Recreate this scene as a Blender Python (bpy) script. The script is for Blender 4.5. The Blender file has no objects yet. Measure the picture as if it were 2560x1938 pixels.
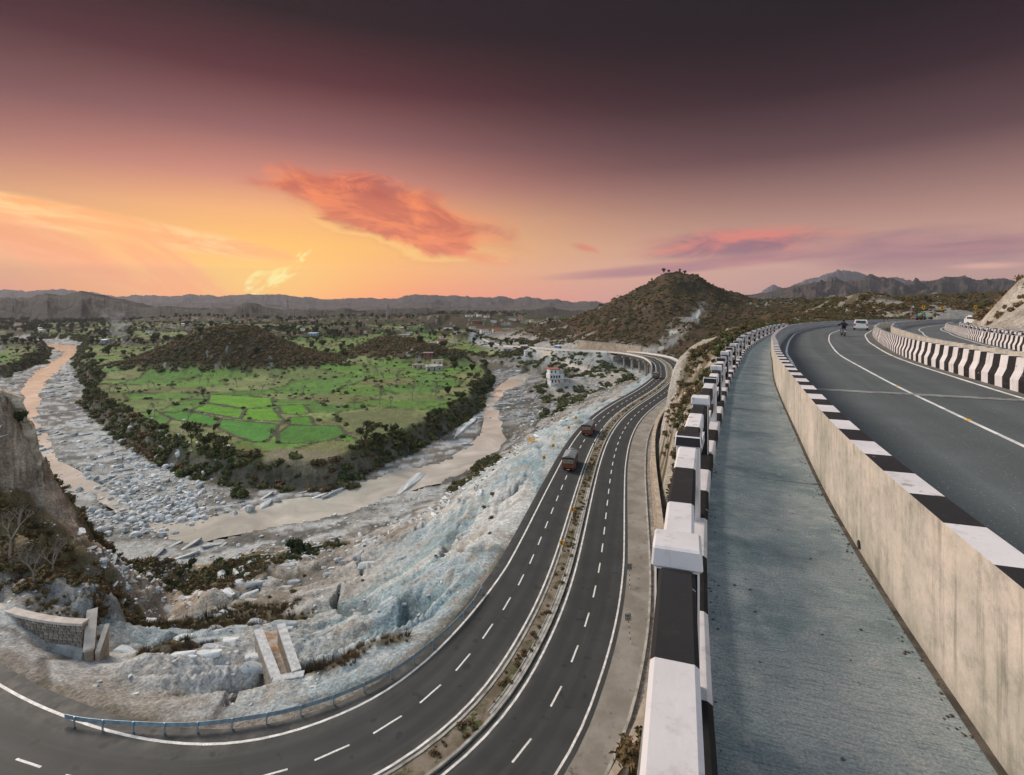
import bpy, bmesh, math, random
import numpy as np
from mathutils import Vector, Matrix
R = math.radians
C = bpy.context.scene
COL = C.collection
# ------------------------------------------------------------------ camera
# the frame is 2560 x 1938 photo pixels; focal length 1280 of those pixels, level camera with vertical shift
FPX, CX, HY = 1280.0, 1280.0, 755.0
cam = bpy.data.cameras.new('camera'); cam_o = bpy.data.objects.new('camera', cam); COL.objects.link(cam_o)
cam.sensor_width = 36; cam.lens = 18.0
cam.shift_y = -(969 - HY) / 2560.0
cam.clip_start = .05; cam.clip_end = 40000
cam_o.location = (0, 0, 0); cam_o.rotation_euler = (R(90), 0, 0)
C.camera = cam_o
# ------------------------------------------------------------------ sky
EXPO = 0.25
SUN_AZ, SUN_EL = R(-55), R(36)          # broad glow of the sunset side
world = bpy.data.worlds.new('World'); C.world = world; world.use_nodes = True
def lin(c): return tuple((v/255/12.92 if v/255 <= .04045 else ((v/255+.055)/1.055)**2.4) for v in c)
class NT:
    """tiny helper that writes math node trees"""
    def __init__(s, nt): s.nt = nt; s.n = nt.nodes; s.l = nt.links
    def node(s, t, **k):
        n = s.n.new(t)
        for a, b in k.items(): setattr(n, a, b)
        return n
    def put(s, sock, v):
        if isinstance(v, (int, float)): sock.default_value = v
        elif isinstance(v, (tuple, list)):
            sock.default_value = tuple(v) + ((1,) if len(sock.default_value) == 4 and len(v) == 3 else ())
        else: s.l.new(v, sock)
    def m(s, op, a, b=0.0, c=0.0, clamp=False):
        n = s.node('ShaderNodeMath', operation=op, use_clamp=clamp)
        s.put(n.inputs[0], a); s.put(n.inputs[1], b); s.put(n.inputs[2], c); return n.outputs[0]
    def mr(s, v, a, b, c=0.0, d=1.0, smooth=True):
        n = s.node('ShaderNodeMapRange', interpolation_type='SMOOTHSTEP' if smooth else 'LINEAR')
        for i, x in enumerate((v, a, b, c, d)): s.put(n.inputs[i], x)
        return n.outputs[0]
    def mix(s, f, a, b, mode='MIX'):
        n = s.node('ShaderNodeMix', data_type='RGBA', blend_type=mode, clamp_factor=True)
        s.put(n.inputs[0], f); s.put(n.inputs[6], a); s.put(n.inputs[7], b); return n.outputs[2]
    def ramp(s, v, stops, ease='LINEAR'):
        n = s.node('ShaderNodeValToRGB'); s.put(n.inputs[0], v)
        cr = n.color_ramp; cr.interpolation = ease
        while len(cr.elements) > 1: cr.elements.remove(cr.elements[0])
        cr.elements[0].position = stops[0][0]; cr.elements[0].color = tuple(stops[0][1]) + (1,)
        for p, c in stops[1:]:
            e = cr.elements.new(p); e.color = tuple(c) + (1,)
        return n.outputs[0]
    def noise(s, vec, scale, detail=5.0, rough=.55, dist=0.0, dim='3D', w=None):
        n = s.node('ShaderNodeTexNoise', noise_dimensions=dim)
        s.put(n.inputs['Vector'], vec); s.put(n.inputs['Scale'], scale); s.put(n.inputs['Detail'], detail)
        s.put(n.inputs['Roughness'], rough); s.put(n.inputs['Distortion'], dist); return n.outputs[0]
    def xyz(s, v):
        n = s.node('ShaderNodeSeparateXYZ'); s.put(n.inputs[0], v); return n.outputs
    def vec(s, x, y, z=0.0):
        n = s.node('ShaderNodeCombineXYZ')
        for i, q in enumerate((x, y, z)): s.put(n.inputs[i], q)
        return n.outputs[0]
    def vm(s, op, a, b):
        n = s.node('ShaderNodeVectorMath', operation=op); s.put(n.inputs[0], a); s.put(n.inputs[1], b); return n.outputs[0]
def az_te(px, py):
    a = math.atan2(px-CX, FPX); return a, (HY-py)/FPX*math.cos(a)
t = NT(world.node_tree); bg = t.n['Background']
d = t.node('ShaderNodeTexCoord').outputs['Generated']
x, y, z = t.xyz(d)
az = t.m('ARCTAN2', x, y)
te = t.m('DIVIDE', z, t.m('MAXIMUM', t.m('SQRT', t.m('ADD', t.m('MULTIPLY', x, x), t.m('MULTIPLY', y, y))), .02))
te = t.m('MINIMUM', te, 3.0)
daz = t.m('ABSOLUTE', t.m('SUBTRACT', az, R(-24)))
warm = t.m('POWER', 2.718, t.m('MULTIPLY', t.m('POWER', t.m('DIVIDE', daz, .50), 2.0), -1.0))
K = lambda *c: lin(c)
rs = [(0, K(255,140,96)), (.045, K(255,166,84)), (.10, K(255,186,92)), (.16, K(246,176,114)), (.22, K(206,136,116)), (.30, K(146,94,92)), (.40, K(88,40,46)), (.52, K(32,7,15)), (.75, K(26,14,26))]
ra = [(0, K(190,150,146)), (.07, K(198,156,142)), (.11, K(188,145,131)), (.18, K(148,111,105)), (.255, K(92,64,68)), (.36, K(46,25,33)), (.47, K(20,7,15)), (.75, K(22,16,30))]
g = t.mix(warm, t.ramp(te, ra), t.ramp(te, rs))
glow = t.m('POWER', 2.718, t.m('MULTIPLY', t.m('ADD', t.m('POWER', t.m('DIVIDE', t.m('SUBTRACT', az, R(-27)), .20), 2.0), t.m('POWER', t.m('DIVIDE', t.m('SUBTRACT', te, .035), .07), 2.0)), -1.0))
g = t.mix(t.m('MULTIPLY', glow, .65), g, K(255,216,104))
uv = t.vec(az, te)
def cloud(g, cx, cy, rx, ry, rot, nscale, stretch, thr, soft, col, edgecol=None, amt=1.0, seed=0.0, wob=.5):
    a0, t0 = az_te(cx, cy); rx /= FPX; ry /= FPX
    dx, dy = t.m('SUBTRACT', az, a0), t.m('SUBTRACT', te, t0)
    ca, sa = math.cos(R(rot)), math.sin(R(rot))
    ux = t.m('ADD', t.m('MULTIPLY', dx, ca), t.m('MULTIPLY', dy, sa))
    uy = t.m('SUBTRACT', t.m('MULTIPLY', dy, ca), t.m('MULTIPLY', dx, sa))
    p = t.vec(t.m('DIVIDE', ux, stretch), uy, seed)
    n1 = t.noise(p, nscale, 8.0, .6, .6)
    e = t.m('SQRT', t.m('ADD', t.m('POWER', t.m('ABSOLUTE', t.m('DIVIDE', ux, rx)), 2.0), t.m('POWER', t.m('ABSOLUTE', t.m('DIVIDE', uy, ry)), 2.0)))
    f = t.m('ADD', t.m('SUBTRACT', 1.0, e), t.m('MULTIPLY', t.m('SUBTRACT', n1, .5), wob*4))
    mask = t.m('MULTIPLY', t.mr(f, thr, thr+soft), amt)
    n2 = t.noise(t.vm('ADD', p, (3.1, 1.7, 5.0)), nscale*2.2, 7.0, .62, .8)
    c = t.mix(t.mr(n2, .38, .62), col[0], col[1]) if isinstance(col[0], tuple) else col
    if edgecol:
        rim = t.m('MULTIPLY', t.mr(f, thr, thr+soft*.5), t.m('SUBTRACT', 1.0, t.mr(f, thr+soft*.3, thr+soft*.9)))
        low = t.mr(uy, ry*.0, -ry*.8)
        c = t.mix(t.m('MULTIPLY', rim, low), c, edgecol)
        mask = t.m('MAXIMUM', mask, t.m('MULTIPLY', t.m('MULTIPLY', rim, low), .6))
    return t.mix(mask, g, c)
def N2(x_, y_): return x_*1.15731, y_*1.15731
c = N2(880, 470); g = cloud(g, c[0], c[1], 360, 92, -11, 9.5, 2.6, .04, .44, (K(242,136,84), K(200,104,78)), K(255,214,120), .97, 0, .42)
c = N2(770, 402); g = cloud(g, c[0], c[1], 180, 50, -6, 12.0, 2.0, .05, .6, (K(176,88,76), K(232,124,84)), None, .85, 7, .45)
c = N2(1020, 552); g = cloud(g, c[0], c[1], 170, 22, -12, 10.0, 5.0, .0, .9, (K(226,116,82), K(238,140,100)), None, .6, 9, .5)
c = N2(160, 478); g = cloud(g, c[0], c[1], 330, 24, -7, 14.0, 5.0, -.35, .6, (K(255,176,108), K(255,206,138)), None, 1.0, 3, .4)
c = N2(120, 545); g = cloud(g, c[0], c[1], 330, 52, -17, 14.0, 7.0, -.05, .6, (K(250,156,110), K(255,176,130)), None, .6, 13, .5)
c = N2(330, 560); g = cloud(g, c[0], c[1], 150, 60, -38, 15.0, 6.0, .05, .6, (K(255,190,110), K(255,170,110)), None, .7, 17, .6)
c = N2(560, 588); g = cloud(g, c[0], c[1], 120, 56, 24, 22.0, 2.6, .75, .7, (K(255,250,175), K(255,236,135)), None, .9, 23, 1.7)
c = N2(1640, 520); g = cloud(g, c[0], c[1], 280, 46, 2, 11.0, 4.0, .05, .8, (K(214,124,112), K(140,100,116)), None, .9, 29, .5)
c = N2(1500, 575); g = cloud(g, c[0], c[1], 360, 17, 4, 10.0, 8.0, -.15, .7, (K(160,112,124), K(184,124,124)), None, .8, 31, .4)
c = N2(1265, 535); g = cloud(g, c[0], c[1], 50, 16, -15, 16.0, 3.0, .1, .8, (K(226,120,92), K(206,120,104)), None, .7, 37, .5)
c = N2(2080, 535); g = cloud(g, c[0], c[1], 360, 44, 1, 10.0, 6.0, -.1, .8, (K(132,98,116), K(166,120,126)), None, .85, 41, .5)
c = N2(2130, 575); g = cloud(g, c[0], c[1], 60, 8, 0, 10.0, 6.0, .0, .9, (K(232,180,160), K(222,166,150)), None, .7, 43, .4)
thk = t.m('MULTIPLY', t.m('MINIMUM', t.m('DIVIDE', 400.0, t.m('MAXIMUM', te, .005)), 6500.0), .000095*.85)
g = t.mix(1.0, g, t.vec(*(t.m('POWER', 2.718, thk),)*3), 'MULTIPLY')
# below the horizon (hidden by the ground) and the pale twilight opposite the sunset, which lights the land
hor = t.m('DIVIDE', y, t.m('MAXIMUM', t.m('SQRT', t.m('ADD', t.m('MULTIPLY', x, x), t.m('MULTIPLY', y, y))), .02))
flatw = t.m('SQRT', t.m('MAXIMUM', t.m('SUBTRACT', 1.0, t.m('MULTIPLY', z, z)), 0.0))
back = t.mr(t.m('MULTIPLY', hor, flatw), .42, -.55)
tw = t.ramp(te, [(0, (.94,.95,1.0)), (.3, (.80,.89,1.0)), (1, (.66,.80,.95))])
g = t.mix(back, g, tw)
t.put(bg.inputs[0], g); bg.inputs[1].default_value = 1.0/2**EXPO
sun = bpy.data.lights.new('sunset_glow', 'SUN'); so = bpy.data.objects.new('sunset_glow', sun); COL.objects.link(so)
sun.energy = 3.5; sun.angle = R(24); sun.color = (1.0, .85, .72)
sd = Vector((math.sin(SUN_AZ)*math.cos(SUN_EL), math.cos(SUN_AZ)*math.cos(SUN_EL), math.sin(SUN_EL)))
so.rotation_euler = sd.to_track_quat('Z', 'Y').to_euler()
vs = C.view_settings; vs.view_transform = 'Standard'; vs.look = 'None'; vs.gamma = 1; vs.exposure = EXPO
try: vs.use_curve_mapping = False
except Exception: pass
C.cycles.use_denoising = True; C.cycles.denoising_prefilter = 'ACCURATE'; C.cycles.denoising_input_passes = 'RGB_ALBEDO_NORMAL'
C.cycles.max_bounces = 5; C.cycles.volume_bounces = 0
# ------------------------------------------------------------------ helpers
def P(px, py, z=None, Y=None):
    """photo pixel -> world, on the level z (or at distance Y)"""
    if Y is None: Y = -z*FPX/(py-HY)
    else: z = -(py-HY)*Y/FPX
    return ((px-CX)*Y/FPX, Y, z)
def PXY(pts, z): return np.array([P(a, b, z)[:2] for a, b in pts])
def deckz(Y): return -(2.45 + .025*Y)
def PD(px, py, h=0.0):
    Y = (2.45-h)*FPX/(py-HY-32.0); return ((px-CX)*Y/FPX, Y, deckz(Y)+h)
def hsh(ix, iy, seed):
    h = (ix.astype(np.int64)*374761393 + iy.astype(np.int64)*668265263 + seed*1442695041) & 0x7fffffff
    h = ((h ^ (h >> 13)) * 1274126177) & 0x7fffffff
    return ((h ^ (h >> 16)) & 0xffff)/65535.0
def vn(X, Y, s, seed=0):
    X = X/s; Y = Y/s; ix = np.floor(X); iy = np.floor(Y); fx = X-ix; fy = Y-iy
    fx = fx*fx*(3-2*fx); fy = fy*fy*(3-2*fy)
    a = hsh(ix, iy, seed); b = hsh(ix+1, iy, seed); c_ = hsh(ix, iy+1, seed); d_ = hsh(ix+1, iy+1, seed)
    return (a*(1-fx)+b*fx)*(1-fy) + (c_*(1-fx)+d_*fx)*fy
def fbm(X, Y, s, octv=4, seed=0, g=.5):
    v = 0; a = 1; tot = 0
    for k in range(octv):
        ang = .6*k; ca, sa = math.cos(ang), math.sin(ang)
        v = v + a*vn(X*ca-Y*sa, X*sa+Y*ca, s/2**k, seed+k*17); tot += a; a *= g
    return v/tot
def ridged(X, Y, s, octv=4, seed=0):
    v = 0; a = 1; tot = 0
    for k in range(octv):
        ang = .9*k; ca, sa = math.cos(ang), math.sin(ang)
        v = v + a*(1-np.abs(2*vn(X*ca-Y*sa, X*sa+Y*ca, s/2**k, seed+k*31)-1)); tot += a; a *= .5
    return v/tot
def voro(X, Y, s, seed=0, jit=.85):
    """F2-F1 and a random id of the nearest cell"""
    X = X/s; Y = Y/s; ix = np.floor(X); iy = np.floor(Y)
    f1 = np.full(X.shape, 9.); f2 = np.full(X.shape, 9.); cid = np.zeros(X.shape)
    for di in (-1, 0, 1):
        for dj in (-1, 0, 1):
            cx = ix+di; cy = iy+dj
            qx = cx+.5+jit*(hsh(cx, cy, seed)-.5); qy = cy+.5+jit*(hsh(cx, cy, seed+7)-.5)
            dd = np.hypot(X-qx, Y-qy); near = dd < f1
            f2 = np.where(near, f1, np.minimum(f2, dd)); cid = np.where(near, hsh(cx, cy, seed+99), cid); f1 = np.minimum(f1, dd)
    return (f2-f1)*s, cid
def ss(x_, a, b):
    u = np.clip((x_-a)/(b-a), 0, 1); return u*u*(3-2*u)
def seg_dist(X, Y, pts, closed=False):
    """unsigned distance, signed side (+ = right of travel), arclength at the nearest point of a polyline"""
    pts = np.asarray(pts, float); best = np.full(X.shape, 1e18); side = np.zeros(X.shape); arc = np.zeros(X.shape)
    Q = np.vstack([pts, pts[:1]]) if closed else pts; acc = 0
    for (ax, ay), (bx, by) in zip(Q[:-1], Q[1:]):
        ux, uy = bx-ax, by-ay; L2 = ux*ux+uy*uy+1e-12
        tt = np.clip(((X-ax)*ux+(Y-ay)*uy)/L2, 0, 1)
        dx = X-(ax+tt*ux); dy = Y-(ay+tt*uy); d2 = dx*dx+dy*dy; m_ = d2 < best
        best = np.where(m_, d2, best); side = np.where(m_, -(ux*dy-uy*dx), side); L = math.sqrt(L2); arc = np.where(m_, acc+tt*L, arc); acc += L
    return np.sqrt(best), np.sign(side), arc
def inpoly(X, Y, pts):
    ins = np.zeros(X.shape, bool); n = len(pts)
    for i in range(n):
        x1, y1 = pts[i]; x2, y2 = pts[(i+1) % n]
        if y1 == y2: continue
        c_ = ((y1 > Y) != (y2 > Y)) & (X < (x2-x1)*(Y-y1)/(y2-y1)+x1)
        ins ^= c_
    return ins
def sdf(X, Y, pts):
    """signed distance, positive inside"""
    d_, _, _ = seg_dist(X, Y, pts, True); return np.where(inpoly(X, Y, pts), d_, -d_)
def spline(pts, step=1.0):
    """Catmull-Rom through 2D/3D points, resampled evenly"""
    p = np.asarray(pts, float); p = np.vstack([2*p[0]-p[1], p, 2*p[-1]-p[-2]]); out = []
    for i in range(1, len(p)-2):
        n = max(4, int(np.linalg.norm(p[i+1]-p[i])/max(step*.5, .05)))
        n = min(n, 400)
        for k in range(n):
            u = k/n
            out.append(.5*((2*p[i])+(-p[i-1]+p[i+1])*u+(2*p[i-1]-5*p[i]+4*p[i+1]-p[i+2])*u*u+(-p[i-1]+3*p[i]-3*p[i+1]+p[i+2])*u**3))
    out.append(p[-2]); out = np.array(out)
    s_ = np.r_[0, np.cumsum(np.linalg.norm(np.diff(out[:, :2], axis=0), axis=1))]
    n = max(2, int(s_[-1]/step)+1); q = np.linspace(0, s_[-1], n)
    return np.stack([np.interp(q, s_, out[:, k]) for k in range(out.shape[1])], 1), q
def smooth(a, k):
    if k < 1: return a
    b = np.vstack([2*a[:1]-a[1:k+1][::-1], a, 2*a[-1:]-a[-k-1:-1][::-1]])
    ker = np.ones(2*k+1)/(2*k+1)
    return np.stack([np.convolve(b[:, j], ker, 'valid') for j in range(a.shape[1])], 1)
def normals(p):
    t_ = np.gradient(p[:, :2], axis=0); t_ /= np.linalg.norm(t_, axis=1)[:, None]+1e-9
    return np.stack([t_[:, 1], -t_[:, 0]], 1)       # points to the right of travel
class Path:
    def __init__(s, pts, step=1.0, sm=0):
        p, q = spline(pts, step)
        if sm: p = smooth(p, sm); q = np.r_[0, np.cumsum(np.linalg.norm(np.diff(p[:, :2], axis=0), axis=1))]
        s.p, s.s, s.n = p, q, normals(p)
    def at(s, a, off=0.0):
        x_ = np.interp(a, s.s, s.p[:, 0]); y_ = np.interp(a, s.s, s.p[:, 1])
        nx = np.interp(a, s.s, s.n[:, 0]); ny = np.interp(a, s.s, s.n[:, 1]); L = np.hypot(nx, ny)
        return x_+nx/L*off, y_+ny/L*off
    def dirn(s, a):
        nx = float(np.interp(a, s.s, s.n[:, 0])); ny = float(np.interp(a, s.s, s.n[:, 1])); return math.atan2(nx, -ny)  # heading angle of travel
    def s_at_y(s, y_): return float(np.interp(y_, s.p[:, 1], s.s))
# --- mesh building
def mesh(name, verts, faces, mats=None, mi=None, smooth_=False, uv=None):
    me = bpy.data.meshes.new(name)
    if isinstance(verts, np.ndarray): verts = verts.tolist()
    if isinstance(faces, np.ndarray): faces = faces.tolist()
    me.from_pydata(verts, [], faces)
    for m_ in (mats or []): me.materials.append(m_)
    if mi is not None: me.polygons.foreach_set('material_index', np.asarray(mi, dtype=np.int32))
    if smooth_: me.polygons.foreach_set('use_smooth', np.ones(len(me.polygons), bool))
    if uv is not None:
        l = me.uv_layers.new(name='UVMap'); vi = np.zeros(len(me.loops), dtype=np.int32); me.loops.foreach_get('vertex_index', vi)
        l.data.foreach_set('uv', np.asarray(uv, dtype=np.float32)[vi].ravel())
    me.update(); return me
def tag(o, label=None, cat=None, group=None, kind=None):
    if label: o['label'] = label
    if cat: o['category'] = cat
    if group: o['group'] = group
    if kind: o['kind'] = kind
    return o
def link(name, me, parent=None, loc=None, rz=0.0):
    o = bpy.data.objects.new(name, me); COL.objects.link(o)
    if parent is not None: o.parent = parent
    if loc is not None: o.location = loc
    if rz: o.rotation_euler[2] = rz
    return o
def empty(name, loc=(0, 0, 0), rz=0.0, label=None, cat=None, group=None):
    o = bpy.data.objects.new(name, None); COL.objects.link(o); o.location = loc; o.rotation_euler[2] = rz; o.empty_display_size = .2
    return tag(o, label, cat, group)
def dup(o, parent=None):
    c_ = o.copy(); COL.objects.link(c_)
    if parent is not None: c_.parent = parent
    for ch in o.children: dup(ch, c_)
    return c_
class MB:
    """collects boxes, tubes, polygons into one mesh"""
    def __init__(s): s.v, s.f, s.mi = [], [], []
    def add(s, v, f, m_=0):
        b = len(s.v); s.v += [tuple(q) for q in v]; s.f += [tuple(b+i for i in q) for q in f]; s.mi += [m_]*len(f); return s
    def box(s, x0, x1, y0, y1, z0, z1, m_=0, tx=0, ty=0):
        v = [(x0, y0, z0), (x1, y0, z0), (x1, y1, z0), (x0, y1, z0), (x0+tx, y0+ty, z1), (x1-tx, y0+ty, z1), (x1-tx, y1-ty, z1), (x0+tx, y1-ty, z1)]
        return s.add(v, [(0, 3, 2, 1), (4, 5, 6, 7), (0, 1, 5, 4), (1, 2, 6, 5), (2, 3, 7, 6), (3, 0, 4, 7)], m_)
    def tube(s, a, b, r0, r1=None, n=6, m_=0, cap=True):
        a = Vector(a); b = Vector(b); r1 = r0 if r1 is None else r1; d_ = (b-a)
        if d_.length < 1e-6: return s
        q = d_.normalized().to_track_quat('Z', 'Y'); v = []
        for c_, r in ((a, r0), (b, r1)):
            for k in range(n):
                an = 2*math.pi*k/n; v.append(tuple(c_+q @ Vector((math.cos(an)*r, math.sin(an)*r, 0))))
        f = [(k, (k+1) % n, n+(k+1) % n, n+k) for k in range(n)]
        if cap: f += [tuple(range(n-1, -1, -1)), tuple(range(n, 2*n))]
        return s.add(v, f, m_)
    def prism(s, prof, x0, x1, m_=0, axis='x'):
        """closed 2D profile (y,z) extruded along x"""
        n = len(prof); mk = (lambda x_, q: (x_, q[0], q[1])) if axis == 'x' else (lambda x_, q: (q[0], x_, q[1]))
        v = [mk(x0, q) for q in prof]+[mk(x1, q) for q in prof]
        f = [(k, (k+1) % n, n+(k+1) % n, n+k) for k in range(n)]+[tuple(range(n-1, -1, -1)), tuple(range(n, 2*n))]
        return s.add(v, f, m_)
    def me(s, name, mats, smooth_=False):
        m_ = mesh(name, s.v, s.f, mats if isinstance(mats, (list, tuple)) else [mats], s.mi, smooth_)
        bm = bmesh.new(); bm.from_mesh(m_); bmesh.ops.recalc_face_normals(bm, faces=bm.faces); bm.to_mesh(m_); bm.free(); return m_
    def obj(s, name, mats, parent=None, loc=None, rz=0.0, smooth_=False): return link(name, s.me(name, mats, smooth_), parent, loc, rz)
# --- materials
def mat(name, col, rough=.8, var=.15, scale=3.0, bump=.0, bscale=20.0, col2=None, spec=.3, metal=0.0, f2=None, coord='Object', rand=0.0, detail=6.0):
    m_ = bpy.data.materials.new(name); m_.use_nodes = True; q = NT(m_.node_tree); b = q.n['Principled BSDF']
    tc = q.node('ShaderNodeTexCoord').outputs[coord] if coord != 'World' else q.node('ShaderNodeNewGeometry').outputs['Position']
    n1 = q.noise(tc, scale, detail, .6)
    c2 = col2 or tuple(v*(1-var) for v in col); c1 = col if col2 else tuple(min(1, v*(1+var)) for v in col)
    c_ = q.mix(q.mr(n1, .35, .65), c1, c2)
    if f2: c_ = q.mix(q.mr(q.noise(tc, f2[1], 8.0, .65), f2[2], f2[3]), c_, f2[0])
    if rand:
        oi = q.node('ShaderNodeObjectInfo').outputs['Random']
        c_ = q.mix(1.0, c_, q.ramp(oi, [(0, (1-rand,)*3), (1, (1+rand,)*3)]), 'MULTIPLY')
    q.put(b.inputs['Base Color'], c_); b.inputs['Roughness'].default_value = rough; b.inputs['Metallic'].default_value = metal
    b.inputs['Specular IOR Level'].default_value = spec
    if bump:
        bn = q.node('ShaderNodeBump'); bn.inputs['Strength'].default_value = bump; bn.inputs['Distance'].default_value = .02*20/bscale
        q.put(bn.inputs['Height'], q.noise(tc, bscale, 8.0, .65)); q.l.new(bn.outputs[0], b.inputs['Normal'])
    return m_
# ------------------------------------------------------------------ road alignments
ZL = -32.0                                                     # level of the lower highway
_L1 = [(1014,1938),(1086,1872),(1149,1800),(1213,1729),(1269,1656),(1328,1560),(1370,1454),(1406,1344),(1434,1252),(1461,1170),(1478,1130),(1494,1099),(1516,1067),(1542,1039),(1580,1007),(1621,982),(1652,959.6),(1675,936)]
_R0 = [(1139,1938),(1213,1839),(1300,1708),(1337,1651),(1383,1560),(1420,1468),(1447,1376),(1470,1271),(1493,1170),(1504,1130),(1520,1089),(1548,1048),(1580,1023),(1621,997),(1652,975),(1678,950)]
a_, b_ = Path(PXY(_L1, ZL), 2.0), Path(PXY(_R0, ZL), 2.0)
mid = []
for k in np.linspace(.02, .98, 22):
    pa = np.array(a_.at(k*a_.s[-1])); i = np.argmin(np.hypot(*(b_.p-pa).T)); mid.append((pa+b_.p[i])/2)
def RZ(Y): return np.interp(Y, [290,337,391,455,502,553,633,736,800], [-32,-34,-37,-40.5,-43.5,-44.5,-45,-46,-46.6])
MP = [(-76,56),(-60,42),(-46,34.5),(-34,30.2),(-22.5,28.4),(-13,30.4)]+[tuple(q) for q in mid]+[(74.5,243),(80,266),(82.5,292),(82,316),(79,337),(74,353),(64,372),(50,391),(39,412),(22,452),(8,484),(-3,513),(-14,553),(-26,608),(-30,640),(-29,674),(-25,715),(-20,750),(-8,790)]
M = Path(MP, 2.0, 3)
SM = lambda Y: M.s_at_y(Y) if Y < 230 else None
_iy = int(np.argmin(M.p[:40, 1])); _s0 = M.s[_iy]
def sM(Y):                                                      # arclength where the highway passes distance Y (first pass)
    i = np.arange(_iy, np.argmax(M.p[:, 0])); return float(np.interp(Y, M.p[i, 1], M.s[i]))
sA, sB, sC_, sD_ = sM(40), sM(60), sM(95), sM(140)
def eL(s): return np.interp(s, [0, sM(33)-30, sM(40), sM(60), sM(95), sM(140), M.s[-1]], [8.9, 8.6, 7.6, 6.5, 6.0, 5.8, 5.8])+.15
def eR(s): return np.interp(s, [0, sM(33), sM(45), sM(65), sM(100), sM(140), M.s[-1]], [7.6, 7.6, 7.0, 7.0, 6.4, 6.2, 6.2])
S_BR0, S_BR1 = sM(238), None
S_BR1 = float(M.s[np.argmax(M.p[:, 0])]) + 62
# upper deck
UP = [(-9,-30),(-3.4,-14),(-.3,-5),(1.3,-1.2),(2.63,2.72),(3.17,4.2),(3.95,6.19),(4.82,8.19),(6.18,11.2),(7.85,14.9),(10.05,19.6),(13.8,27.1),(18.3,36),(29,55),(40,73),(58,98),(80,123),(104,147),(130,170),(158,192)]
U = Path(UP, .5, 2)
sY = lambda Y: U.s_at_y(Y)
_Sx = [sY(v) for v in (-20, 8, 16, 28, 37, 50, 66, 80, 123, 180)]
def uoff(vals): return lambda s: np.interp(s, _Sx, vals)
RL1 = uoff([6.5,6.5,6.5,6.3,6.6,7.2,8.3,9.2,10.2,10.6])          # right edge line of the first road
BA = uoff([6.95,6.95,6.95,6.75,7.1,7.9,9.0,9.8,10.8,11.2])       # barrier A, face towards road 1
BB = uoff([8.3,8.3,8.3,8.05,8.5,9.6,10.8,11.8,12.9,13.4])        # barrier B, outer face
BC = uoff([14.0,14.0,14.0,14.1,14.4,15.4,17.2,18.4,19.6,20.2])   # barrier C, face towards road 2
# ------------------------------------------------------------------ terrain height
CP = []
def cpz(z, pts): CP.extend(P(a, b, z) for a, b in pts)
def cpp(pts): CP.extend(P(a, b, c_) for a, b, c_ in pts)
def cpY(pts): CP.extend(P(a, b, None, c_) for a, b, c_ in pts)
def cpw(pts): CP.extend(pts)
cpz(-55.4, [(10,850),(80,862),(200,866),(110,930),(180,930),(20,990),(60,1000),(140,1000),(120,1060),(180,1080),(240,1120),(150,1150),(300,1180),(400,1200),(200,1210),(280,1250),(400,1270),(500,1240),(600,1250),(350,1310),(450,1335),(560,1340),(650,1330),(700,1300),(800,1260),(900,1210),(1000,1170),(1090,1170),(1150,1130),(1200,1090),(1230,1060),(1250,1100),(1225,1010),(1260,980),(1300,950),(1350,940),(1330,970),(1290,1000),(1280,1040),(600,1100),(800,1050),(1000,1050),(400,1050),(300,950),(1100,980),(1100,930),(500,930),(750,930),(960,960)])
cpz(-54.6, [(560,1385),(700,1352),(1150,1205),(1000,1262),(1240,925),(1150,908),(1060,895),(1010,870),(990,850),(1080,838),(1150,825),(1250,830)])
cpp([(900,1312,-54),(800,1342,-53.5),(1400,960,-53),(1350,1000,-53),(1380,1040,-51.5),(1200,850,-52),(1150,870,-55),(1350,930,-52),(1380,935,-46),(1400,946,-45.5),(1450,946,-45),(1500,935,-44.5),(1560,945,-43.5),(1600,942,-42.6),(1440,926,-46),(1390,985,-52),(1450,985,-51.5),(1500,985,-50.5),(1550,985,-47.5),(1430,1002,-51.5),(1480,1002,-50.5),(1380,905,-48),(1420,905,-46),(1340,905,-49)])
cpp([(1328,1112,-34.3),(1290,1150,-35.5),(1240,1200,-36.5),(1180,1260,-37.5),(1100,1330,-38.5),(1000,1400,-40),(900,1440,-42),(800,1460,-44),(700,1470,-45)])
cpp([(1315,1062,-52),(1275,1120,-53.5),(1200,1185,-53.5),(1120,1240,-53.5),(1020,1300,-53),(900,1345,-51.5),(780,1372,-50.5),(640,1400,-50),(560,1405,-51.5)])
cpp([(1380,1070,-34.5),(1430,1040,-35),(1480,1000,-37),(1350,1085,-45),(1400,1040,-46),(1460,990,-44),(1540,975,-41.5),(1590,962,-40)])
cpp([(1000,1550,-35),(900,1600,-35),(800,1645,-35.3),(700,1690,-34.5),(600,1730,-34),(400,1750,-34.2),(200,1740,-33.7),(80,1700,-33),(50,1640,-33.6),(150,1655,-34)])
cpp([(440,1425,-54),(400,1480,-51),(350,1540,-46),(330,1580,-42),(320,1610,-37),(480,1450,-47.5),(560,1430,-47),(520,1500,-44.5),(600,1550,-41),(500,1575,-40.5),(430,1590,-40),(400,1645,-35.5),(500,1650,-35.5),(650,1600,-37.5),(740,1590,-38),(860,1530,-38.5)])
cpY([(0,1500,53),(0,1350,63),(0,1250,70),(0,1225,75),(0,978,81),(60,1225,77),(55,1035,82),(110,1150,83),(150,1245,83),(100,1350,67),(200,1450,62),(250,1500,60),(205,1345,76),(300,1430,75),(100,1480,56),(280,1385,88),(380,1408,97)])
cpY([(-150,960,83),(-400,940,83),(-150,1225,76),(-400,1225,72),(-300,1500,52)])
cpw([(-105,100,-38),(-88,98,-48),(-110,115,-54),(-150,110,-40),(-170,125,-54),(-82,92,-53)])
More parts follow.
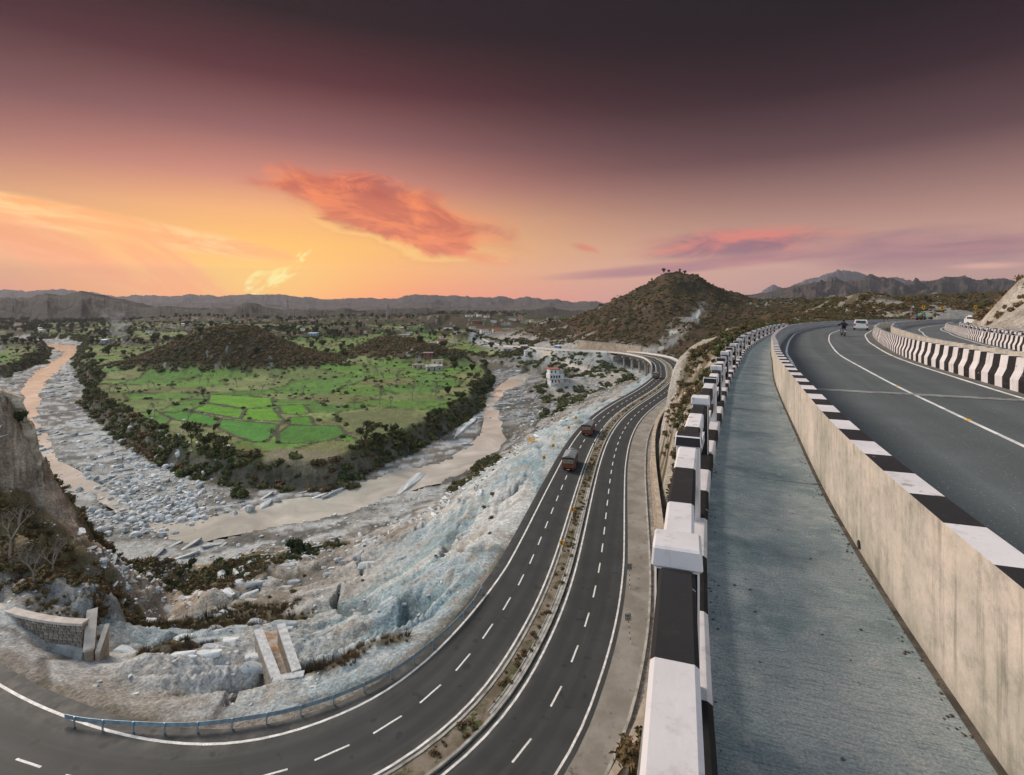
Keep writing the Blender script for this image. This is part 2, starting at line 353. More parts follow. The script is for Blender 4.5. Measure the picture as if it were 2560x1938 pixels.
cpw([(-130,55,-22),(-120,30,-25),(-60,10,-30),(0,5,-31),(0,-60,-25),(-120,-60,-20),(120,-60,-8)])
for v in np.linspace(.0, M.s[-1], 60):                          # highway shelf
    x_, y_ = M.at(v)
    if S_BR0-6 < v < S_BR1-14:
        for o_ in (-10, 0, 10): q = M.at(v, o_); CP.append((q[0], q[1], -42.5))
    else:
        for o_ in (-float(eL(v))-4, 0, 9): q = M.at(v, o_); CP.append((q[0], q[1], float(RZ(q[1]))-.5))
        if v > S_BR1: q = M.at(v, -20); CP.append((q[0], q[1], max(float(RZ(q[1]))-7, -47.5)))
for Y_, w_, h_ in [(32,17,3),(45,17,5),(60,16,9),(80,15.5,12),(100,15.5,14),(120,15.5,15),(140,15.5,15.5),(165,16,16),(190,17,15.5),(212,18,14),(228,19,9)]:
    v = sM(Y_)
    q = M.at(v, 11.8); CP.append((q[0], q[1], ZL-.2)); q = M.at(v, w_); CP.append((q[0], q[1], ZL+h_))
for Y_, dz, ro in [(-20,22,-4),(5,20,-3),(20,16,-3),(35,11,-3),(50,5.5,-4),(70,2.6,-4),(90,2.0,-5),(110,1.6,-6),(130,1.5,-6),(150,1.5,-6),(175,1.5,-7)]:
    v = sY(Y_); q = U.at(v, ro); CP.append((q[0], q[1], deckz(q[1])-dz)); q = U.at(v, 12); CP.append((q[0], q[1], deckz(q[1])-max(dz, 2.4)-.3))
    q = U.at(v, 24); CP.append((q[0], q[1], deckz(q[1])-max(1.2, dz*.5)))
cpY([(1845,816,105),(1779,862,112),(1800,845,106),(1700,925,128),(1720,897,140),(1750,940,95),(1700,1010,100),(1680,1100,82),(1740,905,200),(1760,885,190),(1850,850,150)])
# the big hill: ridge, flanks, foot
BH = [(1240,846,640),(1263,843,600),(1289,833,590),(1358,805,575),(1421,792,562),(1485,776,552),(1532,762,545),(1586,735,540),(1624,714,538),(1662,692,536),(1693,687,535),(1738,700,535),(1785,722,540),(1820,741,550),(1900,757,580),(1990,756,620)]
cpY(BH)
cpY([(1693,785,430),(1600,822,425),(1500,842,430),(1420,850,470),(1340,856,500),(1640,866,365),(1720,850,365),(1780,820,390),(1850,800,410),(1850,845,300),(1900,785,460),(1950,770,510),(1780,870,290),(1740,884,270),(1660,740,480),(1750,745,485),(1800,770,470),(1590,778,485),(1480,812,492),(1400,826,515),(1550,815,450)])
cpw([(165,680,-22),(80,660,-36),(40,680,-44),(300,650,-18),(230,280,-14),(170,300,-26)])
cpY([(2000,775,450),(2080,772,400),(2180,737,232),(2215,742,232),(2150,738,230),(2110,757,228),(2275,762,232),(2303,774,230),(2110,797,205),(2200,797,208),(2330,775,202),(2380,775,202),(2400,792,198),(2250,797,195),(2450,800,190),(2530,800,200),(1990,792,200),(2050,788,190),(1930,815,150)])
cpY([(2560,703,102),(2510,758,110),(2475,792,113),(2458,822,104),(2490,850,88),(2560,850,70),(2700,650,112),(2600,875,56),(2750,900,50),(2800,700,80),(3000,700,60),(2530,735,108)])
cpw([(160,280,-6),(230,290,-6),(330,300,-4),(400,500,0),(500,800,-5),(300,1000,-20),(700,900,10),(320,160,25),(200,100,20),(100,-20,6),(250,-40,10)])
# far valley floor and rises
cpw([(-400,1000,-54),(0,1000,-55),(300,1400,-54),(-800,1000,-54),(-1300,1500,-50),(0,1600,-54),(900,2000,-40),(-900,2200,-45),(0,2400,-50),(-2600,2400,-40),(2600,2400,-30),(-300,600,-55),(-500,700,-55),(-100,700,-55),(100,800,-54),(200,1000,-50),(-700,600,-55),(-1200,800,-54)])
CP = np.array(CP)
# drop near-duplicates, then solve a linear radial interpolant
keep = []
for i in range(len(CP)):
    sc = .02*max(CP[i, 1], 30)+1.2
    if all(np.hypot(CP[i, 0]-CP[j, 0], CP[i, 1]-CP[j, 1]) > sc for j in keep): keep.append(i)
CP = CP[keep]
_n = len(CP); _D = np.hypot(CP[:, None, 0]-CP[None, :, 0], CP[:, None, 1]-CP[None, :, 1])
_D = np.sqrt(_D**2+4.0); _A = np.zeros((_n+3, _n+3)); _A[:_n, :_n] = _D; _A[:_n, _n] = 1; _A[:_n, _n+1:] = CP[:, :2]; _A[_n:, :_n] = _A[:_n, _n:].T
_w = np.linalg.solve(_A, np.r_[CP[:, 2], 0, 0, 0])
def rbf(X, Y):
    out = np.full(X.shape, _w[_n])+_w[_n+1]*X+_w[_n+2]*Y
    for i in range(_n): out += _w[i]*np.sqrt((X-CP[i, 0])**2+(Y-CP[i, 1])**2+4.0)
    return out
ZT, ZW = -48.0, -55.0                                            # terrace level, water level
TA = np.vstack([PXY([(190,921),(218,969),(215,1004),(231,1035),(272,1064),(316,1099),(345,1121),(395,1143),(437,1168),(475,1187),(538,1206),(633,1219),(695,1226),(760,1230),(821,1226),(869,1206),(916,1181),(964,1156),(1027,1133),(1075,1105),(1122,1073),(1170,1042),(1195,1016),(1201,1000),(1217,978),(1239,950),(1217,934),(1170,925),(1106,910),(1059,900),(1035,892),(1011,877),(986,860),(972,846),(1000,836),(1100,829),(1180,817)], -55), [[200,2600],[-3200,2600],[-2600,900]], PXY([(0,840),(100,846),(190,851),(222,856),(205,868),(196,884),(182,905)], -55)])
TB = PXY([(0,947),(35,934),(79,918),(104,899),(117,877),(111,862),(63,856),(0,851),(-500,852),(-500,965)], -55)
TC = PXY([(1008,857),(1021,874),(1059,886),(1106,895),(1170,901),(1233,910),(1290,916),(1322,912),(1340,897),(1300,884),(1262,876),(1228,868),(1205,858),(1190,845),(1180,836),(1100,836),(1030,842)], -55)
W1 = PXY([(60,857),(202,865),(187,884),(158,915),(139,934),(122,953),(108,985),(96,1004),(88,1029),(100,1060),(112,1090),(124,1120),(135,1140),(148,1159),(190,1181),(222,1206),(275,1232),(321,1276),(380,1306),(423,1308),(507,1302),(592,1281),(700,1255),(800,1243),(880,1216),(950,1197),(1011,1172),(1060,1166),(1094,1163),(1138,1140),(1170,1121),(1195,1099),(1208,1080),(1214,1054),(1216,1035),(1214,1010),(1223,991),(1258,959),(1280,944),(1300,937),(1320,928),(1326,936),(1318,952),(1300,963),(1274,972),(1246,997),(1232,1013),(1249,1032),(1252,1057),(1268,1080),(1269,1099),(1246,1133),(1217,1152),(1186,1181),(1138,1194),(1097,1208),(1060,1214),(980,1242),(900,1272),(811,1300),(700,1314),(613,1331),(549,1342),(486,1361),(423,1353),(363,1319),(304,1277),(262,1255),(228,1232),(177,1232),(149,1206),(127,1168),(108,1133),(85,1090),(60,1055),(52,1025),(52,994),(60,966),(79,934),(112,917),(148,893),(160,880),(120,870),(60,866)], -55.15)
W2 = PXY([(985,848),(1012,843),(1045,842),(1012,850),(1003,862),(1012,876),(1036,888),(1075,895),(1110,900),(1180,909),(1178,917),(1106,906),(1050,899),(1015,884),(992,866)], -55.15)
FIELDS = [(PXY([(a, b) for a, b in q], ZT), c_) for q, c_ in [
 ([(525,983),(680,993),(683,1013),(617,1020),(519,1004)], (.13,.29,.045)),
 ([(518,1006),(614,1021),(598,1045),(478,1023)], (.11,.27,.04)),
 ([(617,1020),(682,1018),(698,1035),(711,1051),(660,1050),(602,1045)], (.12,.285,.04)),
 ([(475,1026),(554,1044),(538,1064),(443,1048),(399,1029)], (.075,.225,.045)),
 ([(554,1045),(695,1058),(689,1080),(663,1102),(640,1103),(590,1090),(541,1064)], (.08,.23,.05)),
 ([(695,1012),(758,1009),(776,1029),(752,1035),(705,1032)], (.10,.25,.035)),
 ([(723,1042),(774,1037),(787,1061),(720,1058)], (.08,.22,.035)),
 ([(721,1061),(847,1061),(866,1083),(822,1099),(758,1105),(692,1105),(695,1080)], (.075,.19,.045)),
 ([(868,1085),(904,1102),(842,1099)], (.09,.24,.035))]]
TANF = [(PXY(q, ZT), c_) for q, c_ in [
 ([(402,1075),(470,1100),(600,1110),(675,1117),(660,1150),(600,1165),(530,1150),(440,1120)], (.13,.15,.055)),
 ([(680,1115),(760,1120),(850,1125),(870,1145),(800,1170),(700,1175),(640,1165)], (.20,.19,.13)),
 ([(840,1035),(960,1020),(1040,1020),(1035,1050),(960,1085),(890,1080)], (.15,.17,.085))]]
HILLS = [(PXY([(607,848)], -27)[0], None)]
def gauss(X, Y, px, py, z, rx, ry, h, Y0=None, rot=0.0):
    cx, cy = P(px, py, z)[:2] if Y0 is None else (px, Y0)
    ca, sa = math.cos(rot), math.sin(rot); dx, dy = X-cx, Y-cy
    u, v = (dx*ca+dy*sa)/rx, (-dx*sa+dy*ca)/ry
    return h*np.exp(-(u*u+v*v))
HS = {'pts': None}
def height(X, Y, full=False):
    X = np.asarray(X, float); Y = np.asarray(Y, float)
    lw = (X < -38)*(Y < 120)*(Y > 50)*1.0*ss(X, -38, -46)
    z0 = rbf(X+lw*6*(fbm(X, Y, 7, 4, 401)-.5), Y+lw*7*(ridged(X, Y*.4, 6, 4, 403)-.6))
    warpx = (fbm(X, Y, 22, 3, 5)-.5); warpy = (fbm(X, Y, 22, 3, 9)-.5)
    wa = np.clip(14*np.clip(Y/200, .3, 3), 0, 30)
    Xw, Yw = X+warpx*wa*.55, Y+warpy*wa*.55
    ta = sdf(Xw, Yw, TA); tb = sdf(Xw, Yw, TB); tc = sdf(Xw, Yw, TC)
    tt = np.maximum(np.maximum(ta, tb), tc)
    terr = ss(tt, 0, 6.5)*(ZT-ZW)
    dm, side, sm = seg_dist(X, Y, M.p[::2])
    off = dm*side
    rightside = (off > 0)
    z = z0.copy()
    z = np.where(tt > 0, np.maximum(z0, -55.4+terr), z)
    # hills standing on the terraces
    hb = np.zeros(X.shape)
    hb += gauss(X, Y, -206, None, None, 44, 42, 25, 392)+gauss(X, Y, -168, None, None, 55, 24, 8, 366)+gauss(X, Y, -235, None, None, 48, 24, 9, 362)
    hb += gauss(X, Y, -118, None, None, 26, 20, 13, 455)+gauss(X, Y, -88, None, None, 26, 20, 14, 440)+gauss(X, Y, -60, None, None, 30, 16, 10, 410)
    hb += gauss(X, Y, -105, None, None, 55, 20, 5, 415)
    hb += gauss(X, Y, -330, None, None, 90, 40, 11, 640)+gauss(X, Y, -240, None, None, 60, 60, 13, 760)+gauss(X, Y, -480, None, None, 120, 50, 11, 800)
    hb += gauss(X, Y, -120, None, None, 110, 60, 22, 1000)+gauss(X, Y, -20, None, None, 90, 50, 18, 1050)+gauss(X, Y, -330, None, None, 140, 90, 18, 1080)+gauss(X, Y, -700, None, None, 200, 80, 16, 1150)
    hb += gauss(X, Y, 0, None, None, 400, 60, 14, 1500)+gauss(X, Y, 420, None, None, 200, 60, 18, 1500)
    hb += gauss(X, Y, -58, None, None, 24, 14, 10, 640)                       # spoil heap beside the far road
    z = z+hb
    hillm = np.clip((hb-2.8)/6, 0, 1)
    big = rightside*ss(dm, 14, 30)*ss(Y, 225, 300)*(1-ss(Y, 900, 1400))
    upx = rightside*ss(dm, 12.5, 16)*(1-ss(Y, 225, 280))
    flat = 1-np.where(rightside, ss(dm, 11.6, 15), ss(dm, eL(sm)+1.9, eL(sm)+6))
    br = (sm > S_BR0-4)*(sm < S_BR1-10)
    wd, wsd = None, None
    w1 = sdf(X, Y, W1); w2 = sdf(X, Y, W2); ww = np.maximum(w1, w2); ww = ww-1.2-.6*ss(Y, 160, 260)+6.5*(fbm(X+Y*.3, Y, 9, 3, 311)-.52)*ss(ww, -9, -1)
    left = (~rightside)|(sm > S_BR1)
    bank = np.clip((z+53.5)/4, 0, 1)*(tt < 0)*left*(1-big)
    # relief
    rg = ridged(X, Y, 17, 5, 3); rf = ridged(X*1.0, Y*1.0, 5.5, 4, 13); rb = ridged(X, Y, 55, 5, 23); r2 = ridged(X, Y, 1.7, 3, 33)
    near = 1-ss(Y, 150, 420)
    pth_ = np.arctan2(Y-95, X+40)*45; prr = np.hypot(X+40, Y-95); strat = ridged(pth_/13+1.6*fbm(X, Y, 14, 2, 61), prr+2.5*fbm(X, Y, 8, 2, 62), 2.6, 3, 63)
    crk = 1-np.abs(2*vn(X+5*fbm(X, Y, 6, 3, 65), Y+5*fbm(X, Y, 6, 3, 66), 8.5, 67)-1); crk = ss(crk, .87, .97)
    flat0 = flat; flat = 1-(1-flat)*(1-.95*(1-ss(X, -40, -34))*(1-ss(Y, 54, 60)))
    z += bank*(1-flat)*((strat-.62)*(1.5+1.1*(1-ss(Y, 55, 75)))*near-crk*1.15*near)
    z += bank*(1-flat)*((rg-.62)*2.0+(rf-.6)*.9+(r2-.6)*.55*near)*(.4+.6*near); flat = flat0
    z += big*((rb-.6)*17+(rg-.6)*4)*ss(dm, 20, 70)
    z += upx*((rg-.6)*2.6+(rf-.6)*1.1)*ss(dm, 13, 18)*(1-.75*ss(seg_dist(X, Y, U.p[::6])[0]*-1, -9, -4))
    z += hillm*(tt > 0)*((rg-.6)*3+(rf-.6)*.9)
    bed = (tt < 0)*(z < -53.3)
    z += bed*((rf-.55)*.5+(fbm(X, Y, 3, 3, 41)-.5)*.55)
    z = np.where((ww > -3)&(z < -50), np.minimum(z, -54.4-.0*ww), z)
    z = np.where(ww > -1.0, z-(ss(ww, -1.0, 1.6))*1.2, z)
    z = np.where(bed&(ww < -1.5)&(z < -54.75), -54.75+.25*(z+54.75), z)
    z += (tt > 3)*(1-hillm)*(fbm(X, Y, 14, 3, 51)-.5)*.7*(1-np.clip((ta > 20)*1.0, 0, .6))
    # roads are level benches
    z = np.where(br, z, z*(1-flat)+(RZ(Y)-.14)*flat)
    du, su, sv = seg_dist(X, Y, U.p[::6])
    onup = (su > 0)*(du < 22)*(Y > -30)*(Y < 190)
    z = np.where(onup > 0, np.minimum(z, deckz(Y)-1.4), z)
    z = np.where((du < 4.5)&(su < 0), np.minimum(z, deckz(Y)-.9), z)
    if not full: return z
    return z, dict(tt=tt, ta=ta, dm=dm, off=off, sm=sm, big=big, upx=upx, hillm=hillm, bank=bank, ww=ww, flat=flat, du=du, su=su, rg=rg, rf=rf, r2=r2, strat=strat, crk=crk, left=left, rightside=rightside)
def blend(a, b, w): return a+(b-a)*np.clip(w, 0, 1)[..., None]
ELL = []                                                        # brush patches (px, py, z, rx, ry) in metres
for q in [(470,1430,-48,10,7),(560,1430,-47,9,6),(640,1400,-49,9,5),(800,1370,-50,8,3),(700,1385,-49.5,9,3.5),(520,1545,-42,13,5.5),(620,1555,-40,7,4),(430,1560,-42,6,4),(420,1640,-35.5,3.5,2.5),(470,1625,-36,3,2),(820,1690,-34.5,3.5,2),(950,1640,-34,3.5,1.6),(290,1390,-44,7,5),(340,1360,-47,6,4),(1160,1155,-46,5,9),(1210,1105,-46,5,12)]:
    x_, y_, _ = P(q[0], q[1], q[2]); ELL.append((x_, y_, q[3], q[4]))
def cover(X, Y, z, k):
    n1 = fbm(X, Y, 9, 4, 71); n2 = fbm(X, Y, 2.6, 4, 73); n3 = fbm(X, Y, 34, 4, 77); n4 = fbm(X, Y, 90, 3, 79)
    tt, off, dm = k['tt'], k['off'], k['dm']
    col = np.zeros(X.shape+(3,)); c3 = lambda *a: np.array(a, float)
    # riverbed gravel, sand and pale rock ledges
    ang = .5; su = X*math.cos(ang)+Y*math.sin(ang); sv = -X*math.sin(ang)+Y*math.cos(ang)
    strata = fbm(su+8*n3, sv*3.2+10*n1, 8, 4, 81)
    bedc = blend(blend(c3(.30,.31,.30), c3(.20,.19,.175), ss(n3, .42, .58)), c3(.44,.47,.48), ss(strata*.7+n2*.3, .50, .60)); bedc = blend(bedc, c3(.11,.115,.11), ss(strata*.6+n1*.4, .45, .38)*.8)
    bedc = blend(bedc, c3(.09,.095,.085), ss(k['ww']+1.5*(n2-.5), -2.6, -.4)*.8)
    bedc = bedc*(1-.33*ss(X, -40, 10))[..., None]; col[:] = bedc
    # banks: grey mudstone and pale blue silt towards the highway
    rk = blend(c3(.30,.30,.285), c3(.19,.18,.165), ss(k['rg'], .60, .48)); rk = blend(rk, c3(.14,.13,.12), ss(k['rf'], .5, .32)*.8)
    rk = blend(rk, c3(.46,.46,.45), ss(n2, .56, .68)*.7); rk = blend(rk, c3(.22,.18,.13), ss(n1, .56, .66)*.55)
    rk = blend(rk, c3(.11,.11,.10), ss(k['strat'], .52, .38)*.8); rk = blend(rk, c3(.47,.48,.47), ss(k['strat'], .80, .90)*.6); rk = blend(rk, c3(.06,.06,.055), k['crk']*.75)
    silt = blend(c3(.33,.40,.43), c3(.47,.50,.50), ss(n1, .4, .62)); silt = blend(silt, c3(.20,.29,.32), ss(k['strat'], .56, .40)*.8); silt = blend(silt, c3(.10,.14,.155), k['crk']*.8); silt = blend(silt, c3(.33,.29,.24), ss(n2, .60, .72)*.6)
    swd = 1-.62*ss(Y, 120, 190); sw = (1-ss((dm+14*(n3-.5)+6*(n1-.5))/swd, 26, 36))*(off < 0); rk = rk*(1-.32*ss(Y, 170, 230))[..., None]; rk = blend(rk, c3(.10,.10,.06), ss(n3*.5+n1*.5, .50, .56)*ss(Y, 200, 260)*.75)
    low = ss(X, -16, -26)*(1-ss(Y, 50, 60))
    silt = blend(silt, blend(c3(.44,.445,.44), c3(.27,.255,.23), ss(n1, .46, .62)), low*.8)
    silt = blend(silt, c3(.13,.125,.115), k['crk']*low*.8); silt = blend(silt, c3(.17,.16,.145), ss(k['strat'], .55, .40)*low*.7); silt = blend(silt, c3(.47,.48,.47), ss(k['strat'], .78, .9)*low*.5)
    bk = blend(rk, silt, sw)
    shoulder = (off < 0)*(1-ss(dm-eL(k['sm'])+2.5*(n2-.5), 1.6, 3.0))
    bk = blend(bk, blend(c3(.24,.215,.185), c3(.13,.115,.075), ss(n2, .42, .6)), shoulder*(1-ss(Y, 62, 75))*.85)
    w_bank = np.clip(k['bank']*1.6, 0, 1); w_bank = np.maximum(w_bank, (tt < 0)*(z > -53.3))
    w_bank = w_bank*(1-ss(Y, 560, 640)); col = blend(col, bk, w_bank)
    # left bluff: brown grass above tan rock
    lb = (X < -36)*(z > -53.5)*(Y < 108)*(off < 0)*ss(X+.0*Y+5*(n1-.5), -42, -50)*ss(Y+4*(n1-.5), 51, 56)
    lbc = blend(blend(c3(.24,.185,.11), c3(.15,.125,.07), ss(n1, .42, .58)), c3(.33,.31,.285), ss(k['rf']*.5+n2*.5, .60, .5)*ss(n3, .36, .56))
    lbc = blend(lbc, blend(c3(.42,.36,.29), c3(.26,.205,.155), ss(vn(X*2, z*1.0, 1.4, 87)*.6+n2*.4, .4, .6)), ss(Y, 73.5, 76)*(1-ss(Y, 82, 84)))
    lbc = blend(lbc, c3(.30,.31,.31), ss(X+Y*0, -62, -52)*ss(k['rg'], .5, .65)*(1-ss(Y, 74, 78)))
    col = blend(col, lbc, lb)
    for (ex, ey, rx, ry) in ELL:
        e = np.hypot((X-ex)/rx, (Y-ey)/ry); col = blend(col, c3(.10,.085,.05), (1-ss(e+.9*(n2-.5), .75, 1.15))*.85)
    # terraces: fields split by hedges
    e1, c1 = voro(X+10*(n3-.5), Y*1.5+10*(n3-.5), 34, 3); e2, c2 = voro(X+6*(n3-.5), Y*1.7, 19, 8)
    pal = np.array([(.115,.155,.06),(.145,.165,.075),(.095,.18,.045),(.12,.135,.06),(.075,.155,.04),(.15,.185,.08)])
    fc = pal[np.clip((c1*6).astype(int), 0, 5)]*(.85+.3*c2[..., None])
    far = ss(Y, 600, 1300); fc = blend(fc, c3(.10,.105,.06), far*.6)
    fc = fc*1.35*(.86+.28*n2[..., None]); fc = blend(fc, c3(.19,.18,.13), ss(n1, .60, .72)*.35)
    fc = blend(fc, c3(.05,.055,.028), (1-ss(e1, .4, 1.6+Y*.004))*.95); fc = blend(fc, c3(.07,.075,.035), (1-ss(e2, .15, .7+Y*.002))*.6)
    wood = ss(fbm(X, Y, 120, 4, 91), .52, .58)*ss(Y, 480, 620)
    fc = blend(fc, c3(.055,.055,.035), wood)
    fc = blend(fc, c3(.085,.085,.045), (1-ss(tt+5*(n1-.5), 4.5, 8))*(Y < 900)*.9)
    for pl, cc in TANF:
        s_ = sdf(X, Y, pl); fc = blend(fc, np.array(cc)*(.85+.3*n2[..., None]), ss(s_+5*(n1-.5), -2, 2))
    for pl, cc in FIELDS:
        s_ = sdf(X+1.2*(n1-.5), Y+1.2*(n1-.5), pl)
        cc2 = np.array(cc)*(.82+.3*n2[..., None]+.16*vn(X*.4, Y*4, 3.0, 95)[..., None])
        fc = blend(fc, cc2, ss(s_, 0, .6)); fc = blend(fc, c3(.05,.06,.03), (np.abs(s_) < .7)*.6)
    hc = blend(blend(c3(.085,.068,.045), c3(.05,.055,.03), ss(n3, .42, .56)), c3(.30,.30,.29), ss(k['rf']*.25+n2*.25+n1*.5, .635, .67)*.7)
    fc = blend(fc, hc, ss(k['hillm']+.4*(n1-.5), .25, .55))
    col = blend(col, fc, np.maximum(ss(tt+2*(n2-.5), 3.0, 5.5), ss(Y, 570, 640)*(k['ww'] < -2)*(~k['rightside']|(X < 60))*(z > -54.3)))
    edge = (tt > -2)*(tt < 5)
    col = blend(col, blend(c3(.12,.105,.07), c3(.05,.05,.03), ss(n2, .45, .55)), edge*.85*(1-ss(tt, 4, 6)))
    # wooded brown hills on the right side
    hz = blend(blend(c3(.080,.058,.038), c3(.042,.038,.024), ss(n1, .44, .56)), c3(.10,.068,.043), ss(n3, .52, .62)*.7)
    rockn = vn(su*.6+14*n3, sv*3.0+26*n1, 34, 101)*.5+n1*.3+n3*.2
    hz = blend(hz, blend(c3(.32,.31,.29), c3(.22,.20,.18), ss(n2, .4, .6)), ss(rockn+.05*ss(X, 100, 60), .685, .735))
    foot = (1-ss(dm+10*(n1-.5), 20, 34))*ss(Y, 300, 330); hz = blend(hz, blend(c3(.42,.40,.37), c3(.3,.31,.32), ss(n2, .4, .6)), foot*.85)
    # pale quarry face on the big hill
    qa = sdf(X, Y, np.array([P(1610,884,None,352)[:2], P(1690,862,None,362)[:2], P(1745,820,None,400)[:2], P(1768,790,None,440)[:2], P(1762,765,None,475)[:2], P(1740,785,None,440)[:2], P(1690,822,None,400)[:2], P(1640,850,None,372)[:2]]))
    qc = blend(c3(.42,.455,.46), c3(.22,.235,.235), ss(n2*.5+vn(X*2+Y, z*1.5, 6, 411)*.5, .42, .56)); qc = blend(qc, c3(.12,.10,.07), ss(n1, .53, .60)*.8); hz = blend(hz, qc, ss(qa+26*(n1-.5)+8*(n2-.5), -2, 1.5)*.95)
    wr = k['rightside']*ss(dm, 11.5, 14)*(Y > 225)
    wr = np.maximum(wr, ss(Y, 200, 240)*(X > 80)); wr = np.maximum(wr, (X > 40)*(k['su'] > 0)*1.0)
    wr = wr*(1-(ss(Y, 700, 1200)*(X < 200)))
    col = blend(col, hz, wr)
    # slope under the footpath
    up = blend(blend(c3(.125,.10,.06), c3(.085,.08,.042), ss(n1, .42, .58)), c3(.36,.33,.29), ss(k['rf']*.3+n2*.3+n3*.4, .54, .59)*.9)
    cl = 1-ss(dm+7*(n1-.5), 15, 20); up = blend(up, blend(c3(.47,.47,.455), c3(.27,.25,.22), ss(k['rf'], .55, .38)), cl*ss(Y, 95, 125)*.95)
    wu = k['rightside']*ss(dm, 11.3, 12.2)*(1-ss(Y, 222, 260))*(k['su'] < 0)
    col = blend(col, up, wu)
    tan = ((X-96)**2/30**2+(Y-105)**2/26**2 < 1.0)|((X > 92)&(Y < 130)&(Y > 20)&(k['su'] > 0)&(z > deckz(Y)-1))
    col = blend(col, blend(blend(c3(.42,.385,.34), c3(.30,.27,.23), ss(n2, .4, .6)), c3(.12,.10,.06), ss(n3*.5+n1*.5, .52, .58)*ss(z, -1.5, .5)), tan*(k['su'] > 0)*.95)
    gm = (Y > 185)*(Y < 225)*(X > 148)*(X < 186); col = blend(col, c3(.30,.29,.27), gm*.9)
    kx, ky, _ = P(1845, 816, None, 105); col = blend(col, blend(c3(.40,.33,.27), c3(.25,.20,.15), ss(n2, .4, .6)), (1-ss(np.hypot(X-kx, Y-ky)+2*(n2-.5), 5, 7))*.9)
    mx, my, _ = P(2170, 765, None, 222); col = blend(col, blend(c3(.33,.28,.22), c3(.2,.17,.12), ss(n2, .4, .6)), (1-ss(np.hypot((X-mx), (Y-my+8)*1.0)+4*(n1-.5), 7, 11))*(z < 1.2)*.9)
    # bare ground beside the carriageways
    col = blend(col, c3(.30,.285,.26), (off > 0)*(1-ss(dm, 12, 13))*.9)
    emb = (off < 0)*(Y > 330)*(1-ss(dm+4*(n2-.5), 20, 26)); col = blend(col, blend(c3(.26,.29,.29), c3(.13,.14,.135), ss(k['rf'], .6, .45)), emb)
    # dirt track below the embankment
    dt, _, _ = seg_dist(X, Y, TRK.p); col = blend(col, blend(c3(.50,.475,.44), c3(.38,.36,.33), n2), (1-ss(dt, 2.2, 3.4))*left_of(k))
    yard = sdf(X, Y, PXY([(1380,928),(1460,918),(1560,935),(1600,945),(1540,952),(1440,950),(1375,948)], -43)); col = blend(col, blend(c3(.40,.38,.34), c3(.3,.29,.27), n2), ss(yard+6*(n2-.5), -2, 2)*.9)
    return np.clip(col, 0, 1)
def left_of(k): return (k['off'] < 0)|(k['sm'] > S_BR1-10)|True
TRK = Path([P(*q)[:2] for q in [(1190,862,-49),(1222,866,-46),(1295,877,-44.8),(1358,893,-45.5),(1421,912,-44.7),(1485,928,-44),(1548,938,-43),(1600,940,-42.5)]], 4.0, 2)
# ------------------------------------------------------------------ terrain mesh: columns even in bearing, rows denser nearby
def terrain(name, tans, Ys, m_):
    T, YY = np.meshgrid(tans, Ys); X = T*np.maximum(YY, 24); Y = YY
    z, k = height(X, Y, True); col = cover(X, Y, z, k)
    ny, nx = X.shape; v = np.stack([X, Y, z], -1).reshape(-1, 3)
    i = np.arange(ny*nx).reshape(ny, nx); f = np.stack([i[:-1, :-1], i[:-1, 1:], i[1:, 1:], i[1:, :-1]], -1).reshape(-1, 4)
    me = bpy.data.meshes.new(name); me.vertices.add(len(v)); me.vertices.foreach_set('co', v.astype(np.float32).ravel())
    me.loops.add(f.size); me.loops.foreach_set('vertex_index', f.astype(np.int32).ravel())
    me.polygons.add(len(f)); me.polygons.foreach_set('loop_start', np.arange(0, f.size, 4, dtype=np.int32)); me.polygons.foreach_set('use_smooth', np.ones(len(f), bool))
    me.update(); me.validate()
    ca = me.color_attributes.new('Col', 'FLOAT_COLOR', 'POINT'); ca.data.foreach_set('color', np.concatenate([col.reshape(-1, 3), np.ones((len(v), 1))], 1).astype(np.float32).ravel())
    me.materials.append(m_); return link(name, me), X, Y, z, k
def ground_mat():
    m_ = bpy.data.materials.new('ground'); m_.use_nodes = True; q = NT(m_.node_tree); b = q.n['Principled BSDF']
    a = q.node('ShaderNodeVertexColor', layer_name='Col').outputs[0]
    pos = q.node('ShaderNodeNewGeometry').outputs['Position']
    n1 = q.noise(pos, 1.1, 9.0, .7); n2 = q.noise(pos, .28, 6.0, .6)
    n4 = q.noise(pos, 3.6, 6.0, .75); c_ = q.mix(1.0, a, q.ramp(n1, [(.30, (.64,.64,.66)), (.5, (1,1,1)), (.68, (1.34,1.33,1.30))]), 'MULTIPLY'); c_ = q.mix(1.0, c_, q.ramp(n4, [(.34, (.55,.55,.56)), (.5, (1,1,1)), (.66, (1.5,1.5,1.5))]), 'MULTIPLY')
    c_ = q.mix(.6, c_, q.ramp(n2, [(.3, (.72,.72,.72)), (.7, (1.25,1.25,1.25))]), 'MULTIPLY')
    q.put(b.inputs['Base Color'], c_); b.inputs['Roughness'].default_value = .95; b.inputs['Specular IOR Level'].default_value = .1
    bn = q.node('ShaderNodeBump'); bn.inputs['Strength'].default_value = .9; bn.inputs['Distance'].default_value = .45
    q.put(bn.inputs['Height'], q.m('ADD', q.noise(pos, .9, 9.0, .68), q.m('MULTIPLY', n2, .8))); q.l.new(bn.outputs[0], b.inputs['Normal'])
    return m_
MG = ground_mat()
tans = np.linspace(-1.16, 1.16, 900)
ys = []; yv = 26.0
while yv < 2500:
    ys.append(yv); yv += min(max(.0026*yv*yv/18, .16), .0135*yv) if yv < 420 else .0135*yv
ys = np.array(ys)
ter, TX, TY, TZ, TK = terrain('ground', tans, ys, MG); tag(ter, kind='structure')
print('terrain', TX.shape)
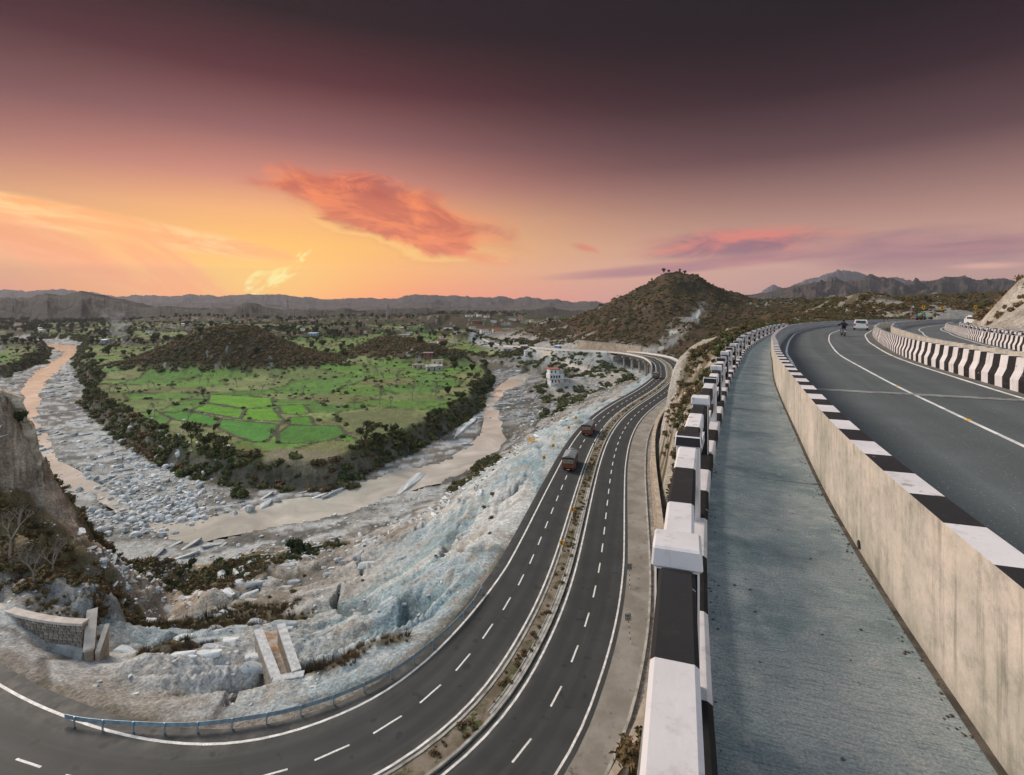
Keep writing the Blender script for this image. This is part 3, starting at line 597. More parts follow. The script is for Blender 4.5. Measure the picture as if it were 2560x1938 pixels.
# outlying ground on the sides and behind, coarse
xs = np.linspace(-2600, 2600, 105); y2 = np.r_[np.linspace(-900, -60, 14), np.linspace(-40, 26, 12)]
gx, gy = np.meshgrid(np.sort(np.r_[np.linspace(-2600, 2600, 80), np.linspace(-150, 150, 60)]), y2)
zz = height(gx, gy); v = np.stack([gx, gy, zz], -1).reshape(-1, 3); i = np.arange(gx.size).reshape(gx.shape); f = np.stack([i[:-1, :-1], i[:-1, 1:], i[1:, 1:], i[1:, :-1]], -1).reshape(-1, 4)
m_hillside = mat('hillside', (.12,.105,.07), .95, .3, .08, .3, 1.0, f2=((.3,.29,.27), .05, .55, .65), coord='World')
tag(link('terrain_behind', mesh('terrain_behind', v, f, [m_hillside], smooth_=True)), kind='structure')
for sg in (-1, 1):
    gx, gy = np.meshgrid(np.r_[np.linspace(1.155, 1.4, 8), np.linspace(1.5, 5, 14)]*sg, np.geomspace(26, 2500, 70)); gx = gx*np.maximum(gy, 24)
    zz = height(gx, gy); v = np.stack([gx, gy, zz], -1).reshape(-1, 3); i = np.arange(gx.size).reshape(gx.shape); f = np.stack([i[:-1, :-1], i[:-1, 1:], i[1:, 1:], i[1:, :-1]], -1).reshape(-1, 4)
    tag(link('terrain_side', mesh('terrain_side', v, f, [m_hillside], smooth_=True)), kind='structure')
# ------------------------------------------------------------------ water
def water_mat():
    m_ = bpy.data.materials.new('river_water'); m_.use_nodes = True; q = NT(m_.node_tree); b = q.n['Principled BSDF']
    pos = q.node('ShaderNodeNewGeometry').outputs['Position']
    n = q.noise(q.vm('MULTIPLY', pos, (.5, .5, 1)), .12, 7.0, .6, 1.2)
    q.put(b.inputs['Base Color'], q.ramp(n, [(.35, (.40,.40,.36)), (.55, (.55,.54,.48)), (.7, (.70,.69,.63))]))
    b.inputs['Roughness'].default_value = .07; b.inputs['Specular IOR Level'].default_value = .5
    bn = q.node('ShaderNodeBump'); bn.inputs['Strength'].default_value = .5; bn.inputs['Distance'].default_value = .12
    q.put(bn.inputs['Height'], q.noise(q.vm('MULTIPLY', pos, (1, 1.6, 1)), .8, 5.0, .6)); q.l.new(bn.outputs[0], b.inputs['Normal']); return m_
def polysheet(name, poly, z, m_, grow=2.5):
    p = np.asarray(poly); bm = bmesh.new()
    d1 = np.roll(p, -1, 0)-np.roll(p, 1, 0); nn = np.stack([d1[:, 1], -d1[:, 0]], 1); nn /= np.linalg.norm(nn, axis=1)[:, None]+1e-9
    area = np.sum(p[:, 0]*np.roll(p[:, 1], -1)-np.roll(p[:, 0], -1)*p[:, 1]); nn *= 1 if area > 0 else -1
    pp = p+nn*grow; vs_ = [bm.verts.new((a, b, z)) for a, b in pp]; ed = [bm.edges.new((vs_[i], vs_[(i+1) % len(vs_)])) for i in range(len(vs_))]
    bmesh.ops.triangle_fill(bm, use_beauty=True, use_dissolve=False, edges=ed)
    for f_ in bm.faces:
        if f_.normal.z < 0: f_.normal_flip()
    me = bpy.data.meshes.new(name); bm.to_mesh(me); bm.free(); me.materials.append(m_); return link(name, me)
MWAT = water_mat()
tag(polysheet('river', W1, ZW, MWAT, 1.0), kind='structure')
tag(polysheet('river_channel', W2, ZW, MWAT, 1.0), kind='structure')
pl_ = MB().add([(-9400,2300,-53.2),(9400,2300,-53.2),(9400,6990,-53.2),(-9400,6990,-53.2)], [(0,1,2,3)]); tag(pl_.obj('far_plain', [mat('far_plain', (.09,.09,.055), .95, .3, .004, 0, 1, col2=(.045,.05,.035), f2=((.16,.15,.12), .006, .6, .66), coord='World')]), kind='structure')
# ------------------------------------------------------------------ distant ranges
def ridge(name, prof, Yr, base_z, depth, m_, rough_=1.0, xmul=1.0, seed=0, n=420, rows=26, yslant=0.0, crest=.0006):
    px = np.array([a for a, b in prof], float); py = np.array([b for a, b in prof], float)
    T = np.linspace(px[0], px[-1], n); top = np.interp(T, px, py)
    Yc = Yr+yslant*(T-CX)
    X0 = (T-CX)/FPX*Yc; zt = -(top-HY)/FPX*Yc; jr = np.random.default_rng(seed); zt = zt+(ridged(X0, X0*0+seed*7., Yr*.06, 4, seed+9)-.72)*Yr*.011*rough_+jr.normal(size=zt.shape)*Yr*crest
    w = np.linspace(-1, .6, rows); V = []
    span = Yr/FPX
    for wi in w:
        a = 1-abs(wi) if wi < 0 else 1-wi/.75
        ya = Yc+wi*depth
        shape = a**1.15
        nz = ((ridged(X0, ya*.45, depth*.26, 5, seed)-.6)*1.0+(ridged(X0, ya, depth*.6, 4, seed+2)-.6)*.8)*(zt-base_z+20)*.8*rough_*(1-a**3)*min(1, a*4)
        X = X0*(ya/Yc) if wi < 0 else X0
        V.append(np.stack([X, ya, base_z+(zt-base_z)*shape+nz+(fbm(X0, ya, span*14, 3, seed+3)-.5)*span*5*(a > .9)], -1))
    V = np.array(V); i = np.arange(V.shape[0]*n).reshape(V.shape[0], n)
    f = np.stack([i[:-1, :-1], i[:-1, 1:], i[1:, 1:], i[1:, :-1]], -1).reshape(-1, 4)
    return tag(link(name, mesh(name, V.reshape(-1, 3), f, [m_], smooth_=True)), kind='structure')
def range_mat(name, a, b, c_, s):
    return mat(name, a, .95, .3, s*2.2, 1.0, s*2.5, col2=b, f2=(c_, s*4, .57, .64), coord='World')
mr1 = range_mat('wooded_ridge', (.022,.028,.02), (.035,.033,.024), (.10,.10,.09), .012)
mr2 = range_mat('bare_range', (.085,.065,.06), (.035,.045,.04), (.16,.13,.115), .006)
mr3 = range_mat('far_range', (.07,.07,.065), (.09,.08,.075), (.12,.11,.10), .002)
mr4 = range_mat('pale_hazed_rock', (.17,.165,.18), (.13,.13,.15), (.2,.19,.2), .002)  # pale rock with bluish distance haze mixed into its colour
ridge('ridge_wooded', [(-300,745),(-100,742),(0,741),(60,739),(100,736),(150,734),(185,729),(200,727),(215,735),(232,741),(270,746),(300,756),(335,766),(390,767),(440,768),(470,774),(510,772),(545,770),(562,776),(585,768),(612,760),(630,764),(650,770),(700,776),(735,770),(770,776),(820,773),(850,769),(880,781),(930,784),(1000,787),(1100,792)], 1750, -52, 420, mr1, 1.0, seed=5, n=620)
ridge('ridge_low', [(700,792),(860,783),(950,776),(1010,772),(1050,767),(1100,776),(1160,783),(1240,785),(1300,778),(1345,772),(1385,770),(1430,777),(1520,782),(1620,786)], 2350, -52, 500, mr1, 1.0, seed=15, n=420)
ridge('ridge_middle', [(250,775),(330,766),(420,756),(500,753),(560,758),(640,760),(700,766),(760,770),(860,772),(980,766),(1060,760),(1140,763),(1220,770),(1300,775)], 3400, -52, 600, mr3, 1.0, seed=25, n=420)
ridge('mountain_range', [(-400,728),(-100,727),(0,725),(50,723.5),(75,727),(110,726),(150,724),(200,730),(245,733),(290,736),(350,735),(400,738),(480,735),(550,737),(590,734),(620,733.5),(700,735),(740,740),(770,744),(812,750),(850,748),(880,747),(950,746),(990,742),(1000,743),(1040,736),(1050,739.5),(1065,738),(1080,739),(1100,736),(1142,734),(1156,738),(1168,736.5),(1180,740),(1210,741),(1254,736.5),(1268,740),(1300,742),(1352,744),(1362,748),(1393,745),(1409,753),(1450,754),(1485,752),(1513,756),(1600,760),(1700,762)], 5600, -52, 900, mr3, 1.0, seed=35, n=720)
ridge('bare_mountain', [(1850,752),(1890,742),(1949,732),(1980,724),(2012,712),(2040,700),(2052,699),(2065,703),(2081,702),(2110,700),(2145,698),(2160,690),(2176,680),(2195,682),(2211,686),(2222,693),(2236,696),(2250,700),(2265,706),(2290,702),(2316,702),(2335,704),(2354,696),(2373,690),(2388,693),(2411,690),(2430,698),(2455,699),(2477,697),(2495,694),(2509,691),(2530,698),(2547,703),(2600,710),(2800,700),(3100,690)], 2900, -30, 700, mr2, 1.25, seed=45, n=760, rows=40)
ridge('snowless_peaks', [(1800,752),(1888,737),(1915,722),(1936,710),(1962,717),(1990,708),(2031,692),(2060,683),(2075,678),(2088,676),(2097,671),(2106,677),(2113,674),(2130,679),(2145,677),(2180,684),(2300,700),(2400,712),(2450,705),(2600,720)], 6150, -50, 600, mr4, .8, seed=55, n=420)
ridge('hills_right', [(1740,764),(1900,754),(1955,742),(1990,750),(2050,741),(2100,747),(2160,752),(2250,758),(2330,752),(2400,738),(2430,745),(2500,738),(2560,722),(2700,700),(2900,690)], 900, -30, 330, range_mat('brushy_hills', (.06,.055,.035), (.10,.075,.05), (.24,.22,.2), .012), 1.0, seed=65, n=520, rows=34)
# ------------------------------------------------------------------ haze
hz_ = MB().box(-9500, 9500, -1200, 7000, -75, 440)
hm = bpy.data.materials.new('haze'); hm.use_nodes = True; q = NT(hm.node_tree); q.n.remove(q.n['Principled BSDF'])
pv = q.node('ShaderNodeVolumePrincipled'); pv.inputs['Color'].default_value = (.42, .42, .49, 1); pv.inputs['Density'].default_value = HAZE = .000095; pv.inputs['Anisotropy'].default_value = .25
q.l.new(pv.outputs[0], q.n['Material Output'].inputs['Volume'])
tag(hz_.obj('haze', hm), kind='stuff')
# ------------------------------------------------------------------ road materials
def asphalt_mat(name, base, lanes, aggregate=.25, tint=(1, 1, 1)):
    m_ = bpy.data.materials.new(name); m_.use_nodes = True; q = NT(m_.node_tree); b = q.n['Principled BSDF']
    uv = q.node('ShaderNodeUVMap').outputs[0]; u, v, _ = q.xyz(uv); pos = q.node('ShaderNodeNewGeometry').outputs['Position']
    n1 = q.noise(pos, .35, 6.0, .6); n2 = q.noise(pos, 28.0, 3.0, .7); n3 = q.noise(q.vec(q.m('MULTIPLY', u, 1.2), q.m('MULTIPLY', v, .025)), 1.6, 5.0, .6)
    c_ = q.ramp(n1, [(.3, tuple(x*.82*base for x in tint)), (.7, tuple(x*1.2*base for x in tint))])
    for l in lanes:                                             # tyre polished tracks
        dl = q.m('ABSOLUTE', q.m('SUBTRACT', u, l)); w = q.m('MULTIPLY', q.m('SUBTRACT', 1.0, q.mr(dl, .15, .75)), .42)
        c_ = q.mix(w, c_, tuple(x*base*.62 for x in tint))
    c_ = q.mix(q.m('MULTIPLY', q.mr(n3, .5, .72), .35), c_, tuple(x*base*1.6 for x in tint))
    c_ = q.mix(q.m('MULTIPLY', q.mr(n2, .60, .74), aggregate*2), c_, tuple(x*base*4 for x in tint))
    if base < .1:
        au = q.m('ABSOLUTE', u); ed_ = q.m('MAXIMUM', q.m('SUBTRACT', 1.0, q.mr(au, 1.1, 2.2)), q.mr(au, 6.6, 9.0)); nd = q.noise(pos, .6, 7.0, .65)
        c_ = q.mix(q.m('MULTIPLY', q.m('MULTIPLY', ed_, q.mr(nd, .38, .66)), .55), c_, (.17,.165,.15)); c_ = q.mix(q.m('MULTIPLY', q.mr(q.noise(pos, .9, 3.0, .4), .66, .70), .55), c_, (.02,.02,.02))
    q.put(b.inputs['Base Color'], c_); b.inputs['Roughness'].default_value = .72; b.inputs['Specular IOR Level'].default_value = .3
    bn = q.node('ShaderNodeBump'); bn.inputs['Strength'].default_value = .35; bn.inputs['Distance'].default_value = .01
    q.put(bn.inputs['Height'], n2); q.l.new(bn.outputs[0], b.inputs['Normal']); return m_
m_asph = asphalt_mat('highway_asphalt', .05, (-1.2-5.2, -1.2-1.7, 2.6, 5.2, -4.4, 4.0), .12, (.86, .98, 1.02))
m_asph2 = asphalt_mat('deck_asphalt', .115, (1.4, 3.0, 4.4, 6.0), .45, (.84, .98, 1.02))
m_line = mat('road_paint', (.70,.71,.70), .6, .2, 1.5, .1, 20, f2=((.22,.23,.23), 7.0, .56, .68))
m_conc = mat('kerb_concrete', (.36,.36,.34), .9, .25, 1.2, .4, 8, f2=((.18,.16,.13), .6, .56, .7))
m_shoul = mat('dusty_shoulder', (.29,.28,.255), .95, .2, .35, .4, 6, col2=(.21,.195,.17), f2=((.12,.11,.095), 1.2, .58, .7))
m_soil = mat('median_soil', (.23,.20,.16), .95, .3, .8, .6, 6, col2=(.12,.10,.07), f2=((.07,.08,.03), .9, .52, .6))
m_drain = mat('drain_bed', (.085,.075,.065), .9, .4, 1.5, .4, 6, f2=((.3,.29,.27), 6.0, .68, .72))
m_stone = mat('masonry_stone', (.40,.33,.26), .9, .25, 1.5, .5, 9, rand=.28)
m_stone2 = mat('grey_masonry_stone', (.24,.21,.18), .9, .25, 1.5, .5, 9, rand=.35)
m_mortar = mat('mortar', (.26,.22,.18), .95, .2, 3, .4, 10)
m_dark = mat('black_paint', (.022,.022,.024), .5, .2, 3, .2, 20)
def strip(name, path, s0, s1, o0, o1, z, m_, step=2.0, thick=0.0, cross=0, parent=None):
    """flat band between two offsets of a path; offsets may be functions of arclength"""
    n = max(2, int((s1-s0)/step)+1); S = np.linspace(s0, s1, n); f0 = o0(S) if callable(o0) else np.full(n, o0); f1 = o1(S) if callable(o1) else np.full(n, o1)
    zf = z if callable(z) else (lambda X, Y: np.full(np.shape(Y), z)); rows = []; uvs = []
    for w in np.linspace(0, 1, cross+2):
        o_ = f0+(f1-f0)*w; X, Y = path.at(S, 0); nx = np.interp(S, path.s, path.n[:, 0]); ny = np.interp(S, path.s, path.n[:, 1]); L = np.hypot(nx, ny)
        X = X+nx/L*o_; Y = Y+ny/L*o_; rows.append(np.stack([X, Y, zf(X, Y)], -1)); uvs.append(np.stack([o_, S], -1))
    V = np.array(rows); UV = np.array(uvs).reshape(-1, 2); r = len(rows); i = np.arange(r*n).reshape(r, n)
    f = np.stack([i[:-1, :-1], i[1:, :-1], i[1:, 1:], i[:-1, 1:]], -1).reshape(-1, 4); V = V.reshape(-1, 3)
    if thick:
        b = len(V); V = np.vstack([V, V-[0, 0, thick]]); e = []
        for a, c_ in ((i[0], 1), (i[-1], -1)):
            q_ = np.stack([a[:-1], a[1:], a[1:]+b, a[:-1]+b], -1); e.append(q_ if c_ < 0 else q_[:, ::-1])
        e.append((f+b)[:, ::-1]); e.append(np.array([[i[0, 0], i[-1, 0], i[-1, 0]+b, i[0, 0]+b], [i[0, -1], i[-1, -1], i[-1, -1]+b, i[0, -1]+b]])); f = np.vstack([f]+e); UV = np.vstack([UV, UV])
    if r == 2 or True: f = f[:, ::-1]
    me = mesh(name, V, f, [m_], uv=UV); return link(name, me, parent)
def sweep(name, path, s0, s1, prof, zf, mats, mi=0, step=1.0, parent=None, caps=True, stripes=None):
    """profile [(offset, height)] carried along a path; stripes(s_mid, face_k) gives the material slot"""
    n = max(2, int(round((s1-s0)/step))+1); S = np.linspace(s0, s1, n); P_ = []
    X0, Y0 = path.at(S, 0); nx = np.interp(S, path.s, path.n[:, 0]); ny = np.interp(S, path.s, path.n[:, 1]); L = np.hypot(nx, ny)
    base = np.array([float(a(s0)) if callable(a) else a for a, h in prof])
    for a, h in prof:
        o_ = a(S) if callable(a) else np.full(n, a); X = X0+nx/L*o_; Y = Y0+ny/L*o_; P_.append(np.stack([X, Y, zf(X, Y)+h], -1))
    V = np.array(P_); k = len(prof); i = np.arange(k*n).reshape(k, n); F = []; MI = []
    for r in range(k):
        r2 = (r+1) % k
        for c_ in range(n-1):
            F.append((int(i[r, c_]), int(i[r, c_+1]), int(i[r2, c_+1]), int(i[r2, c_]))); MI.append(stripes((S[c_]+S[c_+1])/2, r) if stripes else mi)
    if caps: F.append(tuple(int(q_) for q_ in i[:, 0])); F.append(tuple(int(q_) for q_ in i[::-1, -1])); MI += [mi, mi]
    me = mesh(name, V.reshape(-1, 3), F, mats, MI)
    bm = bmesh.new(); bm.from_mesh(me); bmesh.ops.recalc_face_normals(bm, faces=bm.faces); bm.to_mesh(me); bm.free(); return link(name, me, parent)
LZ = lambda X, Y: RZ(Y)
def LZo(h): return lambda X, Y: RZ(Y)+h
def Zc(c_): return lambda X, Y: np.full(np.shape(Y), c_)
# ------------------------------------------------------------------ lower highway
SE = M.s[-1]
hw = lambda s: -eL(s)-1.3
hwr = lambda s: eR(s)+.45
SF = S_BR1-6; m_asphf = asphalt_mat('dusty_far_asphalt', .17, (-6, -3, 3, 5), .1, (.98,1,1.02))
tag(strip('highway_left_carriageway', M, 0, SF, hw, -1.02, LZ, m_asph, cross=5), kind='structure')
tag(strip('highway_far_left_carriageway', M, SF, SE, hw, -1.02, LZ, m_asphf, cross=5), kind='structure')
tag(strip('highway_right_carriageway', M, 0, SF, 1.02, hwr, LZ, m_asph, cross=5), kind='structure')
tag(strip('highway_far_right_carriageway', M, SF, SE, 1.02, hwr, LZ, m_asphf, cross=5), kind='structure')
tag(strip('highway_shoulder', M, 0, sM(225), lambda s: eR(s)+.45, lambda s: np.full(np.shape(s), 10.0), ZL-.02, m_shoul, cross=2), kind='structure')
tag(strip('road_line', M, 0, SE, lambda s: -eL(s)-.11, lambda s: -eL(s)+.11, LZo(.006), m_line), kind='structure')
tag(strip('road_line', M, 0, SE, -1.55, -1.35, LZo(.006), m_line), kind='structure')
tag(strip('road_line', M, 0, SE, 1.38, 1.58, LZo(.006), m_line), kind='structure')
tag(strip('road_line', M, 0, SE, lambda s: eR(s)-.09, lambda s: eR(s)+.09, LZo(.006), m_line), kind='structure')
for sgn, f_ in ((-1, lambda s: -(eL(s)+1.3)/2-.15), (1, lambda s: (eR(s)+1.4)/2)):
    s_ = 12.0; d0 = None
    while s_ < min(SE-6, sM(225)+40 if False else SE-6):
        L_ = 2.4; o = float(f_(s_)); x0, y0 = M.at(s_+L_/2, o); h_ = M.dirn(s_+L_/2)
        if d0 is None:
            d0 = mesh('lane_dash', [(-1.2,-.08,0),(1.2,-.08,0),(1.2,.08,0),(-1.2,.08,0)], [(0,1,2,3)], [m_line])
        if y0 < 460: tag(link('lane_dash', d0, None, (float(x0), float(y0), float(RZ(y0))+.006), h_), kind='structure')
        s_ += 5.1
mdn = lambda nm, a, b: tag(sweep(nm, M, 0, SE, [(a, -.1), (a, .16), (b, .16), (b, -.1)], LZ, [m_conc], step=2.0), 'low concrete kerb edging the planted median of the highway', 'kerb')
mdn('median_kerb', -1.0, -.80)['label'] = 'low concrete kerb on the left edge of the highway median'
mdn('median_kerb', .78, 1.0)['label'] = 'low concrete kerb on the right edge of the highway median'
tag(strip('median', M, 0, SE, -.80, .78, LZo(.10), m_soil, cross=1), kind='structure')
# shallow lined channel down the median
o = sweep('median_channel', M, sM(40), sM(88), [(.30, .06), (.30, .17), (.38, .17), (.44, .105), (.62, .105), (.68, .17), (.74, .17), (.74, .06)], LZ, [m_conc], step=2.0); tag(o, 'narrow concrete water channel running inside the highway median', 'channel')
# drain beside the retaining wall
S1 = sM(168)
dr = empty('roadside_drain', tuple(M.at(sM(60), 10.6))+(ZL,), 0, 'long dark open drain at the foot of the stone retaining wall', 'drain')
def keep_world(o, par):
    o.parent = par; o.matrix_parent_inverse = Matrix.Translation(par.location).inverted() if not par.rotation_euler[2] else (Matrix.Translation(par.location) @ Matrix.Rotation(par.rotation_euler[2], 4, 'Z')).inverted(); return o
keep_world(sweep('kerb', M, 0, S1, [(10.0, -.5), (10.0, .12), (10.22, .12), (10.22, -.5)], LZ, [m_conc], step=2.0), dr)
keep_world(strip('drain_bed', M, 0, S1, 10.22, 11.1, ZL-.42, m_drain), dr)
# stone retaining wall, stones laid one by one
def wall_pieces(parent, path, s0, s1, off, z0f, hgt, batter, rows, length, m_, side=-1, cap=300, thick=.14):
    shapes = []
    for k in range(6):
        r_ = random.Random(k); mb = MB(); mb.box(-.5+r_.uniform(0, .05), .5-r_.uniform(0, .05), -.5, .5, -.5+r_.uniform(0, .06), .5-r_.uniform(0, .06), 0, r_.uniform(0, .08), .0)
        shapes.append(mb.me('stone', [m_]))
    N_ = 0; todo = []
    hh = hgt/rows
    for r in range(rows):
        a = s0+random.random()*length
        while a < s1-length:
            l_ = length*random.uniform(.7, 1.4); zz = hh*(r+.5); todo.append((a+l_/2, off+side*0+batter*zz, zz, l_*.92, hh*.9)); a += l_
    return shapes, todo
rw = empty('retaining_wall', tuple(float(v) for v in M.at(sM(60), 11.6))+(ZL,), 0, 'tan stone retaining wall along the drain on the right of the highway', 'wall')
keep_world(sweep('wall_core', M, 0, sM(150), [(11.1, -.5), (11.36, 2.3), (11.95, 2.3), (11.95, -.5)], LZ, [m_mortar], step=2.0), rw)
keep_world(sweep('coping', M, 0, sM(150), [(11.3, 2.304), (11.3, 2.42), (12.05, 2.42), (12.05, 2.304)], LZ, [mat('tan_coping', (.42,.36,.29), .9, .2, 1.0, .4, 8)], step=2.0), rw)
random.seed(4)
sh, todo = wall_pieces(rw, M, sM(44), sM(104), 11.07, None, 2.2, .11, 5, .9, m_stone)
todo = sorted(todo, key=lambda q_: q_[0])
me_rest = MB()
for j, (a, o_, zz, l_, h_) in enumerate(todo):
    x0, y0 = M.at(a, o_); x0, y0 = float(x0), float(y0); hd = M.dirn(a)
    if j < 295:
        ob = link('stone', sh[j % 6]); ob.location = (x0, y0, ZL+zz); ob.rotation_euler = (0, 0, hd); ob.scale = (l_, .16, h_); keep_world(ob, rw)
    else:
        ca, sa = math.cos(hd), math.sin(hd); vv = []
        for sx, sy, sz in ((-1,-1,-1),(1,-1,-1),(1,1,-1),(-1,1,-1),(-1,-1,1),(1,-1,1),(1,1,1),(-1,1,1)):
            lx, ly = sx*l_/2, sy*.08; vv.append((x0+lx*ca-ly*sa, y0+lx*sa+ly*ca, ZL+zz+sz*h_/2))
        me_rest.add(vv, [(0,3,2,1),(4,5,6,7),(0,1,5,4),(1,2,6,5),(2,3,7,6),(3,0,4,7)])
if me_rest.v: tag(keep_world(me_rest.obj('stones', [m_stone]), rw), kind='stuff')
# pale drain channels climbing the slope right of the road further on
o = sweep('slope_drain', M, sM(95), sM(165), [(12.6, -.2), (12.6, .35), (12.85, .35), (12.9, .1), (13.3, .1), (13.35, .4), (13.6, .4), (13.6, -.2)], LZ, [m_conc], step=2.0); tag(o, 'pale concrete side drain along the foot of the cut slope', 'drain')
# ------------------------------------------------------------------ bridge on the lower highway
bs0, bs1 = S_BR0, S_BR1-16
xb, yb = M.at((bs0+bs1)/2, 0)
brg = empty('highway_bridge', (float(xb), float(yb), ZL), 0, 'curved concrete bridge carrying the highway on round columns below the big hill', 'bridge')
def bw(s): return -eL(s)-2.2
def bwr(s): return eR(s)+2.1
m_bc = mat('bridge_concrete', (.36,.34,.31), .9, .2, .5, .2, 4)
keep_world(sweep('deck', M, bs0, bs1, [(bw, -.03), (bwr, -.03), (lambda s: bwr(s)-.4, -.5), (lambda s: bwr(s)-1.6, -.55), (lambda s: bwr(s)-2.0, -1.7), (lambda s: bw(s)+2.0, -1.7), (lambda s: bw(s)+1.6, -.55), (lambda s: bw(s)+.4, -.5)], LZ, [m_bc], step=3.0), brg)
m_wb = mat('chalky_white_paint', (.62,.62,.61), .7, .15, 1.0, .1, 8)
m_bk2 = mat('faded_black_paint', (.05,.05,.052), .7, .3, 1.0, .1, 8)
for f0, f1, nm in ((lambda s: bw(s), lambda s: bw(s)+.35, 'parapet'), (lambda s: bwr(s)-.35, lambda s: bwr(s), 'parapet')):
    keep_world(sweep(nm, M, bs0-14, bs1+10, [(f0, -.02), (f0, .95), (f1, .95), (f1, -.02)], LZ, [m_wb, m_bk2], step=1.6, stripes=lambda s, r: int(s/1.6) % 2 if r == 1 else 0), brg)
for k, a in enumerate(np.linspace(bs0+12, bs1-10, 7)):
    x0, y0 = M.at(a, float(bw(a))*.55); hd = M.dirn(a); gz = float(height(np.array([x0]), np.array([y0]))[0])
    for o_ in (-6.0, -1.0, 5.0):
        x0, y0 = (float(q_) for q_ in M.at(a, o_)); mb = MB(); mb.tube((0, 0, -1.0), (0, 0, float(RZ(y0))-2.4-gz), .62, n=14); c1 = mb.obj('column', [m_bc], None, (x0, y0, gz), smooth_=False); keep_world(c1, brg)
    x0, y0 = (float(q_) for q_ in M.at(a, -.5)); mb = MB(); mb.box(-.7, .7, -7.6, 7.0, 0, .7); c1 = mb.obj('pier_cap', [m_bc], None, (x0, y0, float(RZ(y0))-2.402), hd); keep_world(c1, brg)
# abutment block at the near-left end
x0, y0 = (float(q_) for q_ in M.at(bs1+1, -1)); mb = MB(); mb.box(-1.2, 4, -9.6, 8.8, -9, -1.73); keep_world(mb.obj('abutment', [m_bc], None, (x0, y0, float(RZ(y0))), M.dirn(bs1+1)), brg)
x0, y0 = (float(q_) for q_ in M.at(bs0-1, -1)); mb = MB(); mb.box(-3, 1.2, -9.0, 8.4, -9, -1.73); keep_world(mb.obj('abutment', [m_bc], None, (x0, y0, ZL), M.dirn(bs0-1)), brg)
fpr = empty('roadside_parapet', (0, 0, 0), 0, 'long pale parapet along the valley side of the far highway below the big hill', 'parapet')
sweep('parapet_wall', M, bs1+11, SE-30, [(lambda s: bw(s)-.1, -.6), (lambda s: bw(s)-.1, 1.1), (lambda s: bw(s)+.4, 1.1), (lambda s: bw(s)+.4, -.6)], LZ, [m_wb], step=4.0, parent=fpr)
# long tan retaining wall at the foot of the big hill, and the pale one facing the valley beyond
def simple_wall(nm, label, pts, z0, z1, th, m_, cat='wall', capm=None):
    pth = Path(pts, 3.0); o_ = empty(nm, tuple(pts[0][:2])+(z0,), 0, label, cat)
    keep_world(sweep('wall_face', pth, 0, pth.s[-1], [(-th/2, z0), (-th/2, z1), (th/2, z1), (th/2, z0)], Zc(0.), [m_], step=3.0), o_)
    keep_world(sweep('coping', pth, 0, pth.s[-1], [(-th/2-.08, z1+.003), (-th/2-.08, z1+.25), (th/2+.08, z1+.25), (th/2+.08, z1+.003)], Zc(0.), [capm or m_conc], step=3.0), o_); return o_
m_tanw = mat('tan_wall', (.40,.33,.26), .9, .2, .3, .5, 3, f2=((.22,.18,.14), 1.0, .55, .65))
hwp = [tuple(float(v) for v in M.at(S_BR1-16+v_, float(eR(200))+5.0)) for v_ in (-2, 12, 26, 40, 54, 68)]
simple_wall('hillside_wall', 'long low tan retaining wall at the foot of the big hill behind the bridge', hwp, -38, -30.6, .8, m_tanw)
# ------------------------------------------------------------------ guardrail on the near left bend
gp = [(162,1789),(200,1797),(260,1803),(330,1807),(400,1810),(440,1811),(500,1808),(560,1802),(620,1793),(700,1780),(760,1764),(840,1738),(920,1705),(1000,1664),(1070,1612),(1120,1570),(1160,1530),(1190,1492),(1205,1466)]
GR = Path([P(a, b, ZL+.62)[:2] for a, b in gp], .8, 1)
m_gal = mat('blue_grey_galvanised_steel', (.27,.38,.46), .45, .2, 2.0, .05, 20, metal=.35, f2=((.20,.22,.24), 3.0, .6, .7))
gr = empty('guardrail', tuple(GR.p[0][:2])+(ZL,), 0, 'blue-grey steel crash guardrail curving along the left edge of the highway', 'guardrail')
prof = [(0, .42), (-.05, .46), (-.05, .52), (0, .56), (0, .60), (-.05, .64), (-.05, .70), (0, .74), (.03, .74), (.03, .42)]
keep_world(sweep('rail', GR, 0, GR.s[-1], prof, LZ, [m_gal], step=.8), gr)
mbp = MB(); mbp.box(-.05, .05, .04, .14, -.4, .78); gpo = mbp.me('post', [m_gal])
for a in np.arange(1.0, GR.s[-1], 2.4):
    x0, y0 = (float(v) for v in GR.at(a, 0.0)); ob = link('post', gpo, None, (x0, y0, ZL), GR.dirn(a)+R(180)); keep_world(ob, gr)
# ------------------------------------------------------------------ culvert walls, left
def cblock(name, label, pts, z0, z1, th, m_face, stones=None):
    o_ = simple_wall(name, label, pts, z0, z1, th, m_face, 'wall', mat(name+'_cap', (.50,.47,.43), .9, .15, 1.0, .3, 8)); return o_
cw = [(-60,1500),(0,1516),(60,1533),(120,1545),(170,1551),(214,1553)]
zc = -31.6
wp = [P(a, b, zc)[:2] for a, b in cw]; WP = Path(wp, .5)
cwall = empty('culvert_headwall', tuple(WP.p[-1][:2])+(-34.5,), 0, 'curved rubble stone headwall with a pale concrete coping at the lower left', 'wall')
m_cap = mat('pale_coping', (.50,.46,.42), .9, .15, 1.0, .3, 8)
keep_world(sweep('wall_core', WP, 0, WP.s[-1], [(-.3, -4.6), (-.3, zc-ZL-.25), (.3, zc-ZL-.25), (.5, -4.6)], LZ, [m_mortar], step=1.0), cwall)
keep_world(sweep('coping', WP, 0, WP.s[-1], [(-.42, zc-ZL-.246), (-.42, zc-ZL), (.42, zc-ZL), (.42, zc-ZL-.246)], LZ, [m_cap], step=1.0), cwall)
random.seed(9); stn = []
for k in range(5):
    r_ = random.Random(k+40); mb = MB(); mb.box(-.5, .5, -.5, .5, -.5, .5, 0, r_.uniform(.02, .12), 0); stn.append(mb.me('stone', [m_stone2]))
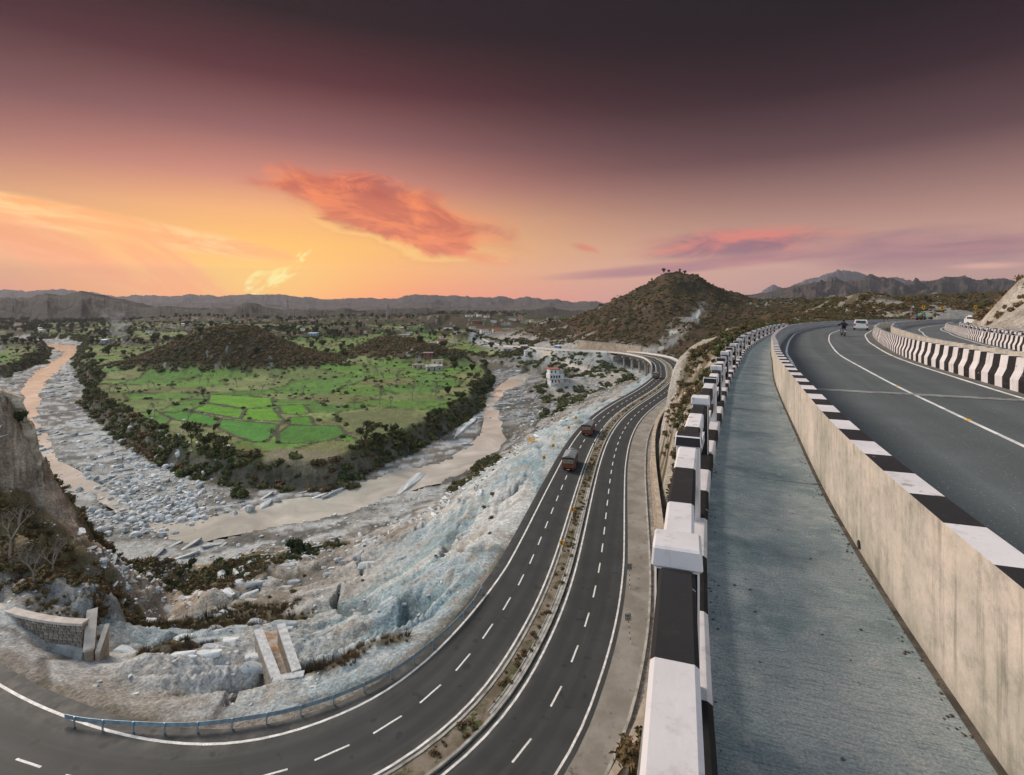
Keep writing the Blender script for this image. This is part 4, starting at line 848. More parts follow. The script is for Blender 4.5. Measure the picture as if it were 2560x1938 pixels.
for r in range(9):
    a = random.random()*.4
    while a < WP.s[-1]-.3:
        l_ = random.uniform(.42, .66)
        x0, y0 = (float(v) for v in WP.at(a+l_/2, .33+.045*r*.28)); ob = link('stone', stn[random.randrange(5)]); ob.location = (x0, y0, zc-.25-.15-r*.29); ob.rotation_euler = (0, 0, WP.dirn(a)); ob.scale = (l_*.9, .10+.05*random.random(), .25)
        keep_world(ob, cwall); a += l_
pp = [P(a, b, -34.0)[:2] for a, b in [(-60,1548),(0,1566),(50,1585),(110,1605),(170,1622),(213,1634)]]; PPth = Path(pp, .5)
m_pipe = mat('pale_concrete_apron', (.34,.36,.36), .9, .2, 1.0, .3, 8)
ap = sweep('concrete_apron', PPth, 0, PPth.s[-1], [(-.45, -.8), (-.4, .45), (-.1, .62), (.25, .55), (.5, -.8)], Zc(-34.3), [m_pipe], step=1.0); tag(ap, 'grey rounded concrete toe beam below the rubble headwall', 'beam')
def wing(name, label, a, b, z0a, z1a, z0b, z1b, th, m_, cm, cat='wall'):
    """wall leaf between two points whose top may slope"""
    ax, ay = a; bx, by = b; o_ = empty(name, (ax, ay, z0a), 0, label, cat); d_ = Vector((bx-ax, by-ay)); n_ = Vector((-d_.y, d_.x)).normalized()*th/2
    def leaf(nm, e0a, e1a, e0b, e1b, g, mm):
        n2 = n_*g; v = [(-n2.x, -n2.y, e0a-z0a), (n2.x, n2.y, e0a-z0a), (n2.x, n2.y, e1a-z0a), (-n2.x, -n2.y, e1a-z0a)]
        v += [(d_.x-n2.x, d_.y-n2.y, e0b-z0a), (d_.x+n2.x, d_.y+n2.y, e0b-z0a), (d_.x+n2.x, d_.y+n2.y, e1b-z0a), (d_.x-n2.x, d_.y-n2.y, e1b-z0a)]
        MB().add(v, [(0,3,2,1),(4,5,6,7),(0,1,5,4),(1,2,6,5),(2,3,7,6),(3,0,4,7)]).obj(nm, [mm], o_)
    leaf('wall_face', z0a, z1a-.2, z0b, z1b-.2, 1.0, m_); leaf('coping', z1a-.197, z1a, z1b-.197, z1b, 1.25, cm); return o_
wing('wing_wall', 'leaning tan wing wall with pale coping at the end of the rubble headwall', P(231,1522,-31.4)[:2], P(222,1628,-33.5)[:2], -38, -31.4, -35.5, -33.3, .7, m_stone, m_cap)
wing('wing_wall', 'thin tan wing wall just right of the headwall end', P(268,1562,-32.4)[:2], P(244,1632,-33.8)[:2], -38, -32.3, -35.5, -33.7, .35, m_stone, m_cap)
m_gwall = mat('grey_rubble_wall', (.30,.275,.24), .9, .25, 2.2, .7, 5, f2=((.17,.14,.11), 4.0, .5, .6))
m_gcap = mat('bluish_coping', (.47,.50,.52), .9, .2, 2.0, .3, 12)
wing('chute_wall', 'left wall of the open stone chute beside the guardrail', P(645,1572,-33.6)[:2], P(690,1690,-33.0)[:2], -38, -33.6, -36, -33.0, .62, m_gwall, m_gcap)
wing('chute_wall', 'tall right wall of the open stone chute beside the guardrail', P(702,1559,-33.2)[:2], P(742,1678,-33.0)[:2], -38, -33.2, -36, -32.9, .62, m_gwall, m_gcap)
wing('chute_headwall', 'short concrete headwall across the upper end of the stone chute', P(682,1697,-33.0)[:2], P(760,1684,-33.0)[:2], -36, -33.0, -36, -32.95, .6, m_gwall, m_gcap)
fl = [P(655,1580,-35.6), P(700,1575,-35.6), P(735,1690,-34.7), P(690,1700,-34.7)]
o = link('chute_floor', mesh('chute_floor', fl+[(a, b, c_-1) for a, b, c_ in fl], [(0,1,2,3),(7,6,5,4),(0,4,5,1),(1,5,6,2),(2,6,7,3),(3,7,4,0)], [mat('rusty_chute_floor', (.33,.30,.27), .9, .3, 1.2, .3, 8, f2=((.28,.17,.09), .8, .5, .6))])); tag(o, 'rust-stained sloping floor between the two chute walls', 'channel')
# ------------------------------------------------------------------ upper roads on their decks
DZ = lambda X, Y: -(2.45+.025*np.asarray(Y, float))
def DZo(h): return lambda X, Y: DZ(X, Y)+h
UE = U.s[-1]; U0 = 0.0
m_walk = bpy.data.materials.new('brushed_concrete'); m_walk.use_nodes = True
q = NT(m_walk.node_tree); b = q.n['Principled BSDF']; uv = q.node('ShaderNodeUVMap').outputs[0]; u, v, _ = q.xyz(uv)
warp = q.noise(uv, 1.3, 4.0, .6)
br = q.noise(q.vec(q.m('MULTIPLY', u, 2.6), q.m('ADD', q.m('MULTIPLY', v, 42.0), q.m('MULTIPLY', warp, 2.5))), 1.7, 9.0, .78, .15)
big = q.noise(uv, .9, 6.0, .62); spk = q.noise(uv, 42.0, 3.0, .7); blot = q.noise(uv, 5.0, 5.0, .62)
base = q.ramp(big, [(.30, (.155,.225,.245)), (.48, (.265,.325,.34)), (.70, (.38,.42,.43))])
base = q.mix(1.0, base, q.ramp(br, [(.38, (.50,.53,.55)), (.47, (.92,.92,.92)), (.62, (1.14,1.14,1.13))]), 'MULTIPLY')
base = q.mix(q.m('MULTIPLY', q.mr(blot, .50, .66), .6), base, (.40,.42,.42)); base = q.mix(q.m('MULTIPLY', q.mr(q.noise(uv, 2.2, 8.0, .7), .52, .68), .5), base, (.15,.20,.215))
base = q.mix(1.0, base, q.ramp(q.noise(uv, 55.0, 6.0, .8), [(.32, (.5,.5,.5)), (.5, (1,1,1)), (.68, (1.5,1.5,1.5))]), 'MULTIPLY'); base = q.mix(q.m('MULTIPLY', q.mr(spk, .69, .74), .8), base, (.04,.04,.045))
q.put(b.inputs['Base Color'], base); b.inputs['Roughness'].default_value = .85; b.inputs['Specular IOR Level'].default_value = .2
bn = q.node('ShaderNodeBump'); bn.inputs['Strength'].default_value = .8; bn.inputs['Distance'].default_value = .012
q.put(bn.inputs['Height'], q.m('ADD', br, q.m('MULTIPLY', spk, .4))); q.l.new(bn.outputs[0], b.inputs['Normal'])
WK = 1.47                                                        # footpath width
J1 = U.s_at_y(16.2); J2 = U.s_at_y(7.35); joints = [U.s_at_y(-6), J2, J1, U.s_at_y(28), U.s_at_y(46), U.s_at_y(66), U.s_at_y(90), U.s_at_y(120)]
fp = empty('footpath', (0, 0, 0)); tag(fp, kind='structure')
ed = [U0]+joints+[UE]
for k in range(len(ed)-1):
    strip('paving_slab', U, ed[k]+.012, ed[k+1]-.012, -WK+.0, 0.0, DZo(0.0), m_walk, step=.8, cross=2, parent=fp, thick=.18)
m_under = mat('deck_concrete', (.30,.29,.27), .9, .2, .8, .3, 5, f2=((.12,.11,.1), .7, .55, .65))
tag(sweep('footpath_beam', U, U0, UE, [(-WK-.42, -.185), (.4, -.185), (.4, -.75), (-WK-.2, -.55)], DZ, [m_under], step=2.0), kind='structure')
# --- carriageways
ax0 = .40
tag(strip('upper_road', U, U0, UE, ax0, lambda s: BA(s)+.02, DZo(-.02), m_asph2, step=1.0, cross=6), kind='structure')
tag(strip('upper_road_far', U, U0, UE, lambda s: BB(s)+.3, lambda s: BC(s)+.02, DZo(-.02), m_asph2, step=1.0, cross=5), kind='structure')
for a, b_ in ((ax0-.2, lambda s: BA(s)+.4), (lambda s: BB(s), lambda s: BC(s)+.5)):
    tag(sweep('deck_slab', U, U0, UE, [(a, -.03), (b_, -.03), (b_, -.9), (a, -.9)], DZ, [m_under], step=2.0), kind='structure')
tag(strip('upper_road_line', U, U0, UE, .82, .95, DZo(-.012), m_line, step=1.0), kind='structure')
tag(strip('upper_road_line', U, U0, UE, lambda s: (RL1(s)+.9)/2+.02, lambda s: (RL1(s)+.9)/2+.12, DZo(-.012), m_line, step=1.0), kind='structure')
tag(strip('upper_road_line', U, U0, UE, lambda s: RL1(s)-.07, lambda s: RL1(s)+.06, DZo(-.012), m_line, step=1.0), kind='structure')
tag(strip('upper_road_line', U, U0, UE, lambda s: BB(s)+.85, lambda s: BB(s)+.98, DZo(-.012), m_line, step=1.0), kind='structure')
tag(strip('upper_road_line', U, U0, UE, lambda s: (BC(s)+BB(s))/2, lambda s: (BC(s)+BB(s))/2+.12, DZo(-.012), m_line, step=1.0), kind='structure')
tag(strip('upper_road_line', U, U0, UE, lambda s: BC(s)-.5, lambda s: BC(s)-.37, DZo(-.012), m_line, step=1.0), kind='structure')
m_gut = mat('dirty_gutter', (.16,.155,.145), .95, .3, .9, .4, 7, col2=(.10,.095,.08))
tag(strip('gutter', U, U0, UE, ax0, .62, DZo(-.014), m_gut, step=1.0), kind='structure')
tag(strip('gutter', U, U0, UE, lambda s: BA(s)-.30, lambda s: BA(s)+.02, DZo(-.014), m_gut, step=1.0), kind='structure')
m_joint = mat('joint_concrete', (.27,.28,.27), .9, .25, 2.0, .4, 12, f2=((.12,.12,.12), 3.0, .55, .65))
for k, Yj in enumerate((17.4, 33.5, 46.0, 62.0)):
    # joints run straight across, square to the view of the deck
    sa = U.s_at_y(Yj); j_ = empty('expansion_joint', (0, 0, 0), 0, ['broad pale expansion joint crossing the near part of the upper road', 'thin pale expansion joint crossing the upper road second from the viewer', 'thin pale expansion joint crossing the upper road just behind the motorcycle', 'faint expansion joint crossing the upper road near the white car'][k], 'joint')
    wdt = (.22, .12, .12, .12)[k]
    for o_, nm, mm in ((-wdt, 'concrete_edge', m_joint), (.03, 'concrete_edge', m_joint)):
        s_a = sa+o_; x = strip(nm, U, s_a, s_a+wdt*.9, .62, lambda s: BA(s)-.3, DZo(-.008), mm, step=.2, cross=4); x.parent = j_
    x = strip('rubber_seal', U, sa-.02, sa+.028, .62, lambda s: BA(s)-.3, DZo(-.010), m_dark, step=.2, cross=4); x.parent = j_
m_stud = mat('yellow_road_stud', (.75,.40,.02), .4, .1)
mb = MB(); mb.box(-.06, .06, -.05, .05, 0, .025, 0, .02, .015); stud = mb.me('road_stud', [m_stud]); k = 0
for Y_ in (4, 10.2, 13.5, 19.2, 26.5, 34, 42, 50, 60):
    s_ = U.s_at_y(Y_); x0, y0 = (float(w) for w in U.at(s_, float((RL1(s_)+.9)/2+.07))); tag(link('road_stud', stud, None, (x0, y0, deckz(y0)-.012), U.dirn(s_)), 'small yellow road stud set in the centre line of the upper road', 'road stud', 'yellow studs along the centre line')
# --- painted crash barriers
def flaked(name, col, under, thr, sc=3.2):
    m_ = bpy.data.materials.new(name); m_.use_nodes = True; q = NT(m_.node_tree); b = q.n['Principled BSDF']
    pos = q.node('ShaderNodeNewGeometry').outputs['Position']; n = q.noise(pos, sc, 9.0, .7); n2 = q.noise(pos, 1.1, 6.0, .6); n3 = q.noise(pos, 26.0, 3.0, .6)
    c_ = q.mix(q.mr(n2, .3, .7), tuple(x*.86 for x in col), tuple(min(1, x*1.06) for x in col)); c_ = q.mix(q.m('MULTIPLY', q.mr(n3, .62, .72), .25), c_, tuple(x*.5 for x in col)); c_ = q.mix(q.mr(n, thr, thr+.035, smooth=False), c_, under)
    gr_ = q.noise(q.vm('MULTIPLY', pos, (5, 5, 1.2)), 1.0, 8.0, .7); c_ = q.mix(q.m('MULTIPLY', q.mr(gr_, .52, .70), .45), c_, (.26,.23,.20) if sum(col) > .6 else (.055,.05,.047)); q.put(b.inputs['Base Color'], c_); b.inputs['Roughness'].default_value = .7; b.inputs['Specular IOR Level'].default_value = .18
    bn = q.node('ShaderNodeBump'); bn.inputs['Strength'].default_value = .35; bn.inputs['Distance'].default_value = .012
    q.put(bn.inputs['Height'], q.m('ADD', n, q.m('MULTIPLY', n3, .35))); q.l.new(bn.outputs[0], b.inputs['Normal']); return m_
m_wht = flaked('whitewash', (.65,.635,.655), (.36,.33,.30), .625)
m_blk = flaked('black_whitewash', (.018,.018,.020), (.40,.37,.36), .63, 5.0)
m_blkt = flaked('top_black_paint', (.026,.026,.029), (.30,.28,.27), .66, 5.0)  # slightly lighter black for top faces and caps
# weathered concrete wall with streaks running down
m_wall = bpy.data.materials.new('weathered_concrete'); m_wall.use_nodes = True; q = NT(m_wall.node_tree); b = q.n['Principled BSDF']
pos = q.node('ShaderNodeNewGeometry').outputs['Position']
stk = q.noise(q.vm('MULTIPLY', pos, (7.0, 7.0, .55)), 1.0, 7.0, .68); blt = q.noise(pos, .9, 6.0, .6); fn = q.noise(pos, 30.0, 4.0, .7)
c_ = q.ramp(blt, [(.32, (.34,.335,.28)), (.5, (.47,.435,.38)), (.68, (.60,.53,.47))])
c_ = q.mix(q.m('MULTIPLY', q.m('MULTIPLY', q.mr(stk, .48, .66), q.mr(q.noise(pos, .7, 4.0, .6), .36, .62)), .8), c_, (.22,.215,.175)); c_ = q.mix(1.0, c_, q.ramp(q.noise(pos, 7.0, 9.0, .75), [(.3, (.62,.63,.62)), (.5, (1,1,1)), (.7, (1.2,1.18,1.15))]), 'MULTIPLY'); c_ = q.mix(q.m('MULTIPLY', q.mr(stk, .46, .30), .5), c_, (.56,.49,.42))
c_ = q.mix(q.m('MULTIPLY', q.mr(fn, .68, .74), .6), c_, (.15,.12,.09))
q.put(b.inputs['Base Color'], c_); b.inputs['Roughness'].default_value = .9
bn = q.node('ShaderNodeBump'); bn.inputs['Strength'].default_value = .4; bn.inputs['Distance'].default_value = .01; q.put(bn.inputs['Height'], q.m('ADD', fn, stk)); q.l.new(bn.outputs[0], b.inputs['Normal'])
m_dirt = mat('ground_in_dirt', (.13,.11,.09), .95, .4, 6.0, .5, 20, col2=(.06,.055,.045))
def barrier(name, label, off, flip, s0, s1, seg=14.0, h=1.06, per=.61, hs=None):
    """off = line of the face towards the traffic; flip=-1 body lies left of it, +1 right of it"""
    par = empty(name, (0, 0, 0), 0, label, 'barrier')
    f = off if callable(off) else (lambda s, o_=off: np.full(np.shape(s), o_))
    g = lambda d: (lambda s: f(s)+flip*d)
    # traffic face: vertical toe, slope, upright; outer face plain concrete
    prof = [(g(0.0), -.05), (g(0.0), h*.33), (g(.115), h*.60), (g(.17), h), (g(.40), h), (g(.40), -.05)]
    a = s0
    while a < s1-.1:
        e = min(a+seg, s1)
        n_ = max(1, round((e-a)/per)); st = (e-a)/n_
        def stripe(sm, r, a=a, st=st):
            kk = int((sm)/per) % 2
            if r in (0, 1, 2): return 1-kk
            if r == 3: return (0, 2)[1-kk]
            return 3
        sweep('barrier_unit', U, a+.008, e-.008, prof, DZ, [m_wht, m_blk, m_blkt, m_wall], 3, st, par, True, stripe)
        a = e
    return par
SB = U0+2
barrier('crash_barrier', 'long black and white barrier between the footpath and the upper road', .40, -1, SB, U.s_at_y(178))
barrier('crash_barrier', 'boldly striped barrier along the right side of the nearer upper road', BA, 1, U.s_at_y(2), U.s_at_y(170))
barrier('crash_barrier', 'striped-top concrete barrier on the left side of the farther upper road', lambda s: BB(s)+.4, -1, U.s_at_y(2), U.s_at_y(178))
barrier('crash_barrier', 'zigzag-looking striped barrier on the right side of the farther upper road', BC, 1, U.s_at_y(2), U.s_at_y(120), h=.95)
# dirt strip where barrier meets footpath and small drain hole
tag(strip('grime', U, U0, UE, -.05, .0, DZo(.004), m_dirt, step=.6), kind='structure')
# --- railing of concrete posts and beams
def railing(name, label, off, s0, s1, bay=2.83, shift=0.0, out=-1):
    """off = line of the side towards the footpath, body on the outside"""
    par = empty(name, (0, 0, 0), 0, label, 'railing'); f = off if callable(off) else (lambda s, o_=off: np.full(np.shape(s), o_))
    g = lambda d: (lambda s: f(s)+out*d)
    k0_ = round((_sp-shift)/bay); k = int((s0-shift)/bay)+1; pos_ = []
    while shift+k*bay < s1: pos_.append(k); k += 1
    def mk(body, capc):
        mb = MB(); mb.box(-.12, .12, -.125, .125, -.35, .98, body); mb.box(-.135, .135, -.145, .145, .98, 1.10, capc, .01, .01); return mb.me('post', [m_wht, m_blk, m_blkt])
    pm = [mk(1, 0), mk(0, 2)]
    for mm in pm:
        bm = bmesh.new(); bm.from_mesh(mm); bmesh.ops.bevel(bm, geom=bm.edges[:], offset=.012, segments=1, affect='EDGES'); bm.to_mesh(mm); bm.free()
    for k in pos_:
        s_ = shift+k*bay; x0, y0 = U.at(s_, float(f(s_))+out*.2); hd = U.dirn(s_)
        par_p = link('post', pm[(k-k0_) % 2], par, (float(x0), float(y0), float(DZ(0, y0))), hd)
        for j in range(3):                                       # three painted lengths per bay, alternating
            a0 = s_+(.14 if j == 0 else bay*j/3); a1 = s_+(bay*(j+1)/3 if j < 2 else bay-.14); ci = (3*(k-k0_)+j) % 2
            top = [(g(.10), .80), (g(.10), .97), (g(.12), .985), (g(.28), .985), (g(.30), .97), (g(.30), .80)]
            sweep('top_rail', U, a0+.001, a1-.001, top, DZ, [m_wht, m_blk, m_blkt], 0, .7, par, True, (lambda s, r, c_=ci: (1 if r != 2 else 2) if c_ else 0))
            sweep('middle_rail', U, a0+.001, a1-.001, [(g(.13), .40), (g(.13), .55), (g(.27), .55), (g(.27), .40)], DZ, [m_wht, m_blk, m_blkt], 1-ci, .7, par)
            sweep('kerb', U, s_+bay*j/3+.002, s_+bay*(j+1)/3-.002, [(g(0.0), -.2), (g(0.0), .15), (g(.03), .17), (g(.36), .17), (g(.36), -.5)], DZ, [m_wht, m_blk, m_blkt], ci, .7, par)
    return par
s3 = U.s_at_y(3.0+.35)
# the footpath side of the left railing sits at -WK
_sp = None
for Yp in (2.99,):
    i_ = np.argmin([abs(U.at(a, -WK-.2)[1]-2.95) for a in U.s]); _sp = U.s[i_]
railing('footpath_railing', 'long black and white concrete railing on the valley side of the footpath', -WK, _sp-2.83*2-.1, U.s_at_y(80), 2.83, _sp % 2.83)
railing('far_footpath_railing', 'black and white concrete railing behind the zigzag striped barrier', lambda s: BC(s)+1.9, U.s_at_y(22), U.s_at_y(112), 2.83, 1.1, out=1)
tag(strip('far_footpath', U, U.s_at_y(20), U.s_at_y(114), lambda s: BC(s)+.4, lambda s: BC(s)+1.9, DZo(-.02), m_walk, step=2.0, thick=.5), kind='structure')
# tiny litter of dirt by the joint
# ------------------------------------------------------------------ plants
rng = np.random.default_rng(11)
def leaf_mat(name, stops, rough=.75, rand=.3, trans=.0, fscale=1.6):
    m_ = bpy.data.materials.new(name); m_.use_nodes = True; q = NT(m_.node_tree); b = q.n['Principled BSDF']
    oi = q.node('ShaderNodeObjectInfo').outputs['Random']; tc = q.node('ShaderNodeTexCoord').outputs['Object']
    c_ = q.ramp(oi, stops); n = q.noise(tc, fscale, 4.0, .6)
    c_ = q.mix(1.0, c_, q.ramp(n, [(.3, (.55,.55,.55)), (.7, (1.5,1.5,1.4))]), 'MULTIPLY')
    q.put(b.inputs['Base Color'], c_); b.inputs['Roughness'].default_value = rough; b.inputs['Specular IOR Level'].default_value = .15; return m_
mg_green = leaf_mat('shrub_leaf', [(0, (.045,.06,.025)), (.25, (.07,.085,.03)), (.5, (.085,.08,.04)), (.7, (.05,.075,.03)), (.85, (.12,.115,.05)), (1, (.07,.10,.03))])
mg_brown = leaf_mat('dry_brush_leaf', [(0, (.10,.065,.038)), (.3, (.15,.105,.055)), (.5, (.095,.085,.04)), (.75, (.17,.12,.065)), (1, (.065,.065,.03))])
mg_gold = leaf_mat('dry_golden_grass', [(0, (.20,.14,.07)), (.4, (.26,.19,.10)), (.7, (.17,.13,.06)), (1, (.14,.13,.06))])
mg_dark = leaf_mat('dark_tree_leaf', [(0, (.03,.045,.022)), (.4, (.045,.06,.026)), (.7, (.06,.07,.03)), (1, (.075,.065,.035))])
mg_hedge = leaf_mat('purple_brown_twig', [(0, (.085,.06,.05)), (.5, (.11,.08,.06)), (1, (.075,.065,.04))])
m_bark = mat('grey_bark', (.16,.13,.105), .95, .3, 3, .4, 12)
m_bark2 = mat('pale_bark', (.24,.21,.18), .95, .3, 3, .4, 12)
def clump(n, rad, sz, seed, squash=.8, mid=(0, 0, .5), shell=.55):
    r_ = np.random.default_rng(seed); V = []; F = []
    d_ = r_.normal(size=(n, 3)); d_ /= np.linalg.norm(d_, axis=1)[:, None]
    rr = rad*(shell+(1-shell)*r_.random(n))[:, None]*(.75+.5*r_.random((n, 1)))
    c_ = d_*rr*[1, 1, squash]+np.array(mid)
    for k in range(n):
        a = r_.normal(size=3); a /= np.linalg.norm(a); b_ = np.cross(a, d_[k]+r_.normal(size=3)*.4); b_ /= np.linalg.norm(b_)+1e-9; s_ = sz*r_.uniform(.6, 1.4)
        p = c_[k]; i = len(V); V += [tuple(p-a*s_-b_*s_*.35), tuple(p+a*s_*.2-b_*s_*.55), tuple(p+a*s_), tuple(p-a*s_*.1+b_*s_*.55)]; F.append((i, i+1, i+2, i+3))
    return V, F
def core(rad, mid, seed, squash=.8, lump=.35):
    bm = bmesh.new(); bmesh.ops.create_icosphere(bm, subdivisions=2, radius=1); r_ = random.Random(seed); ph = [r_.uniform(0, 6) for _ in range(6)]
    V = []
    for v in bm.verts:
        x_, y_, z_ = v.co; k = 1+lump*(math.sin(3*x_+ph[0])*math.sin(3*y_+ph[1])+.5*math.sin(6*z_+ph[2]+3*x_))
        V.append((x_*rad*k+mid[0], y_*rad*k+mid[1], z_*rad*k*squash+mid[2]))
    F = [tuple(v.index for v in f.verts) for f in bm.faces]; bm.free(); return V, F
def bush_mesh(name, m_, seed, n=110, squash=.75):
    mb = MB(); r_ = random.Random(seed)
    for k in range(5):
        a = r_.uniform(0, 6.3); d_ = r_.uniform(.15, .55); rad = r_.uniform(.32, .6); md = (math.cos(a)*d_, math.sin(a)*d_, .18+r_.uniform(0, .35))
        mb.add(*core(rad*.72, md, seed+k, squash)); mb.add(*clump(n//5, rad, .17, seed*7+k, squash, md, .8))
    return mesh(name, mb.v, mb.f, [m_])
def twig_mesh(name, m_, seed, n=36, h=1.0):
    mb = MB(); r_ = random.Random(seed)
    for k in range(n):
        a = r_.uniform(0, 6.3); t_ = r_.uniform(.1, .75); L_ = h*r_.uniform(.5, 1.1); x0, y0 = math.cos(a)*.12, math.sin(a)*.12
        mb.tube((x0, y0, 0), (x0+math.cos(a)*t_*L_, y0+math.sin(a)*t_*L_, L_), .02, .006, 3, 0, False)
    return mesh(name, mb.v, mb.f, [m_])
def tree_meshes(kind, seed):
    """trunk mesh, crown mesh for a unit tree 1 m high"""
    r_ = random.Random(seed); tk = MB(); cr = MB(); tips = []
    def grow(p, d_, L_, rad, lev, mx):
        q_ = p+d_*L_; tk.tube(p, q_, rad, rad*.62, 5 if lev else 7, 0, False)
        if lev >= mx: tips.append(q_); return
        for k in range(3 if lev < 2 else 2+(kind == 'bare')):
            a = r_.uniform(0, 6.28); sp = r_.uniform(.35, .8)*(1.15 if kind == 'bare' else 1)
            e = Vector((math.cos(a)*sp, math.sin(a)*sp, 0)); nd = (d_+e+Vector((0, 0, .12))).normalized(); grow(q_, nd, L_*r_.uniform(.6, .8), rad*.6, lev+1, mx)
        if lev < 2: tips.append(q_)
    if kind == 'bare': grow(Vector((0, 0, -.03)), Vector((r_.uniform(-.1, .1), r_.uniform(-.1, .1), 1)).normalized(), .30, .026, 0, 4)
    elif kind == 'tall': grow(Vector((0, 0, -.03)), Vector((r_.uniform(-.06, .06), 0, 1)).normalized(), .45, .028, 0, 2)
    else: grow(Vector((0, 0, -.03)), Vector((r_.uniform(-.1, .1), 0, 1)).normalized(), .27, .035, 0, 2)
    if kind == 'bare':
        for k, t_ in enumerate(tips[::3]):
            v, f = clump(4, .05, .018, seed*31+k, 1, tuple(t_), .3); cr.add(v, f)
    else:
        for k, t_ in enumerate(tips):
            rad = r_.uniform(.13, .22)*(.8 if kind == 'tall' else 1.0); c0 = (t_.x*1.15, t_.y*1.15, min(t_.z, .85))
            v, f = core(rad*.55, c0, seed+k, .8, .5); cr.add(v, f); v, f = clump(46, rad, .045, seed*13+k, .8, c0, .5); cr.add(v, f)
    return tk.me('trunk', [m_bark2 if kind == 'bare' else m_bark]), cr
def stuff_points(name, pts, scl, rz, source, label, cat, zs=None):
    me = bpy.data.meshes.new(name); me.vertices.add(len(pts)); me.vertices.foreach_set('co', np.asarray(pts, np.float32).ravel())
    a = me.attributes.new('scl', 'FLOAT_VECTOR', 'POINT'); S3 = np.stack([scl, scl, scl*(zs if zs is not None else 1)], 1); a.data.foreach_set('vector', S3.astype(np.float32).ravel())
    a = me.attributes.new('rot', 'FLOAT_VECTOR', 'POINT'); a.data.foreach_set('vector', np.stack([np.zeros(len(rz)), np.zeros(len(rz)), rz], 1).astype(np.float32).ravel())
    me.update(); o = link(name, me)
    ng = bpy.data.node_groups.new(name, 'GeometryNodeTree'); ng.interface.new_socket('Geometry', in_out='INPUT', socket_type='NodeSocketGeometry'); ng.interface.new_socket('Geometry', in_out='OUTPUT', socket_type='NodeSocketGeometry')
    n = ng.nodes; gi = n.new('NodeGroupInput'); go = n.new('NodeGroupOutput'); ip = n.new('GeometryNodeInstanceOnPoints'); oi = n.new('GeometryNodeObjectInfo'); oi.inputs[0].default_value = source; oi.inputs['As Instance'].default_value = True
    a1 = n.new('GeometryNodeInputNamedAttribute'); a1.data_type = 'FLOAT_VECTOR'; a1.inputs[0].default_value = 'scl'; a2 = n.new('GeometryNodeInputNamedAttribute'); a2.data_type = 'FLOAT_VECTOR'; a2.inputs[0].default_value = 'rot'
    e2 = n.new('FunctionNodeEulerToRotation')
    ng.links.new(gi.outputs[0], ip.inputs['Points']); ng.links.new(oi.outputs['Geometry'], ip.inputs['Instance']); ng.links.new(a2.outputs[0], e2.inputs[0]); ng.links.new(e2.outputs[0], ip.inputs['Rotation']); ng.links.new(a1.outputs[0], ip.inputs['Scale']); ng.links.new(ip.outputs[0], go.inputs[0])
    md = o.modifiers.new('scatter', 'NODES'); md.node_group = ng; return tag(o, label, cat, kind='stuff')
# --- where brush grows: pick terrain points, evenly on the picture-wide grid, by cover type
k_ = TK; gx, gy, gz = TX, TY, TZ; tt = k_['tt']; n1 = fbm(gx, gy, 9, 4, 71); n2 = fbm(gx, gy, 3.5, 3, 173); n3 = fbm(gx, gy, 34, 4, 77)
dY = np.gradient(TY, axis=0); area = dY*(2.32/899)*np.maximum(TY, 24)
def pick(dens, cap, seed):
    """dens = plants per square metre"""
    r_ = np.random.default_rng(seed); lam = np.clip(dens, 0, None)*area; tot = lam.sum()
    if tot > cap: lam = lam*(cap/tot)
    c_ = r_.poisson(lam); iy, ix = np.nonzero(c_); rep = c_[iy, ix]; iy = np.repeat(iy, rep); ix = np.repeat(ix, rep)
    jy = np.minimum(iy, gx.shape[0]-2); jx = np.minimum(ix, gx.shape[1]-2); a, b_ = r_.random(len(ix)), r_.random(len(ix))
    bl_ = lambda G: (G[jy, jx]*(1-b_)+G[jy, jx+1]*b_)*(1-a)+(G[jy+1, jx]*(1-b_)+G[jy+1, jx+1]*b_)*a
    return bl_(gx), bl_(gy), bl_(gz), iy, ix, r_
e1, c1 = voro(gx+10*(n3-.5), gy*1.5+10*(n3-.5), 34, 3)
wood = ss(fbm(gx, gy, 120, 4, 91), .52, .58)*ss(gy, 480, 620)
hedge = (1-ss(e1, .3, 1.5+gy*.003))*(tt > 8)
infield = np.zeros(gx.shape, bool); nearf = np.zeros(gx.shape)
for pl, cc in FIELDS:
    s_ = sdf(gx, gy, pl); infield |= s_ > .3
    nearf = np.maximum(nearf, (1-ss(np.abs(s_+.9), .5, 1.4)))
for pl, cc in TANF: infield |= sdf(gx, gy, pl) > 0
open_ = (tt > 8)&(~infield)
rim = (tt > -1.5)*(1-ss(tt+5*(n1-.5), 4, 7.5))
notrail = (k_['dm'] > 13)|(gy > 360)
d_rim = rim*(n2 > .36)*.20*(gy < 800)
src = {}
def source(name, me, x_, y_, s_, label, cat):
    z_ = float(height(np.array([x_]), np.array([y_]))[0]); o = link(name, me, None, (x_, y_, z_)); o.scale = (s_,)*3; tag(o, label, cat); return o
p = P(880, 1195, -52); s_g1 = source('shrub', bush_mesh('shrub', mg_green, 1), p[0], p[1], 3.0, 'green bush at the lip of the field terrace above the river bend', 'bush')
p = P(600, 1205, -51); s_g2 = source('shrub', bush_mesh('shrub', mg_green, 2, 130, .9), p[0], p[1], 3.2, 'rounded bush on the terrace rim left of the river bend', 'bush')
p = P(1690, 1130, None, 78); s_b1 = source('dry_bush', bush_mesh('dry_bush', mg_brown, 3, 120, .6), p[0], p[1], 1.4, 'brown dry bush on the cut slope beside the highway', 'bush')
p = P(1500, 820, None, 450); s_b2 = source('dry_bush', bush_mesh('dry_bush', mg_brown, 4, 90, .8), p[0], p[1], 3, 'brown scrub bush on the flank of the big hill', 'bush')
